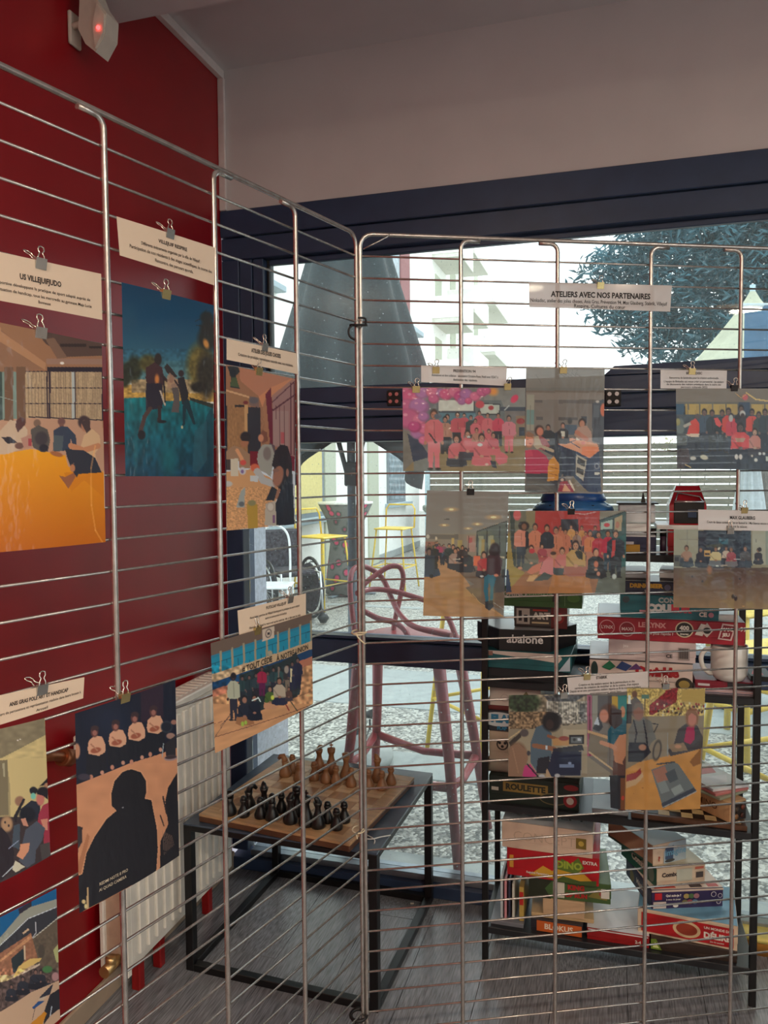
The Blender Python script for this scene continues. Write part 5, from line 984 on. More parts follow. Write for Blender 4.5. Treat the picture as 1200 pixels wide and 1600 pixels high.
def sky(p):
    p.Z(180, 430, 4.848)
    p.vgrad(-50, (2, 52, 88), 330, (6, 66, 104)); p.vgrad(330, (14, 66, 104), 650, (52, 96, 122)); p.vgrad(650, (60, 104, 124), 800, (84, 120, 132)); p.ell(100, 330, 60, 90, (36, 76, 106), a=.6, soft=.6); p.ell(420, 450, 140, 90, (40, 76, 112), a=.5, soft=.7)
    p.rect(0, 830, 760, 960, (176, 140, 74)); p.rect(120, 790, 640, 890, (150, 130, 104)).noise(.2, 14, 790, 900, 5); p.rect(550, 850, 620, 895, (190, 170, 140))
    for x, y, rx, ry, c in ((60, 790, 60, 60, (40, 44, 34)), (140, 710, 55, 95, (42, 46, 36)), (90, 720, 45, 60, (36, 40, 32)), (240, 670, 66, 66, (78, 74, 44)), (640, 690, 105, 170, (104, 92, 50)), (690, 760, 80, 170, (46, 40, 34)), (700, 480, 80, 90, (40, 40, 40)), (690, 320, 50, 45, (38, 40, 44)), (700, 400, 60, 60, (40, 38, 40)), (620, 850, 60, 40, (40, 34, 30))): p.ell(x, y, rx, ry, c, soft=.25)
    p.noise(.22, 16, 560, 930, 7); p.ell(686, 520, 20, 36, (236, 160, 80), -20, .8, .4)
    p.line([(600, 350), (690, 310), (740, 330)], 6, (36, 38, 44)).line([(660, 300), (690, 260)], 5, (36, 38, 44)).line([(610, 380), (680, 390)], 8, (40, 38, 40))
    p.poly([(0, 935), (220, 925), (300, 955), (560, 950), (745, 985), (760, 1600), (0, 1600)], (6, 84, 100)); U, V = p.xy(); m = (p.c[:, 0] < 8) & (p.c[:, 2] > 90) & (V > 920); t = np.clip((V-930)/600, 0, 1)[:, None]
    p.c = np.where(m[:, None], np.array((10, 104, 118))*(1-t)+np.array((2, 54, 82))*t, p.c); p.poly([(550, 925), (745, 975), (745, 1010), (560, 950)], (40, 44, 40)); p.noise(.28, 34, 930, 1600, 9, 1.8)
    p.poly([(690, 1060), (740, 990), (745, 1500), (680, 1500), (640, 1300)], (10, 50, 70), .6); p.poly([(590, 1180), (690, 1100), (690, 1400), (610, 1500), (570, 1480)], (40, 84, 104), .7); p.ell(150, 1330, 14, 150, (40, 110, 130), 0, .5, .6); p.ell(390, 1400, 60, 120, (10, 96, 110), 0, .7, .6)
    D1 = (50, 36, 42)
    p.ell(315, 640, 27, 48, (42, 34, 36)); p.poly([(225, 700), (290, 660), (345, 700), (360, 780), (345, 860), (240, 860), (222, 780)], (62, 38, 46)); p.ell(306, 790, 16, 36, (206, 130, 70), 0, .9, .4)
    p.poly([(228, 820), (340, 820), (350, 900), (345, 1010), (225, 1025), (222, 900)], (36, 30, 48)); p.line([(255, 1010), (215, 1070), (185, 1180)], 30, (70, 50, 52)).line([(322, 1000), (322, 1105)], 28, D1); p.ell(340, 1110, 34, 12, (26, 26, 34)); p.ell(192, 1210, 28, 36, (26, 24, 34)); p.line([(330, 880), (365, 985)], 12, (176, 160, 150)); p.line([(340, 760), (380, 800)], 22, D1); p.line([(355, 780), (365, 960)], 12, (32, 30, 40))
    p.poly([(360, 700), (380, 668), (410, 700), (460, 770), (430, 780), (380, 740)], (46, 40, 44)); p.ell(412, 790, 18, 28, (84, 56, 50)); p.poly([(410, 830), (450, 815), (475, 900), (470, 1040), (410, 1040), (430, 940)], (84, 76, 80)); p.poly([(380, 770), (400, 740), (470, 800), (460, 850), (380, 860)], (170, 134, 116), .7)
    p.ell(488, 745, 22, 26, D1); p.poly([(460, 780), (510, 770), (545, 900), (530, 990), (495, 980), (470, 860)], (38, 34, 42)); p.poly([(500, 960), (545, 940), (600, 1130), (580, 1130), (525, 1010), (515, 1130), (495, 1150)], (18, 44, 58)); p.ell(492, 1152, 8, 12, (190, 180, 150)); p.line([(440, 800), (480, 860)], 14, D1)
def table1(p):
    p.Z(345, 560, 5.714)
    p.rect(-9, -9, 720, 900, (150, 100, 70)); p.poly([(160, 60), (720, 160), (440, 270), (330, 340), (170, 200)], (176, 112, 82)); p.poly([(330, 340), (440, 260), (700, 150), (460, 330), (420, 480), (370, 470)], (196, 124, 84)); p.poly([(45, 270), (240, 330), (240, 440), (45, 420)], (150, 104, 70)); p.line([(45, 285), (240, 345)], 16, (200, 150, 106)); p.rect(45, 420, 60, 900, (40, 40, 46)); p.rect(60, 420, 240, 900, (150, 104, 66)).noise(.12, 20, 420, 900, 2, 3)
    p.poly([(58, 70), (150, 66), (165, 120), (130, 160), (165, 270), (80, 260), (90, 170)], (44, 44, 44)); p.poly([(95, 170), (135, 168), (160, 262), (82, 245)], (70, 80, 50)); p.ell(105, 130, 28, 40, (34, 36, 40))
    p.rect(120, 415, 210, 436, (40, 32, 34)); p.rect(202, 415, 235, 690, (190, 140, 90)); p.rect(232, 435, 345, 850, (44, 40, 46)); p.poly([(245, 340), (330, 350), (330, 440), (245, 420)], (120, 90, 80)); p.ell(285, 375, 40, 30, (96, 84, 84)); p.ell(215, 395, 22, 16, (110, 40, 40))
    p.poly([(360, 440), (400, 330), (420, 780), (390, 680)], (160, 106, 74)); p.poly([(390, 320), (440, 260), (470, 790), (430, 790)], (104, 26, 44))
    p.poly([(450, 330), (660, 170), (660, 900), (520, 800), (470, 790)], (150, 108, 100)); p.poly([(450, 330), (660, 170), (660, 200), (450, 360)], (160, 110, 92)); p.line([(452, 390), (660, 205)], 9, (80, 30, 44)).line([(455, 465), (660, 325)], 14, (80, 30, 44)); p.rect(455, 470, 600, 780, (156, 120, 110))
    for x, w_ in ((482, 5), (518, 9), (562, 6), (624, 9), (655, 12)): p.line([(x, 860), (x, 420 if x < 600 else 220)], w_, (84, 34, 46))
    p.rect(525, 660, 560, 760, (170, 80, 80)); p.poly([(420, 750), (470, 780), (480, 860), (420, 860)], (90, 70, 74)); p.poly([(600, 860), (660, 880), (660, 1010), (600, 1000)], (110, 24, 44)); p.rect(250, 830, 330, 960, (110, 20, 34))
    p.poly([(45, 1010), (250, 990), (420, 1060), (520, 1150), (400, 1500), (45, 1540)], (196, 140, 92)); p.noise(.20, 7, 1150, 1540, 4)
    p.poly([(45, 830), (110, 780), (180, 800), (250, 860), (250, 980), (160, 990), (150, 900), (45, 900)], (150, 112, 84)); p.ell(212, 700, 44, 46, (40, 32, 36)); p.ell(205, 750, 34, 44, (160, 100, 70), 20); p.poly([(165, 700), (240, 690), (250, 740), (180, 735)], (44, 34, 36)); p.line([(140, 820), (190, 920)], 30, (206, 140, 96)); p.ell(190, 930, 26, 24, (196, 70, 60)); p.rect(45, 900, 85, 1000, (60, 46, 44)); p.rect(85, 895, 152, 1050, (196, 176, 150)); p.ell(185, 1005, 28, 34, (190, 180, 176)); p.ell(183, 1010, 13, 18, (120, 90, 130))
    p.poly([(330, 700), (360, 640), (400, 660), (410, 740), (350, 760)], (120, 70, 54)); p.ell(345, 712, 24, 34, (190, 124, 92)); p.poly([(320, 830), (360, 770), (440, 770), (470, 860), (430, 1060), (380, 1020), (330, 1000), (310, 900)], (150, 142, 128)); p.ell(400, 850, 36, 60, (120, 104, 96)); p.ell(290, 975, 40, 34, (196, 90, 60)); p.line([(310, 1010), (360, 1090), (450, 1120)], 60, (172, 164, 156)); p.poly([(250, 1045), (320, 1050), (315, 1105), (250, 1095)], (190, 186, 180))
    p.poly([(470, 830), (520, 770), (590, 780), (630, 900), (640, 1100), (660, 1490), (480, 1490), (470, 1300), (520, 1180), (450, 1100)], (30, 30, 36)); p.ell(500, 1050, 48, 100, (150, 96, 74), 12); p.poly([(440, 960), (470, 830), (560, 860), (560, 1000), (520, 960), (460, 970)], (34, 32, 38)); p.ell(480, 1000, 30, 16, (130, 90, 76)); p.poly([(520, 1180), (600, 1060), (640, 1080), (660, 1490), (500, 1490), (470, 1380)], (24, 32, 44)); p.ell(588, 1020, 14, 36, (140, 90, 74)); p.line([(505, 1175), (480, 1240)], 30, (150, 100, 76)); p.poly([(380, 1270), (440, 1140), (490, 1170), (460, 1270)], (34, 36, 44))
    p.poly([(380, 1300), (470, 1270), (480, 1490), (370, 1490)], (176, 160, 140)); p.ell(425, 1325, 36, 44, (160, 140, 124)); p.ell(425, 1325, 28, 34, (196, 180, 162)); p.rect(442, 1400, 466, 1470, (120, 80, 110)); p.poly([(220, 1300), (310, 1300), (310, 1520), (225, 1520)], (170, 130, 50)); p.ell(262, 1290, 34, 26, (130, 120, 80)); p.poly([(170, 1180), (205, 1150), (200, 1330), (130, 1330)], (150, 150, 140)); p.ell(175, 1300, 24, 22, (90, 90, 90)); p.ell(60, 1120, 40, 26, (180, 170, 160))
def hall(p):
    p.Z(320, 950, 6.667, -.335)
    p.rect(-50, 0, 1300, 2300, (190, 130, 84)); p.rect(-50, 100, 1300, 520, (104, 80, 64)); p.rect(-50, 520, 1300, 720, (40, 110, 124))
    for k in range(10):
        x0 = 55+k*118; p.rect(x0, 545, x0+98, 715, (26, 122, 136)); p.line([(x0, 610), (x0+98, 610)], 6, (24, 70, 84)); p.line([(x0+50, 610), (x0+50, 715)], 5, (24, 70, 84)); p.rect(x0+98, 500, x0+118, 725, (150, 130, 96))
    p.rect(-50, 715, 1300, 800, (186, 148, 106)); p.rect(-50, 800, 1300, 880, (16, 56, 84)); p.rect(-50, 880, 1300, 960, (176, 104, 74)); p.rect(-50, 960, 1300, 2300, (198, 136, 88)).noise(.07, 30, 960, 2000, 6, .3)
    p.rect(590, 425, 715, 545, (196, 166, 136)); p.ell(655, 482, 32, 44, (40, 34, 34)); p.ell(655, 482, 26, 37, (196, 166, 136)); p.ell(648, 485, 7, 16, (40, 34, 34)); p.ell(664, 485, 7, 16, (40, 34, 34))
    p.line([(-50, 1380), (1300, 1380)], 7, (96, 52, 44)).line([(-50, 1240), (1300, 1240)], 5, (120, 70, 54)).line([(90, 1400), (300, 1130)], 6, (70, 50, 44)); p.line([(800, 1230), (860, 1350)], 11, (130, 30, 36)).line([(870, 1250), (950, 1390)], 9, (50, 60, 44)); p.line([(160, 1280), (330, 1150)], 6, (70, 50, 50))
    p.Z(320, 950, 6.667)
    p.poly([(350, 700), (470, 650), (620, 610), (780, 560), (900, 500), (940, 450), (960, 500), (990, 620), (1000, 740), (980, 900), (820, 980), (600, 1050), (400, 1120), (350, 900)], (34, 44, 44)); p.noise(.4, 26, 600, 1000, 11)
    for x, y, h, t, b in ((380, 1000, 290, (40, 60, 58), (34, 40, 44)), (450, 980, 280, (36, 50, 52), (36, 40, 46)), (520, 960, 280, (44, 56, 58), (40, 34, 40)), (640, 930, 270, (60, 74, 74), (40, 44, 50)), (700, 900, 280, (40, 60, 60), (34, 34, 44)), (760, 900, 290, (44, 70, 66), (40, 44, 50)), (850, 880, 290, (50, 44, 44), (120, 100, 80)), (900, 860, 300, (40, 44, 60), (30, 34, 54)), (960, 850, 330, (30, 34, 54), (26, 30, 50))): p.man(x, y, h, t, b, (110, 76, 66), (26, 24, 26), face=False)
    p.man(580, 920, 310, (150, 30, 56), (90, 24, 60), (96, 60, 54)); p.man(290, 1170, 490, (170, 160, 128), (40, 38, 48), (50, 36, 36), (30, 24, 26), .24); p.ell(290, 700, 20, 28, (30, 24, 26))
    for x, y, h, t, b in ((400, 1220, 310, (30, 34, 44), (150, 96, 60)), (500, 1170, 270, (24, 28, 40), (20, 24, 36)), (660, 1050, 240, (70, 90, 40), (190, 130, 90)), (760, 1010, 290, (176, 150, 120), (30, 34, 54)), (860, 970, 150, (90, 60, 50), (60, 50, 54))): p.man(x, y, h, t, b, (150, 100, 76), (30, 26, 28), .36, True, False)
    p.line([(480, 960), (540, 930), (560, 970)], 12, (200, 200, 196)); p.ell(378, 1205, 16, 26, (150, 170, 60)); p.ell(410, 1190, 14, 22, (150, 170, 60)); p.ell(686, 930, 18, 24, (196, 190, 70)); p.poly([(745, 610), (765, 610), (760, 720), (745, 720)], (120, 100, 84)); p.ell(838, 640, 24, 40, (150, 130, 110)); p.poly([(880, 630), (900, 630), (890, 770), (875, 770)], (206, 180, 130)); p.ell(668, 470, 24, 30, (160, 140, 110)); p.rect(655, 500, 690, 560, (150, 124, 90))
def drums(p):
    p.Z(100, 1050, 4.21)
    p.rect(0, 0, 900, 1600, (196, 128, 86)); p.poly([(0, 0), (800, 0), (800, 480), (620, 540), (420, 600), (180, 700), (60, 750), (0, 770)], (22, 26, 38)); p.poly([(500, 60), (650, 60), (650, 300), (500, 330)], (52, 32, 42), .8); p.ell(300, 320, 120, 110, (30, 38, 54), 0, .6, .6)
    p.noise(.05, 50, 600, 1600, 3)
    for x, y, s in ((205, 640, 300), (340, 575, 270), (465, 540, 290), (590, 490, 280)):
        p.poly([(x-60, y-s*.4), (x+60, y-s*.42), (x+75, y), (x+30, y+30), (x-60, y+40)], (26, 26, 32)); p.poly([(x-45, y-s*.62), (x-10, y-s*.74), (x+40, y-s*.72), (x+62, y-s*.55), (x+60, y-s*.38), (x+20, y-s*.30), (x-45, y-s*.34), (x-52, y-s*.45)], (206, 146, 108)); p.ell(x-8, y-s*.82, 24, 34, (96, 54, 46)); p.ell(x-5, y-s*.9, 26, 20, (60, 40, 40)); p.ell(x-6, y-s*.80, 14, 18, (150, 92, 76)); p.ell(x, y-s*.42, 34, 18, (150, 76, 52), -15); p.ell(x-30, y+50, 12, 16, (186, 120, 90)); p.ell(x+40, y+20, 12, 14, (190, 130, 100))
        p.line([(x-30, y-s*.55), (x+10, y-s*.42)], 10, (170, 110, 80))
    p.ell(85, 520, 20, 50, (180, 120, 86)); p.ell(672, 360, 40, 38, (60, 60, 62)); p.ell(672, 360, 34, 32, (28, 32, 40)); p.ell(700, 420, 30, 20, (150, 110, 90)); p.poly([(660, 470), (730, 420), (735, 560), (670, 570)], (40, 36, 38)); p.ell(700, 565, 46, 18, (150, 120, 110), -5); p.ell(700, 560, 40, 12, (60, 44, 44), -5); p.line([(650, 470), (640, 560)], 6, (150, 150, 140)); p.ell(130, 690, 40, 22, (60, 50, 56)); p.ell(722, 330, 20, 16, (150, 100, 80))
    N_ = (24, 22, 26)
    p.poly([(300, 880), (295, 800), (318, 710), (370, 650), (430, 630), (500, 650), (535, 710), (538, 780), (525, 825), (570, 835), (580, 900), (605, 1020), (612, 1150), (598, 1310), (350, 1440), (80, 1600), (90, 1330), (115, 1320), (140, 1190), (190, 1080), (265, 960), (330, 905)], (206, 140, 96)); p.poly([(306, 880), (301, 800), (324, 714), (374, 656), (430, 636), (496, 656), (530, 714), (533, 780), (520, 830), (566, 840), (576, 900), (600, 1020), (607, 1150), (594, 1310), (350, 1440), (80, 1600), (92, 1340), (120, 1326), (145, 1190), (194, 1084), (270, 965), (336, 908)], N_)
    p.ell(376, 888, 6, 5, (150, 140, 130)); p.poly([(660, 850), (680, 760), (745, 660), (760, 1230), (620, 1290), (625, 1110), (680, 1000)], N_); p.line([(625, 940), (650, 1010)], 9, (40, 30, 30)).line([(645, 820), (670, 930)], 12, (44, 32, 32)); 
    for k in range(8): p.line([(640+k*9, 1040+k*5), (650+k*10, 1200-k*9)], 3, (150, 110, 86), .7)
    p.poly([(80, 1010), (120, 1020), (118, 1120), (95, 1160), (82, 1280)], (50, 40, 40)); p.poly([(150, 1060), (165, 1080), (110, 1330), (80, 1310)], (170, 104, 66)); p.poly([(148, 1415), (158, 1415), (160, 1560), (145, 1560)], (190, 150, 100)); p.ell(128, 1510, 12, 14, (206, 170, 110)); p.ell(140, 1540, 9, 16, (206, 180, 120))
def percu(p):
    p.Z(0, 1110, 5.926)
    p.rect(-400, -99, 700, 1700, (202, 170, 110)); p.poly([(-400, 250), (410, 60), (425, 225), (0, 440), (-400, 600)], (136, 116, 84)); p.noise(.10, 26, 0, 440, 3, .6); p.ell(155, 274, 8, 6, (230, 216, 180)); p.ell(180, 266, 8, 5, (230, 216, 180)); p.poly([(-400, 480), (60, 455), (62, 960), (-400, 1000)], (122, 104, 74)); p.poly([(10, 490), (30, 485), (32, 610), (20, 610)], (214, 196, 150)); p.rect(-400, 980, 560, 1700, (60, 46, 44))
    p.poly([(80, 700), (80, 980), (-400, 1010), (-400, 470), (50, 460)], (124, 106, 76), .5)
    p.ell(168, 835, 46, 46, (150, 104, 76)); p.poly([(130, 1040), (105, 980), (200, 810), (222, 815), (150, 960)], (36, 32, 36)); p.ell(300, 740, 36, 36, (34, 32, 36)); p.rect(262, 720, 342, 745, (34, 32, 36)); p.ell(298, 790, 24, 30, (120, 180, 150)); p.poly([(170, 910), (280, 830), (370, 850), (360, 1000), (200, 1000)], (40, 42, 50))
    p.poly([(360, 700), (440, 625), (470, 640), (465, 690)], (36, 32, 32)); p.ell(435, 700, 30, 30, (176, 120, 84)); p.ell(395, 755, 60, 48, (34, 28, 32)); p.ell(368, 820, 40, 60, (196, 110, 92)); p.poly([(330, 740), (440, 740), (445, 830), (400, 790), (340, 775)], (34, 28, 32)); p.poly([(350, 960), (390, 880), (470, 840), (480, 1300), (400, 1240), (400, 1100), (340, 1030)], (160, 50, 62)); p.poly([(370, 1010), (440, 1000), (440, 1110), (400, 1100)], (206, 130, 100)); p.poly([(360, 1240), (460, 1220), (470, 1350), (380, 1400)], (76, 66, 60))
    p.ell(240, 960, 80, 70, (30, 30, 36)); p.poly([(175, 1000), (220, 990), (250, 1070), (200, 1060)], (196, 130, 100)); p.poly([(220, 1100), (330, 1020), (415, 1090), (385, 1200), (320, 1290), (310, 1400), (230, 1450), (150, 1380), (200, 1300), (190, 1220)], (80, 80, 84)); p.poly([(170, 1230), (260, 1220), (250, 1290), (190, 1370), (130, 1340), (160, 1290)], (214, 140, 100)); p.ell(45, 1045, 56, 74, (150, 110, 76)); p.ell(45, 1045, 44, 60, (176, 130, 90)); p.ell(30, 1030, 9, 12, (50, 40, 40)); p.ell(62, 1060, 9, 12, (50, 40, 40)); p.poly([(110, 1060), (170, 1040), (160, 1280), (90, 1250)], (70, 76, 80)); p.poly([(-400, 1080), (0, 1080), (60, 1150), (110, 1300), (100, 1440), (0, 1560), (-400, 1560)], (40, 30, 34)); p.poly([(120, 1380), (210, 1440), (120, 1490), (90, 1460)], (206, 186, 150)); p.line([(60, 1270), (150, 1200)], 8, (150, 150, 160)); p.line([(0, 1530), (100, 1430)], 8, (196, 190, 180))
def terrace(p):
    p.Z(0, 1380, 7.273)
    p.rect(-500, -50, 800, 1700, (176, 140, 106)); p.poly([(-500, 200), (640, 60), (650, 230), (270, 290), (0, 620), (-500, 1100)], (14, 84, 120)); p.poly([(-400, 900), (0, 600), (270, 285), (645, 180), (655, 265), (310, 400), (0, 690), (-400, 1050)], (146, 138, 116)); p.poly([(200, 290), (350, 200), (350, 260), (210, 350)], (44, 38, 46))
    p.poly([(-400, 1040), (0, 690), (310, 400), (655, 270), (665, 390), (350, 620), (0, 800), (-400, 1100)], (50, 48, 50)); p.line([(-300, 960), (0, 690), (310, 398), (650, 268)], 9, (196, 190, 180)); p.poly([(350, 620), (665, 390), (690, 1000), (480, 1000), (350, 900)], (96, 78, 60)); p.line([(350, 630), (665, 390)], 10, (190, 176, 150)); p.poly([(-400, 1100), (0, 780), (340, 560), (420, 860), (0, 1100)], (150, 96, 66)); p.poly([(-200, 950), (0, 850), (340, 580), (350, 620), (0, 880)], (190, 130, 86)); p.noise(.14, 22, 560, 1100, 4)
    p.poly([(110, 850), (250, 730), (270, 860), (150, 1010), (130, 1000)], (40, 46, 46)); p.poly([(240, 560), (310, 505), (320, 525), (255, 575)], (200, 160, 120)); p.rect(255, 700, 275, 860, (206, 170, 130)); p.line([(395, 440), (400, 560), (360, 610)], 8, (190, 180, 170)); p.ell(460, 770, 40, 80, (74, 62, 50))
    p.poly([(130, 1060), (200, 930), (330, 850), (465, 845), (440, 880), (300, 950), (160, 1050)], (210, 166, 90)); p.poly([(-300, 1150), (-100, 1050), (60, 1030), (130, 1060), (0, 1130)], (206, 170, 110)); p.poly([(50, 1120), (440, 900), (445, 920), (60, 1140)], (200, 170, 140)); p.poly([(-400, 1200), (60, 1100), (440, 930), (690, 1000), (690, 1250), (400, 1300), (0, 1460), (-400, 1600)], (84, 64, 56)); p.noise(.5, 24, 960, 1420, 8); p.ell(530, 975, 60, 40, (70, 110, 60)); p.poly([(600, 760), (680, 670), (690, 900), (640, 900)], (170, 160, 100)); p.ell(625, 1060, 44, 50, (170, 120, 110))
    for x, y, h in ((110, 1330, 190), (240, 1260, 210), (390, 1200, 230), (450, 1170, 190), (540, 1250, 160)): p.man(x, y, h, (40, 40, 46), (30, 30, 36), (130, 90, 74), (30, 26, 28), .5, True, False)
    p.poly([(-400, 1600), (0, 1440), (330, 1230), (680, 1100), (690, 1200), (690, 1700), (-400, 1700)], (190, 148, 112)); p.poly([(410, 1320), (600, 1160), (590, 1190), (470, 1330)], (190, 160, 130)); p.poly([(440, 1280), (560, 1170), (600, 1140), (560, 1260), (430, 1300)], (40, 40, 48)); p.poly([(490, 1440), (560, 1260), (690, 1190), (690, 1420), (560, 1500), (480, 1600)], (34, 32, 36)); p.poly([(345, 1400), (420, 1330), (500, 1330), (360, 1420)], (34, 70, 110)); p.line([(380, 1400), (345, 1540)], 6, (60, 54, 50)); p.poly([(300, 1600), (490, 1450), (520, 1470), (460, 1600)], (196, 120, 30)); p.line([(580, 1400), (560, 1500)], 12, (180, 176, 170))
def pink(p):
    p.Z(620, 590, 5.714)
    p.rect(0, 0, 1200, 900, (120, 116, 118)); p.rect(250, 200, 960, 520, (104, 112, 118)); p.poly([(760, 100), (1150, 90), (1150, 270), (960, 290), (930, 200), (780, 200)], (134, 134, 134)); p.rect(370, 200, 690, 300, (206, 208, 204)); p.rect(745, 235, 915, 330, (190, 196, 190)); p.line([(690, 190), (690, 330)], 14, (60, 66, 74)); p.line([(745, 230), (920, 240), (915, 330), (745, 330)], 10, (60, 66, 74)); p.rect(370, 300, 700, 318, (64, 80, 96)); p.rect(320, 200, 370, 330, (96, 104, 114)); p.rect(380, 318, 700, 420, (86, 126, 146)); p.rect(920, 260, 1150, 300, (64, 74, 90)); p.poly([(1060, 340), (1150, 340), (1150, 520), (1060, 520)], (140, 120, 104)); p.ell(1105, 390, 36, 26, (150, 50, 56)); p.rect(1090, 440, 1140, 520, (54, 66, 82)); p.poly([(880, 540), (1150, 520), (1150, 840), (50, 840), (50, 780), (200, 700)], (140, 122, 92)); p.poly([(50, 480), (100, 480), (150, 750), (50, 840)], (120, 116, 112)); p.poly([(95, 500), (200, 560), (290, 700), (240, 760), (170, 750), (145, 750)], (40, 56, 84)); p.poly([(150, 750), (330, 700), (400, 840), (150, 840)], (120, 124, 124)); p.noise(.05, 30, 0, 900, 6)
    p.ell(860, 125, 40, 34, (240, 150, 70), 0, .9, .5)
    pk = [(206, 84, 134), (190, 64, 130), (214, 110, 150), (176, 110, 170), (196, 90, 140)]; r = np.random.RandomState(2)
    for x, y, a in ((80, 140, 60), (140, 180, 90), (230, 130, 70), (320, 130, 60), (400, 140, 50), (440, 150, 60), (520, 130, 60), (570, 170, 60), (620, 150, 60), (700, 170, 50), (760, 130, 50), (800, 120, 40), (90, 260, 80), (200, 260, 90), (110, 370, 110), (200, 380, 60), (240, 350, 50), (190, 490, 70), (250, 460, 60), (160, 440, 60), (240, 560, 46), (330, 190, 50), (580, 210, 40), (640, 210, 34)):
        c = np.array(pk[r.randint(5)]); p.ell(x, y, a, a*.85, c*.86); p.ell(x-a*.12, y-a*.1, a*.8, a*.68, c); p.ell(x-a*.3, y-a*.35, a*.18, a*.12, (232, 160, 190), 0, .7)
    p.ell(1050, 190, 42, 28, (214, 60, 100), -50); p.line([(1000, 250), (960, 290)], 8, (190, 196, 200)); p.ell(740, 240, 40, 34, (196, 74, 90)); p.ell(840, 270, 24, 20, (170, 60, 70))
    P1, P2, P3 = (206, 106, 118), (190, 84, 100), (178, 130, 116)
    for x, y, h, t, b in ((450, 660, 330, (66, 90, 104), (50, 60, 74)), (430, 680, 330, P3, (40, 46, 58)), (540, 640, 330, P2, (44, 48, 62)), (600, 560, 240, P2, P1), (660, 600, 260, (52, 64, 72), (52, 60, 70)), (735, 560, 260, P2, P2), (810, 600, 280, P1, P1), (905, 610, 290, (200, 70, 96), (40, 46, 60)), (1000, 670, 330, (206, 124, 140), P1), (700, 620, 250, P1, P1)): p.man(x, y, h, t, b, (176, 130, 116), (44, 40, 44), .36)
    p.man(330, 820, 530, P1, (214, 116, 128), (180, 120, 100), (70, 50, 50), .30); p.line([(290, 500), (345, 575)], 14, (60, 50, 60)); p.ell(345, 578, 14, 9, (40, 40, 44)); p.ell(365, 345, 34, 22, (84, 96, 116))
    for x, y, h, t, b in ((530, 800, 290, P1, (50, 56, 70)), (630, 740, 270, P1, (60, 60, 76)), (710, 620, 170, P3, P1), (820, 620, 160, P1, P1), (755, 790, 290, P1, P1), (860, 690, 200, P2, P1)): p.man(x, y, h, t, b, (190, 140, 124), (44, 36, 40), .40, True)
    p.poly([(880, 680), (930, 660), (990, 700), (980, 760), (910, 780), (880, 740)], P1); p.poly([(830, 740), (880, 750), (890, 810), (850, 800)], (50, 56, 74)); p.ell(800, 775, 16, 10, (214, 190, 180)); p.ell(740, 600, 24, 14, (206, 210, 214)); p.ell(640, 530, 16, 9, (200, 206, 210))
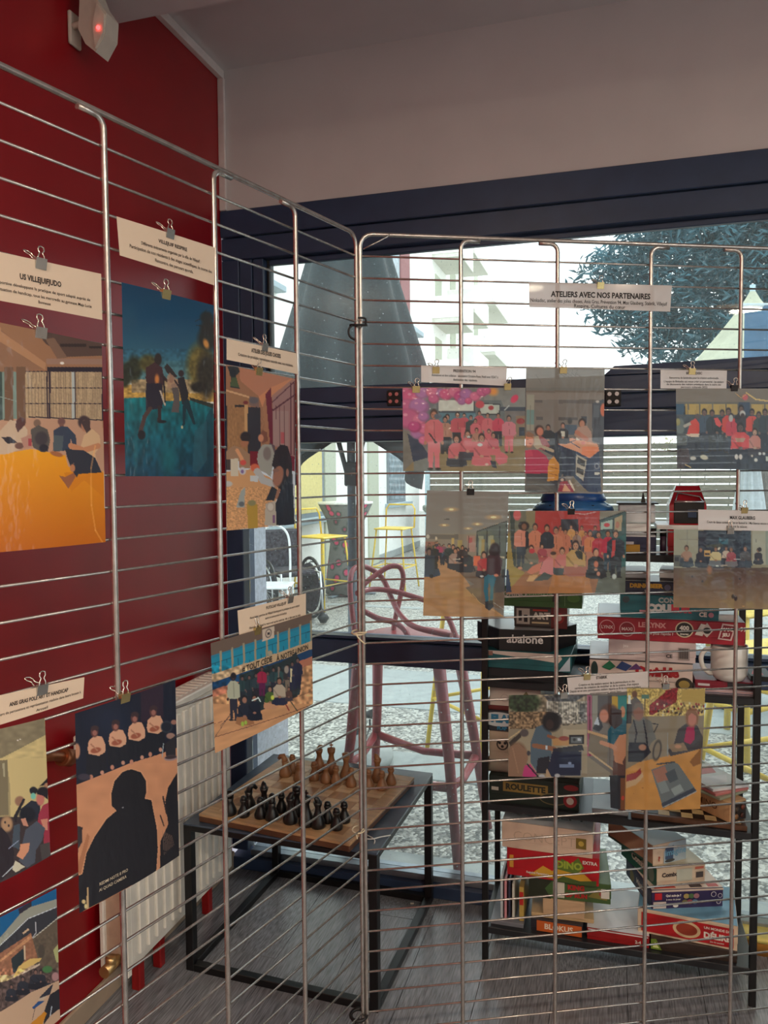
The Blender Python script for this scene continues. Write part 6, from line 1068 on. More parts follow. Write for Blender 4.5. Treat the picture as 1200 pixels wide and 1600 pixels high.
def meet(p):
    p.Z(810, 560, 6.95)
    p.rect(0, 0, 1043, 1600, (120, 112, 112)); p.vgrad(90, (134, 132, 132), 320, (120, 116, 116)); p.line([(190, 180), (250, 270)], 6, (110, 108, 110)); 
    for k in range(5): p.line([(440+k*44, 160), (500+k*44, 200)], 5, (104, 100, 104)); p.line([(440+k*50, 120), (420+k*50, 180)], 4, (108, 104, 108))
    p.rect(80, 350, 950, 372, (112, 100, 96)); p.rect(80, 320, 950, 350, (112, 110, 112)); p.rect(70, 372, 950, 450, (132, 122, 120)); p.rect(430, 450, 850, 490, (96, 90, 92)); p.rect(430, 640, 640, 672, (82, 78, 82)); p.rect(180, 450, 260, 480, (92, 88, 92)); p.rect(190, 635, 262, 672, (86, 82, 86)); p.rect(88, 390, 170, 780, (150, 146, 138)); p.rect(90, 560, 170, 720, (110, 140, 144)); p.line([(128, 390), (128, 780)], 5, (120, 116, 112))
    p.poly([(800, 490), (930, 440), (940, 1450), (880, 1450), (880, 920), (800, 900)], (70, 74, 88)); p.rect(812, 510, 880, 640, (84, 90, 104)); p.rect(815, 660, 900, 760, (66, 70, 84)); p.ell(920, 560, 30, 70, (206, 110, 84)); p.ell(858, 470, 20, 14, (190, 180, 180)); p.rect(500, 720, 630, 830, (74, 90, 112)); p.ell(556, 680, 26, 34, (70, 72, 80)); p.rect(680, 630, 740, 700, (66, 72, 86))
    p.poly([(580, 1290), (880, 1100), (940, 1450), (560, 1450)], (120, 108, 96)); p.rect(80, 1240, 420, 1450, (50, 50, 64))
    p.poly([(240, 860), (420, 800), (480, 1000), (480, 1250), (430, 1320), (440, 1160), (380, 1060), (260, 1000)], (42, 54, 76)); p.poly([(400, 900), (520, 850), (860, 930), (880, 990), (880, 1450), (760, 1450), (700, 1400), (590, 1280), (480, 1280), (470, 1020)], (38, 50, 84)); p.poly([(520, 900), (620, 1020), (620, 1280), (480, 1280), (480, 1000)], (32, 44, 72)); p.poly([(760, 1100), (880, 1060), (900, 1450), (740, 1400)], (44, 58, 92))
    p.poly([(420, 910), (440, 870), (560, 862), (640, 880), (860, 930), (878, 1000), (770, 1085), (650, 1020), (540, 980), (430, 935)], (214, 150, 122)); p.poly([(690, 960), (860, 960), (875, 1000), (770, 1080), (680, 1040)], (224, 130, 92)); p.line([(530, 890), (660, 970)], 10, (60, 66, 90)); p.line([(500, 930), (640, 880)], 8, (70, 70, 90)); p.rect(620, 850, 660, 890, (216, 206, 200)); p.ell(700, 920, 24, 18, (206, 120, 110))
    p.poly([(625, 1040), (740, 1100), (700, 1330), (615, 1260)], (176, 168, 160)); p.poly([(640, 1070), (725, 1115), (715, 1180), (635, 1140)], (52, 50, 56)); p.poly([(630, 1180), (710, 1210), (700, 1270), (625, 1240)], (60, 56, 60)); p.poly([(820, 1130), (885, 1120), (885, 1200), (820, 1220)], (90, 100, 130)); p.rect(822, 1235, 885, 1262, (206, 206, 206)); p.ell(850, 1170, 24, 30, (170, 176, 190)); p.ell(850, 1170, 18, 23, (60, 70, 100))
    p.man(320, 960, 240, (40, 48, 62), (40, 48, 62), (170, 120, 104), (40, 34, 38), .5, True); p.man(480, 930, 230, (50, 50, 60), (50, 50, 60), (176, 126, 110), (44, 34, 38), .40, True); p.poly([(460, 790), (505, 790), (500, 850), (465, 850)], (200, 196, 190))
    p.ell(690, 700, 40, 50, (44, 36, 38)); p.ell(688, 712, 30, 40, (180, 124, 104)); p.poly([(600, 830), (640, 750), (740, 730), (790, 800), (800, 915), (720, 900), (640, 870)], (176, 140, 130)); p.line([(630, 800), (740, 880)], 44, (184, 120, 104))
    p.ell(225, 785, 50, 60, (60, 44, 44)); p.ell(232, 795, 36, 46, (196, 120, 104)); p.poly([(150, 860), (240, 840), (300, 880), (340, 950), (280, 1000), (200, 980)], (150, 80, 90)); p.poly([(160, 850), (215, 840), (260, 960), (200, 990), (150, 930)], (176, 160, 144)); p.line([(260, 960), (370, 1005)], 34, (176, 160, 144))
    p.ell(110, 890, 60, 90, (150, 110, 96)); p.ell(115, 890, 48, 70, (206, 130, 106)); p.poly([(75, 830), (110, 795), (170, 830), (150, 860), (90, 850)], (140, 100, 84)); p.ell(100, 880, 10, 5, (70, 50, 50)); p.ell(130, 925, 18, 6, (150, 60, 60))
    p.poly([(72, 1000), (200, 990), (300, 1060), (350, 1160), (310, 1250), (76, 1250)], (176, 40, 84)); p.poly([(72, 1000), (140, 990), (160, 1060), (76, 1080)], (190, 60, 96)); p.poly([(330, 1110), (380, 1060), (440, 1150), (430, 1320), (310, 1335), (315, 1200)], (206, 140, 60)); p.line([(340, 1180), (430, 1200)], 9, (150, 90, 40)).line([(330, 1250), (420, 1270)], 9, (150, 90, 40))
    for r_ in (300, 250, 210): p.ell(150, 1600, r_, r_*.95, (150, 146, 140)); p.ell(150, 1600, r_-16, (r_-16)*.95, (44, 44, 52))
    p.ell(465, 1330, 40, 44, (50, 40, 54)); p.ell(470, 1320, 18, 16, (206, 180, 170)); p.poly([(420, 1450), (450, 1340), (520, 1330), (600, 1420), (590, 1450)], (150, 50, 70)); p.poly([(470, 1440), (500, 1360), (560, 1440)], (214, 160, 130)); p.line([(550, 1330), (600, 1430)], 20, (206, 190, 180))
def corridor(p):
    p.Z(650, 760, 7.275)
    p.rect(0, 0, 1164, 1600, (120, 112, 108)); p.vgrad(40, (128, 118, 116), 550, (134, 128, 124))
    for x, y, rx in ((400, 262, 70), (880, 350, 80), (320, 440, 50), (695, 428, 56), (590, 478, 44), (950, 430, 40), (795, 476, 30)): p.ell(x, y, rx, rx*.3, (206, 160, 110), 0, .7, .5); p.ell(x, y, rx*.4, rx*.15, (240, 216, 170))
    p.rect(320, 368, 380, 382, (90, 84, 84)); p.rect(110, 540, 690, 800, (140, 128, 116)); p.rect(110, 545, 480, 600, (110, 104, 100)); p.rect(110, 630, 240, 720, (150, 104, 90)); p.poly([(690, 510), (1040, 390), (1040, 1200), (690, 790)], (92, 100, 98)); p.line([(690, 512), (1040, 392)], 12, (60, 62, 64))
    for x in (690, 805, 950, 1030): p.line([(x, 520-(x-690)*.25), (x, 900)], 13, (56, 58, 62))
    for x0 in (710, 820): p.rect(x0, 560, x0+60, 780, (150, 150, 128)); p.rect(x0+30, 600, x0+70, 800, (170, 140, 80), .7)
    p.rect(580, 560, 670, 740, (170, 130, 120)); p.rect(590, 580, 640, 640, (176, 90, 90)); p.rect(590, 560, 600, 740, (60, 54, 56)); p.rect(400, 590, 430, 700, (190, 160, 100)); p.rect(470, 610, 520, 700, (170, 150, 100)); p.ell(228, 590, 12, 20, (206, 190, 170)); p.ell(135, 570, 20, 24, (196, 190, 180))
    p.poly([(270, 800), (400, 830), (530, 1010), (700, 1250), (1000, 1480), (70, 1480), (90, 1030)], (170, 126, 88)); p.poly([(640, 900), (1000, 1000), (1000, 1400), (740, 1340), (560, 1150), (660, 1110), (560, 1050), (480, 960)], (112, 92, 80)); p.noise(.07, 24, 830, 1500, 5, .3); p.line([(640, 1220), (720, 1320), (1000, 1480)], 6, (190, 150, 106)); p.poly([(880, 1040), (1000, 1000), (1010, 1200), (880, 1210)], (74, 72, 76)); p.line([(880, 1320), (1000, 1400)], 5, (160, 160, 160))
    p.poly([(1000, 940), (1050, 920), (1090, 1190), (1010, 1210)], (40, 60, 84))
    r = np.random.RandomState(5)
    for k in range(16): x, y = 130+r.rand()*190, 840+r.rand()*60-r.rand()*60; p.man(x, y, 150+r.rand()*40, (50+r.rand()*120, 50+r.rand()*40, 60+r.rand()*40), (40, 44, 54), (170, 120, 100), (40, 34, 36), .4, False, False)
    p.man(150, 1030, 330, (40, 46, 62), (50, 66, 90), (120, 90, 80), (30, 28, 32), .46, True, False); p.man(215, 900, 230, (36, 40, 54), (36, 40, 50), (150, 110, 90), (30, 28, 32), .4, False, False); p.poly([(105, 780), (215, 790), (210, 1000), (105, 1010)], (48, 58, 74)); p.ell(175, 1020, 24, 22, (30, 30, 36))
    for x, y, h, t in ((375, 830, 180, (50, 60, 60)), (420, 880, 220, (44, 54, 56)), (470, 950, 260, (90, 60, 60)), (560, 980, 280, (48, 52, 56)), (445, 940, 240, (160, 130, 120)), (525, 860, 190, (60, 50, 54))): p.man(x, y, h, t, (40, 40, 50), (176, 124, 100), (34, 28, 32), .5, True, False)
    p.rect(420, 820, 500, 832, (190, 180, 170)); p.poly([(650, 790), (730, 790), (735, 910), (650, 900)], (214, 104, 70)); p.line([(660, 900), (650, 980)], 6, (90, 80, 80)).line([(720, 900), (710, 990)], 6, (90, 80, 80)); p.man(770, 1040, 300, (176, 60, 66), (44, 36, 44), (180, 130, 110), (40, 30, 36), .40, True, False); p.ell(745, 1020, 22, 12, (190, 186, 190))
    p.poly([(775, 1030), (830, 990), (900, 1000), (905, 1060), (880, 1150), (870, 1300), (840, 1310), (845, 1150), (830, 1080), (815, 1160), (825, 1320), (790, 1320), (765, 1170)], (40, 100, 124)); p.poly([(800, 990), (805, 800), (850, 755), (940, 760), (985, 850), (960, 960), (920, 1010), (850, 1010)], (62, 34, 46)); p.ell(895, 710, 56, 68, (40, 26, 34)); p.ell(890, 740, 66, 50, (40, 26, 34)); p.line([(965, 880), (940, 1000)], 34, (62, 34, 46)); p.ell(910, 1010, 26, 16, (206, 130, 110)); p.poly([(780, 1310), (870, 1290), (880, 1370), (830, 1410), (785, 1380)], (40, 44, 54)); p.ell(990, 990, 20, 50, (40, 40, 44)); p.poly([(950, 790), (1010, 800), (1005, 820), (960, 810)], (190, 180, 160))
def group(p):
    p.Z(780, 780, 5.714)
    p.rect(0, 0, 1200, 914, (130, 96, 84)); p.rect(90, 100, 320, 620, (112, 104, 88)); p.poly([(95, 110), (135, 110), (150, 600), (115, 600)], (60, 64, 60)); p.poly([(50, 330), (90, 300), (130, 600), (240, 660), (60, 840)], (160, 130, 70)); p.rect(320, 105, 900, 420, (176, 50, 48)); p.rect(550, 180, 705, 320, (44, 40, 52)); p.line([(640, 120), (760, 135), (860, 115)], 8, (206, 150, 150)); p.ell(160, 140, 34, 50, (206, 90, 90)); p.ell(265, 130, 24, 40, (190, 110, 96)); p.rect(240, 105, 320, 260, (140, 120, 90))
    p.poly([(895, 180), (1135, 110), (1135, 700), (1050, 640), (930, 420), (900, 300)], (60, 84, 84)); p.poly([(895, 110), (1135, 105), (895, 190)], (134, 120, 106)); p.poly([(905, 210), (1015, 180), (1010, 265), (905, 270)], (170, 180, 170)); p.poly([(1030, 170), (1100, 140), (1090, 280), (1030, 300)], (176, 150, 120)); p.ell(960, 230, 26, 18, (196, 60, 70)); p.ell(1055, 230, 18, 30, (176, 110, 90)); p.line([(895, 190), (1120, 112)], 12, (40, 50, 54)); p.line([(1020, 170), (1010, 300)], 10, (40, 50, 54)); p.line([(900, 280), (1020, 270)], 10, (40, 50, 54)); p.poly([(1060, 340), (1140, 300), (1130, 640), (1060, 600)], (40, 90, 90))
    p.poly([(60, 840), (240, 640), (900, 640), (930, 840)], (160, 104, 72)); p.poly([(430, 840), (480, 660), (790, 660), (830, 840)], (184, 116, 68)); p.poly([(900, 640), (1130, 600), (1130, 840), (850, 840)], (96, 96, 86)); p.noise(.06, 26, 600, 900, 4, .5); p.poly([(55, 640), (80, 620), (110, 830), (60, 835)], (40, 54, 80))
    O1, O2, K1 = (206, 120, 92), (196, 110, 84), (44, 44, 56)
    for x, y, h, t, b in ((545, 480, 240, O2, K1), (640, 470, 240, (206, 140, 80), K1), (590, 560, 290, O2, O2), (735, 480, 240, (200, 130, 76), K1), (855, 480, 240, (60, 60, 70), K1), (770, 520, 230, (180, 90, 80), K1), (690, 520, 240, (150, 110, 96), K1), (320, 600, 380, O1, (196, 116, 96)), (505, 640, 390, O1, O2), (425, 620, 390, (40, 44, 56), (190, 110, 104)), (810, 630, 350, (214, 124, 84), (190, 120, 96)), (885, 660, 370, (190, 50, 66), (160, 60, 70)), (970, 650, 370, (190, 40, 66), (40, 60, 76))): p.man(x, y, h, t, b, (186, 120, 92), (50, 34, 34), .30)
    p.poly([(145, 420), (150, 290), (200, 270), (260, 290), (265, 420), (235, 450)], (40, 40, 48)); p.man(195, 610, 400, (214, 130, 110), (60, 66, 76), (110, 74, 62), (36, 30, 34), .30); p.ell(222, 240, 46, 40, (44, 34, 36)); p.ell(222, 245, 22, 28, (130, 84, 66)); p.poly([(232, 290), (262, 300), (262, 430), (235, 450)], (34, 36, 44)); p.man(1040, 700, 420, (40, 44, 56), (34, 38, 48), (200, 140, 116), (60, 44, 40), .36); p.poly([(1010, 370), (1040, 360), (1030, 500), (1000, 520)], (196, 60, 60)); p.ell(1025, 690, 20, 24, (200, 200, 196))
    for x, y, h, t, b in ((380, 560, 160, (170, 70, 80), (176, 80, 80)), (285, 640, 230, (120, 110, 96), (90, 90, 84)), (560, 680, 250, (206, 116, 110), (70, 76, 80)), (680, 690, 320, (196, 150, 96), (170, 100, 86)), (860, 710, 270, (36, 38, 46), (36, 38, 46))): p.man(x, y, h, t, b, (200, 140, 112), (54, 36, 36), .44, True)
    p.poly([(700, 450), (740, 470), (740, 540), (700, 530), (670, 470)], (60, 60, 56)); p.poly([(245, 650), (290, 600), (380, 560), (360, 640), (280, 670)], (206, 116, 92)); p.ell(483, 500, 26, 32, (196, 136, 108)); p.ell(480, 482, 26, 16, (70, 44, 38)); p.poly([(350, 670), (390, 560), (440, 510), (480, 530), (480, 670)], (210, 120, 120)); p.poly([(300, 730), (400, 650), (470, 680), (430, 720)], (70, 76, 74)); p.poly([(240, 730), (270, 680), (350, 670), (300, 735)], (214, 160, 110)); p.ell(185, 615, 20, 12, (206, 140, 110)); p.ell(865, 480, 20, 32, (206, 146, 120)); p.ell(862, 580, 20, 30, (206, 110, 80)); p.ell(883, 665, 16, 20, (206, 140, 120)); p.ell(290, 462, 26, 22, (200, 60, 70))
def vests(p):
    p.Z(1030, 580, 7.06)
    p.rect(0, 0, 1400, 1271, (50, 60, 74)); p.rect(180, 190, 1400, 340, (130, 118, 108)); p.rect(180, 340, 1400, 380, (110, 106, 100)); p.rect(290, 365, 1400, 480, (190, 160, 96)); p.rect(180, 360, 270, 520, (50, 84, 110))
    for x in range(300, 1300, 14): p.line([(x, 375), (x, 480)], 3, (150, 124, 80), .6)
    for x in (315, 445, 585, 735, 865, 1005, 1165): p.rect(x-7, 360, x+7, 500, (104, 104, 100))
    p.rect(180, 480, 1400, 700, (70, 80, 90)); p.rect(190, 820, 1400, 1080, (34, 44, 62)); p.poly([(190, 860), (320, 850), (340, 1000), (250, 1080), (195, 1080)], (66, 54, 62)); p.noise(.15, 40, 480, 1080, 4); p.ell(230, 610, 50, 90, (110, 120, 120)); p.ell(205, 560, 26, 40, (150, 140, 90)); p.rect(190, 690, 300, 820, (84, 90, 94)); p.rect(870, 340, 1000, 480, (60, 76, 100))
    p.ell(945, 288, 32, 34, (206, 104, 110)); p.line([(840, 245), (900, 295), (950, 260)], 8, (226, 176, 110), .8); p.line([(960, 240), (1060, 310), (1200, 330)], 16, (236, 196, 120), .8); p.line([(285, 1030), (345, 1062)], 10, (226, 190, 130), .9)
    for x, y, h, t, b in ((495, 900, 480, (66, 84, 104), (40, 50, 70)), (580, 880, 450, (44, 56, 66), (44, 52, 64)), (690, 880, 450, (40, 54, 62), (40, 50, 62)), (760, 900, 490, (206, 70, 66), (50, 56, 72)), (900, 880, 500, (54, 52, 62), (40, 44, 60)), (1020, 880, 460, (214, 80, 72), (60, 60, 76)), (1095, 900, 450, (60, 74, 76), (36, 44, 62)), (1165, 900, 480, (56, 66, 76), (36, 44, 62)), (1260, 900, 480, (80, 66, 76), (36, 44, 62))): p.man(x, y, h, t, b, (120, 92, 84), (34, 32, 40), .28)
    p.poly([(300, 710), (345, 550), (400, 520), (440, 580), (435, 720)], (214, 70, 62)); p.poly([(260, 600), (340, 560), (350, 590), (280, 625)], (180, 170, 160)); p.ell(420, 500, 30, 30, (90, 80, 84)); p.poly([(290, 700), (350, 690), (440, 690), (430, 730), (350, 730)], (226, 200, 180)); p.poly([(305, 720), (440, 725), (460, 900), (420, 960), (340, 960)], (34, 42, 60)); p.ell(370, 960, 32, 22, (200, 196, 190)); p.ell(490, 950, 44, 26, (206, 200, 180), 15)
    p.poly([(600, 520), (640, 510), (690, 590), (660, 620), (620, 590)], (220, 84, 84)); p.man(790, 920, 450, (200, 66, 84), (50, 60, 80), (140, 110, 100), (50, 50, 60), .26); p.ell(785, 520, 24, 40, (190, 200, 200), 0, .8)
    p.ell(915, 470, 32, 36, (206, 200, 196)); p.ell(915, 490, 22, 26, (70, 56, 60)); p.man(890, 970, 400, (214, 70, 76), (30, 36, 56), (100, 80, 80), (36, 32, 40), .42, True); p.ell(845, 945, 20, 30, (220, 214, 210)); p.ell(890, 945, 20, 30, (220, 214, 210)); p.poly([(830, 740), (950, 740), (920, 785), (850, 780)], (190, 150, 130)); p.man(1050, 940, 310, (200, 130, 120), (50, 46, 60), (190, 150, 130), (50, 40, 44), .34, True); p.ell(1060, 980, 20, 20, (220, 216, 210)); p.ell(1105, 910, 16, 16, (206, 206, 206)); p.ell(1150, 910, 16, 16, (206, 206, 206)); p.rect(1170, 940, 1200, 990, (196, 206, 200)); p.ell(1018, 935, 12, 14, (190, 180, 170))
def dance(p):
    p.Z(1030, 780, 7.06)
    p.rect(0, 0, 1400, 1271, (150, 134, 104)); p.rect(160, 330, 432, 760, (166, 158, 132)); p.rect(430, 345, 1010, 760, (28, 40, 56)); p.rect(1008, 345, 1024, 730, (150, 134, 104)); p.rect(1024, 345, 1170, 720, (176, 166, 140)); p.rect(1170, 345, 1400, 720, (150, 150, 130)); p.line([(160, 440), (430, 448)], 4, (140, 130, 110)); p.rect(300, 340, 316, 500, (150, 144, 122)); p.poly([(655, 425), (675, 425), (680, 480), (750, 440), (752, 492), (700, 495), (660, 470)], (50, 110, 120)); p.rect(650, 425, 760, 498, (40, 84, 96), .5)
    p.vgrad(755, (84, 64, 56), 900, (112, 80, 62)); p.vgrad(900, (112, 82, 64), 1271, (158, 122, 84)); p.ell(340, 800, 200, 40, (120, 100, 80), 0, .7, .5); p.ell(850, 850, 300, 90, (96, 62, 54), 0, .6, .6); p.ell(550, 770, 26, 50, (206, 120, 70), 0, .7, .5); p.rect(160, 620, 250, 740, (96, 96, 90)); p.rect(172, 640, 215, 680, (54, 56, 60)); p.noise(.05, 40, 760, 1271, 3)
    for x, y, h, t, b, w_ in ((300, 750, 240, (176, 134, 110), (40, 56, 70), .4), (455, 750, 220, (50, 52, 64), (50, 56, 66), .4), (620, 740, 220, (214, 186, 130), (110, 110, 110), .46), (735, 700, 180, (206, 176, 150), (40, 34, 40), .4), (790, 745, 220, (170, 70, 76), (120, 110, 110), .40), (945, 745, 230, (84, 76, 76), (60, 66, 76), .42), (1090, 720, 180, (56, 52, 60), (60, 60, 66), .4)): p.man(x, y, h, t, b, (160, 110, 84), (60, 44, 40), w_, True, False)
    for x, y, r_ in ((250, 690, 50), (345, 690, 50), (950, 700, 40), (690, 690, 34)): p.ell(x, y, r_*.5, r_, (70, 80, 90), 0, .7); p.ell(x, y, r_*.4, r_*.85, (50, 60, 70), 0, .7)
    p.rect(492, 565, 562, 630, (214, 160, 90)); p.rect(500, 592, 552, 615, (50, 36, 40)); p.rect(820, 655, 895, 668, (196, 190, 180)); p.ell(655, 545, 12, 20, (220, 200, 170), 40); p.rect(670, 725, 745, 740, (170, 150, 130)); p.ell(635, 735, 16, 10, (220, 216, 210)); p.ell(1105, 555, 22, 26, (50, 40, 40))
    for x, y, a, b in ((362, 853, 10, 12), (472, 904, 11, 14), (882, 878, 9, 11), (805, 1072, 16, 26), (835, 1090, 18, 30)): p.ell(x, y, a, b, (44, 28, 32))
    p.ell(835, 1070, 10, 10, (110, 90, 80)); p.rect(1060, 440, 1072, 475, (80, 70, 60)); p.ell(920, 1178, 16, 7, (206, 150, 90))
def work1(p):
    p.Z(750, 1040, 3.333)
    p.rect(0, 100, 700, 700, (150, 128, 100)); p.poly([(330, 155), (560, 150), (470, 200), (380, 215), (360, 190)], (80, 76, 74)); p.rect(345, 185, 560, 300, (150, 138, 120))
    for x in range(350, 560, 13): p.line([(x, 190), (x, 300)], 3.5, (190, 172, 144))
    p.rect(520, 200, 548, 290, (110, 104, 96)); p.ell(225, 190, 90, 55, (44, 56, 34)); p.noise(.5, 10, 150, 245, 3); p.rect(150, 240, 370, 330, (130, 100, 70)); p.noise(.7, 8, 240, 330, 6); p.poly([(250, 330), (560, 300), (560, 560), (250, 560), (150, 440)], (166, 144, 112)); p.rect(430, 330, 560, 420, (186, 160, 124)); p.poly([(150, 400), (215, 340), (215, 370), (160, 425)], (60, 50, 44)); p.line([(145, 385), (215, 335)], 6, (206, 170, 120)); p.ell(230, 350, 22, 20, (90, 76, 70))
    p.poly([(260, 500), (262, 400), (290, 320), (330, 305), (370, 350), (370, 470), (330, 560), (300, 560)], (84, 98, 104)); p.ell(372, 290, 50, 52, (30, 26, 28)); p.ell(362, 305, 20, 26, (60, 42, 38)); p.line([(280, 415), (340, 425), (385, 432)], 24, (150, 96, 66)); p.line([(355, 365), (410, 385)], 16, (150, 90, 60)); p.rect(338, 415, 350, 436, (206, 206, 200)); p.poly([(300, 480), (360, 470), (360, 560), (290, 560)], (30, 30, 40)); p.poly([(378, 430), (530, 410), (540, 440), (380, 465)], (40, 40, 50)); p.poly([(375, 445), (525, 445), (525, 575), (340, 575)], (28, 34, 56)); p.line([(530, 440), (524, 572), (400, 572)], 4, (150, 140, 120)); p.rect(410, 510, 486, 528, (120, 130, 150)); p.ell(465, 506, 9, 7, (150, 160, 180))
    p.poly([(375, 380), (460, 370), (460, 415), (380, 415)], (196, 140, 84)); p.ell(435, 378, 26, 12, (150, 60, 50)); p.rect(462, 360, 540, 408, (36, 34, 38)); p.rect(472, 368, 532, 400, (110, 110, 106)); p.ell(490, 384, 8, 8, (40, 40, 44)); p.rect(505, 376, 522, 392, (200, 196, 190))
    p.ell(195, 470, 50, 70, (130, 90, 64)); p.poly([(150, 470), (160, 420), (200, 405), (240, 440), (250, 480), (225, 560), (210, 600), (145, 600)], (150, 108, 80)); p.poly([(230, 520), (260, 510), (300, 570), (240, 590), (220, 570)], (200, 60, 110)); p.line([(245, 512), (300, 575)], 8, (40, 36, 44)); p.ell(252, 455, 9, 13, (60, 56, 60)); p.poly([(338, 580), (345, 530), (372, 580)], (190, 150, 110)); p.line([(170, 430), (200, 560)], 6, (180, 130, 96), .6); p.ell(320, 575, 16, 12, (190, 180, 170)); p.ell(400, 570, 14, 10, (190, 180, 170))
def work2(p):
    p.Z(750, 1040, 3.333)
    p.rect(500, 100, 790, 800, (120, 108, 96)); p.rect(612, 155, 690, 260, (90, 80, 76)); p.rect(685, 160, 720, 240, (196, 150, 40)); p.rect(718, 155, 768, 290, (30, 120, 110)); p.ell(742, 240, 14, 30, (200, 130, 90)); p.rect(558, 155, 582, 470, (176, 90, 110)); p.rect(566, 160, 575, 470, (110, 40, 60)); p.rect(584, 155, 612, 330, (150, 140, 120)); p.poly([(585, 330), (620, 240), (640, 320), (620, 345)], (50, 50, 56)); p.poly([(592, 305), (612, 262), (622, 310)], (200, 200, 196)); p.poly([(560, 335), (680, 370), (670, 385), (560, 350)], (206, 160, 110)); p.poly([(570, 350), (670, 385), (660, 510), (560, 450)], (130, 112, 90)); p.line([(568, 450), (690, 540)], 9, (206, 170, 124)); p.poly([(530, 450), (680, 560), (700, 740), (530, 580)], (150, 132, 106))
    p.poly([(690, 540), (700, 400), (775, 400), (775, 800), (690, 800)], (96, 60, 50)); p.poly([(665, 340), (690, 300), (740, 280), (775, 290), (775, 410), (700, 410), (665, 400)], (20, 84, 96)); p.ell(672, 250, 50, 50, (90, 56, 44)); p.poly([(680, 220), (735, 230), (740, 300), (700, 330), (672, 300)], (56, 34, 34)); p.ell(645, 262, 24, 34, (206, 130, 100)); p.poly([(690, 420), (725, 360), (775, 355), (775, 440), (740, 500), (745, 515), (700, 500)], (200, 130, 90)); p.line([(632, 400), (700, 425)], 22, (206, 140, 104)); p.poly([(670, 570), (760, 570), (760, 750), (680, 740)], (30, 30, 36)); p.rect(728, 585, 760, 750, (120, 66, 34)); p.ell(742, 688, 9, 12, (190, 60, 40))
def work3(p):
    p.Z(750, 1040, 3.333)
    p.rect(740, 90, 1200, 800, (140, 118, 90)); p.rect(760, 120, 1180, 262, (206, 172, 96)); p.poly([(882, 190), (960, 130), (1030, 112), (1022, 190), (900, 255), (880, 258)], (140, 34, 40)); p.noise(.35, 6, 120, 262, 5); p.line([(880, 200), (960, 135)], 9, (206, 176, 100)); p.rect(840, 150, 880, 172, (96, 130, 110)); p.rect(855, 172, 860, 260, (110, 90, 60)); p.rect(1050, 125, 1170, 200, (196, 160, 84)); 
    r = np.random.RandomState(3)
    for k in range(60): x, y = 905+r.rand()*260, 195+r.rand()*62; p.ell(x, y, 5, 7, [(60, 40, 40), (220, 200, 150), (150, 40, 44), (120, 90, 50)][r.randint(4)])
    p.rect(870, 262, 1180, 560, (146, 126, 100)); p.rect(770, 155, 786, 200, (226, 224, 216)); p.ell(805, 150, 14, 20, (120, 84, 64)); p.poly([(785, 180), (810, 160), (838, 190), (830, 280), (790, 260)], (96, 84, 76)); p.rect(760, 200, 790, 300, (60, 54, 54))
    p.poly([(760, 540), (830, 500), (1150, 430), (1150, 750), (755, 750)], (206, 138, 66)); p.noise(.05, 30, 440, 750, 4)
    p.poly([(770, 500), (775, 330), (800, 285), (850, 268), (890, 290), (915, 380), (890, 400), (850, 490)], (110, 104, 94)); p.poly([(775, 400), (860, 400), (890, 450), (840, 500), (770, 500)], (34, 34, 44)); p.ell(825, 240, 28, 46, (150, 100, 80)); p.poly([(798, 235), (805, 196), (845, 196), (852, 235), (825, 214)], (120, 104, 90)); p.line([(800, 285), (815, 350), (800, 440)], 8, (34, 34, 44)).line([(850, 285), (862, 350), (872, 430)], 8, (34, 34, 44)); p.ell(845, 425, 20, 16, (176, 120, 90)); p.ell(920, 440, 22, 54, (50, 44, 44), 10); p.ell(920, 440, 15, 44, (140, 120, 96), 10); p.line([(895, 300), (925, 305), (905, 345)], 6, (40, 38, 44))
    p.poly([(1010, 400), (1030, 330), (1080, 295), (1130, 310), (1160, 370), (1158, 430), (1080, 450), (990, 470), (975, 440)], (66, 58, 60)); p.poly([(1060, 395), (1075, 320), (1115, 310), (1118, 380), (1095, 410)], (176, 34, 76)); p.ell(1103, 270, 34, 50, (150, 96, 66)); p.ell(1103, 275, 24, 38, (196, 120, 96)); p.poly([(1072, 250), (1090, 228), (1120, 228), (1134, 260), (1132, 310), (1126, 262), (1100, 246), (1084, 262), (1078, 320)], (140, 92, 60)); p.poly([(975, 410), (1060, 400), (1080, 440), (1000, 450)], (150, 120, 90)); p.ell(1030, 420, 18, 10, (196, 140, 104)); p.line([(975, 350), (975, 470)], 5, (150, 150, 140))
    p.poly([(890, 540), (1000, 500), (1030, 510), (1130, 655), (950, 740)], (110, 112, 106)); p.poly([(895, 545), (960, 520), (985, 590), (920, 610)], (206, 110, 76), .6); p.poly([(960, 560), (1010, 535), (1030, 590), (985, 610)], (80, 84, 84)); p.poly([(920, 610), (960, 595), (985, 650), (940, 665)], (136, 138, 128)); p.poly([(990, 640), (1040, 615), (1060, 650), (1010, 675)], (150, 152, 140)); p.poly([(940, 715), (1110, 635), (1130, 655), (950, 740)], (60, 64, 72)); p.line([(920, 512), (1010, 500)], 8, (70, 70, 70)); p.line([(948, 736), (1126, 655)], 4, (170, 170, 160))
    p.poly([(762, 570), (810, 555), (835, 530), (838, 560), (810, 590), (762, 610)], (150, 40, 36)); p.poly([(760, 605), (810, 590), (845, 555), (848, 580), (810, 620), (760, 640)], (206, 160, 110)); p.poly([(1090, 500), (1150, 430), (1150, 510), (1110, 525)], (150, 92, 44)); p.ell(845, 635, 4, 3, (150, 80, 40)); p.ell(800, 665, 3, 2, (150, 80, 40))
def work12(p): work1(p); U, V = p.xy(); keep = p.c.copy(); work2(p); p.Z(750, 1040, 3.333); U, V = p.xy(); p.c = np.where((U < 556)[:, None], keep, p.c)
LR = (206, 184, 162); LR2 = (208, 188, 168)
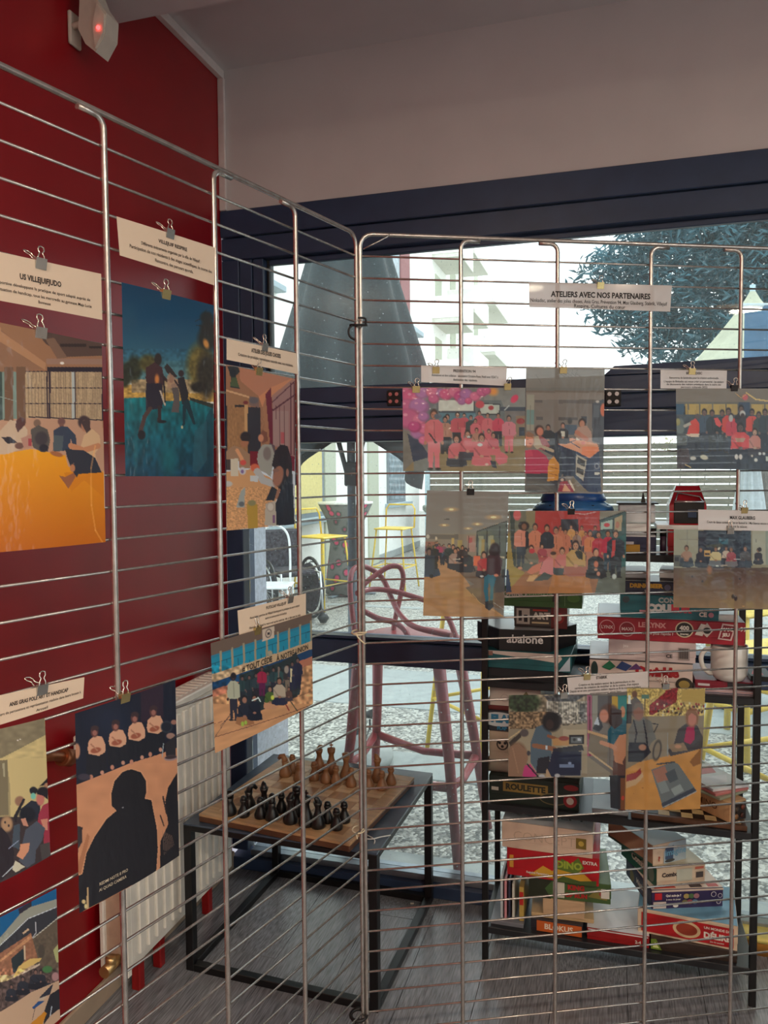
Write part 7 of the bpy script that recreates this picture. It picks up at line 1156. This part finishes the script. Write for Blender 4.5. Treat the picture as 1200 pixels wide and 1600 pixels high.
PICS = [
 ('laminated picture of people seated round a bright orange judo mat', 'L', [(-60, 492), (159, 537), (165, 847), (-60, 868)], judo, (63, 521), 's', LR),
 ('laminated picture of dark figures sparring under a deep blue sky', 'L', [(190, 441), (334, 477), (334, 745), (196, 744)], sky, (259, 461), 'g', (206, 200, 206)),
 ('laminated picture of people busy round a patterned indoor table', 'L', [(353, 570), (461, 592), (461, 819), (354, 829)], table1, (404, 581), 'g', (210, 194, 180)),
 ('laminated picture of a sports hall team under a slogan banner', 'L', [(329, 1005), (487, 958), (489, 1100), (336, 1177)], hall, (402, 986), 'g', LR),
 ('laminated picture of a hooded silhouette before four seated drummers', 'L', [(117, 1115), (274, 1062), (280, 1337), (124, 1427)], drums, (195, 1091), 'g', LR),
 ('laminated picture of musicians with a grey-shirted player, second lowest of the panel', 'L', [(-60, 1152), (70, 1122), (79, 1337), (-60, 1405)], percu, None, 's', LR),
 ('laminated picture of a sunny terrace with yellow parasols, lowest of the panel', 'L', [(-60, 1462), (88, 1388), (94, 1592), (-60, 1700)], terrace, None, 's', LR),
 ('laminated picture of a pink-clad group amid pink balloons', 'R', [(629, 606), (821, 606), (820, 737), (630, 736)], pink, (650, 609), 'g', (196, 188, 190)),
 ('laminated picture of a meeting round a blue-draped table with a magenta jacket in front', 'R', [(822, 574), (945, 576), (942, 772), (820, 768)], meet, (880, 579), 'g', (190, 184, 190)),
 ('laminated picture of a long room seen past a standing person in jeans', 'R', [(667, 766), (795, 768), (787, 965), (661, 962)], corridor, (735, 769), 'k', (190, 180, 182)),
 ('laminated picture of an orange and pink clad group before a red wall', 'R', [(795, 798), (979, 798), (977, 926), (790, 928)], group, (892, 800), 'k', (200, 180, 176)),
 ('laminated picture of a group in orange vests before tall windows', 'R', [(1056, 607), (1222, 607), (1222, 735), (1058, 732)], vests, (1147, 607), 'k', (196, 184, 180)),
 ('laminated picture of a bare wooden hall with distant seated people', 'R', [(1053, 827), (1222, 830), (1222, 952), (1052, 949)], dance, (1141, 830), 's', (204, 184, 170)),
 ('laminated picture of a stallholder with dark curly hair leaning over a blue crate', 'R', [(795, 1086), (956, 1084), (954, 1214), (794, 1213)], work12, (881, 1087), 's', LR2),
 ('laminated picture of a woman in teal beside a wooden bench, between two others', 'R', [(949, 1083), (982, 1080), (978, 1265), (954, 1262)], work2, None, 's', LR2),
 ('laminated picture of two seated people behind a wooden table with a leaflet', 'R', [(980, 1074), (1102, 1075), (1094, 1264), (976, 1265)], work3, (1040, 1073), 's', LR2),
]
for i, (lab, side, q, fn, cl, cc, ref) in enumerate(PICS):
    o, oc = sheet('picture_print', lab, 'picture', q, side, GP, fn, ref=ref, off=.0155+(.0012 if fn in (work3, group) else 0), bulge=.006 if side == 'L' else .0035)
    if fn is hall: letter(o, oc, [('# TOUT CÉDE', .40, .335, .078, .02, .29), ('À NOTRE UNION', .77, .352, .078, .02, .36)])
    if fn is drums: letter(o, oc, [('REDMI NOTE 8 PRO', .30, .905, .022, .01, .26), ('AI QUAD CAMERA', .29, .935, .022, .01, .25)], mat('white_print', S(200, 190, 170), .5))
    short = lab.replace('laminated picture of ', '')
    if cl: clip('binder clip holding the picture of '+' '.join(short.split()[:10]), cl[0], cl[1], side, 1., col=cc, off=.0165, lean=.1*(i % 3-1))
clip('second binder clip on the picture of the pink-clad balloon group', 793, 605, 'R', .9, col='g', off=.0165, lean=.2)
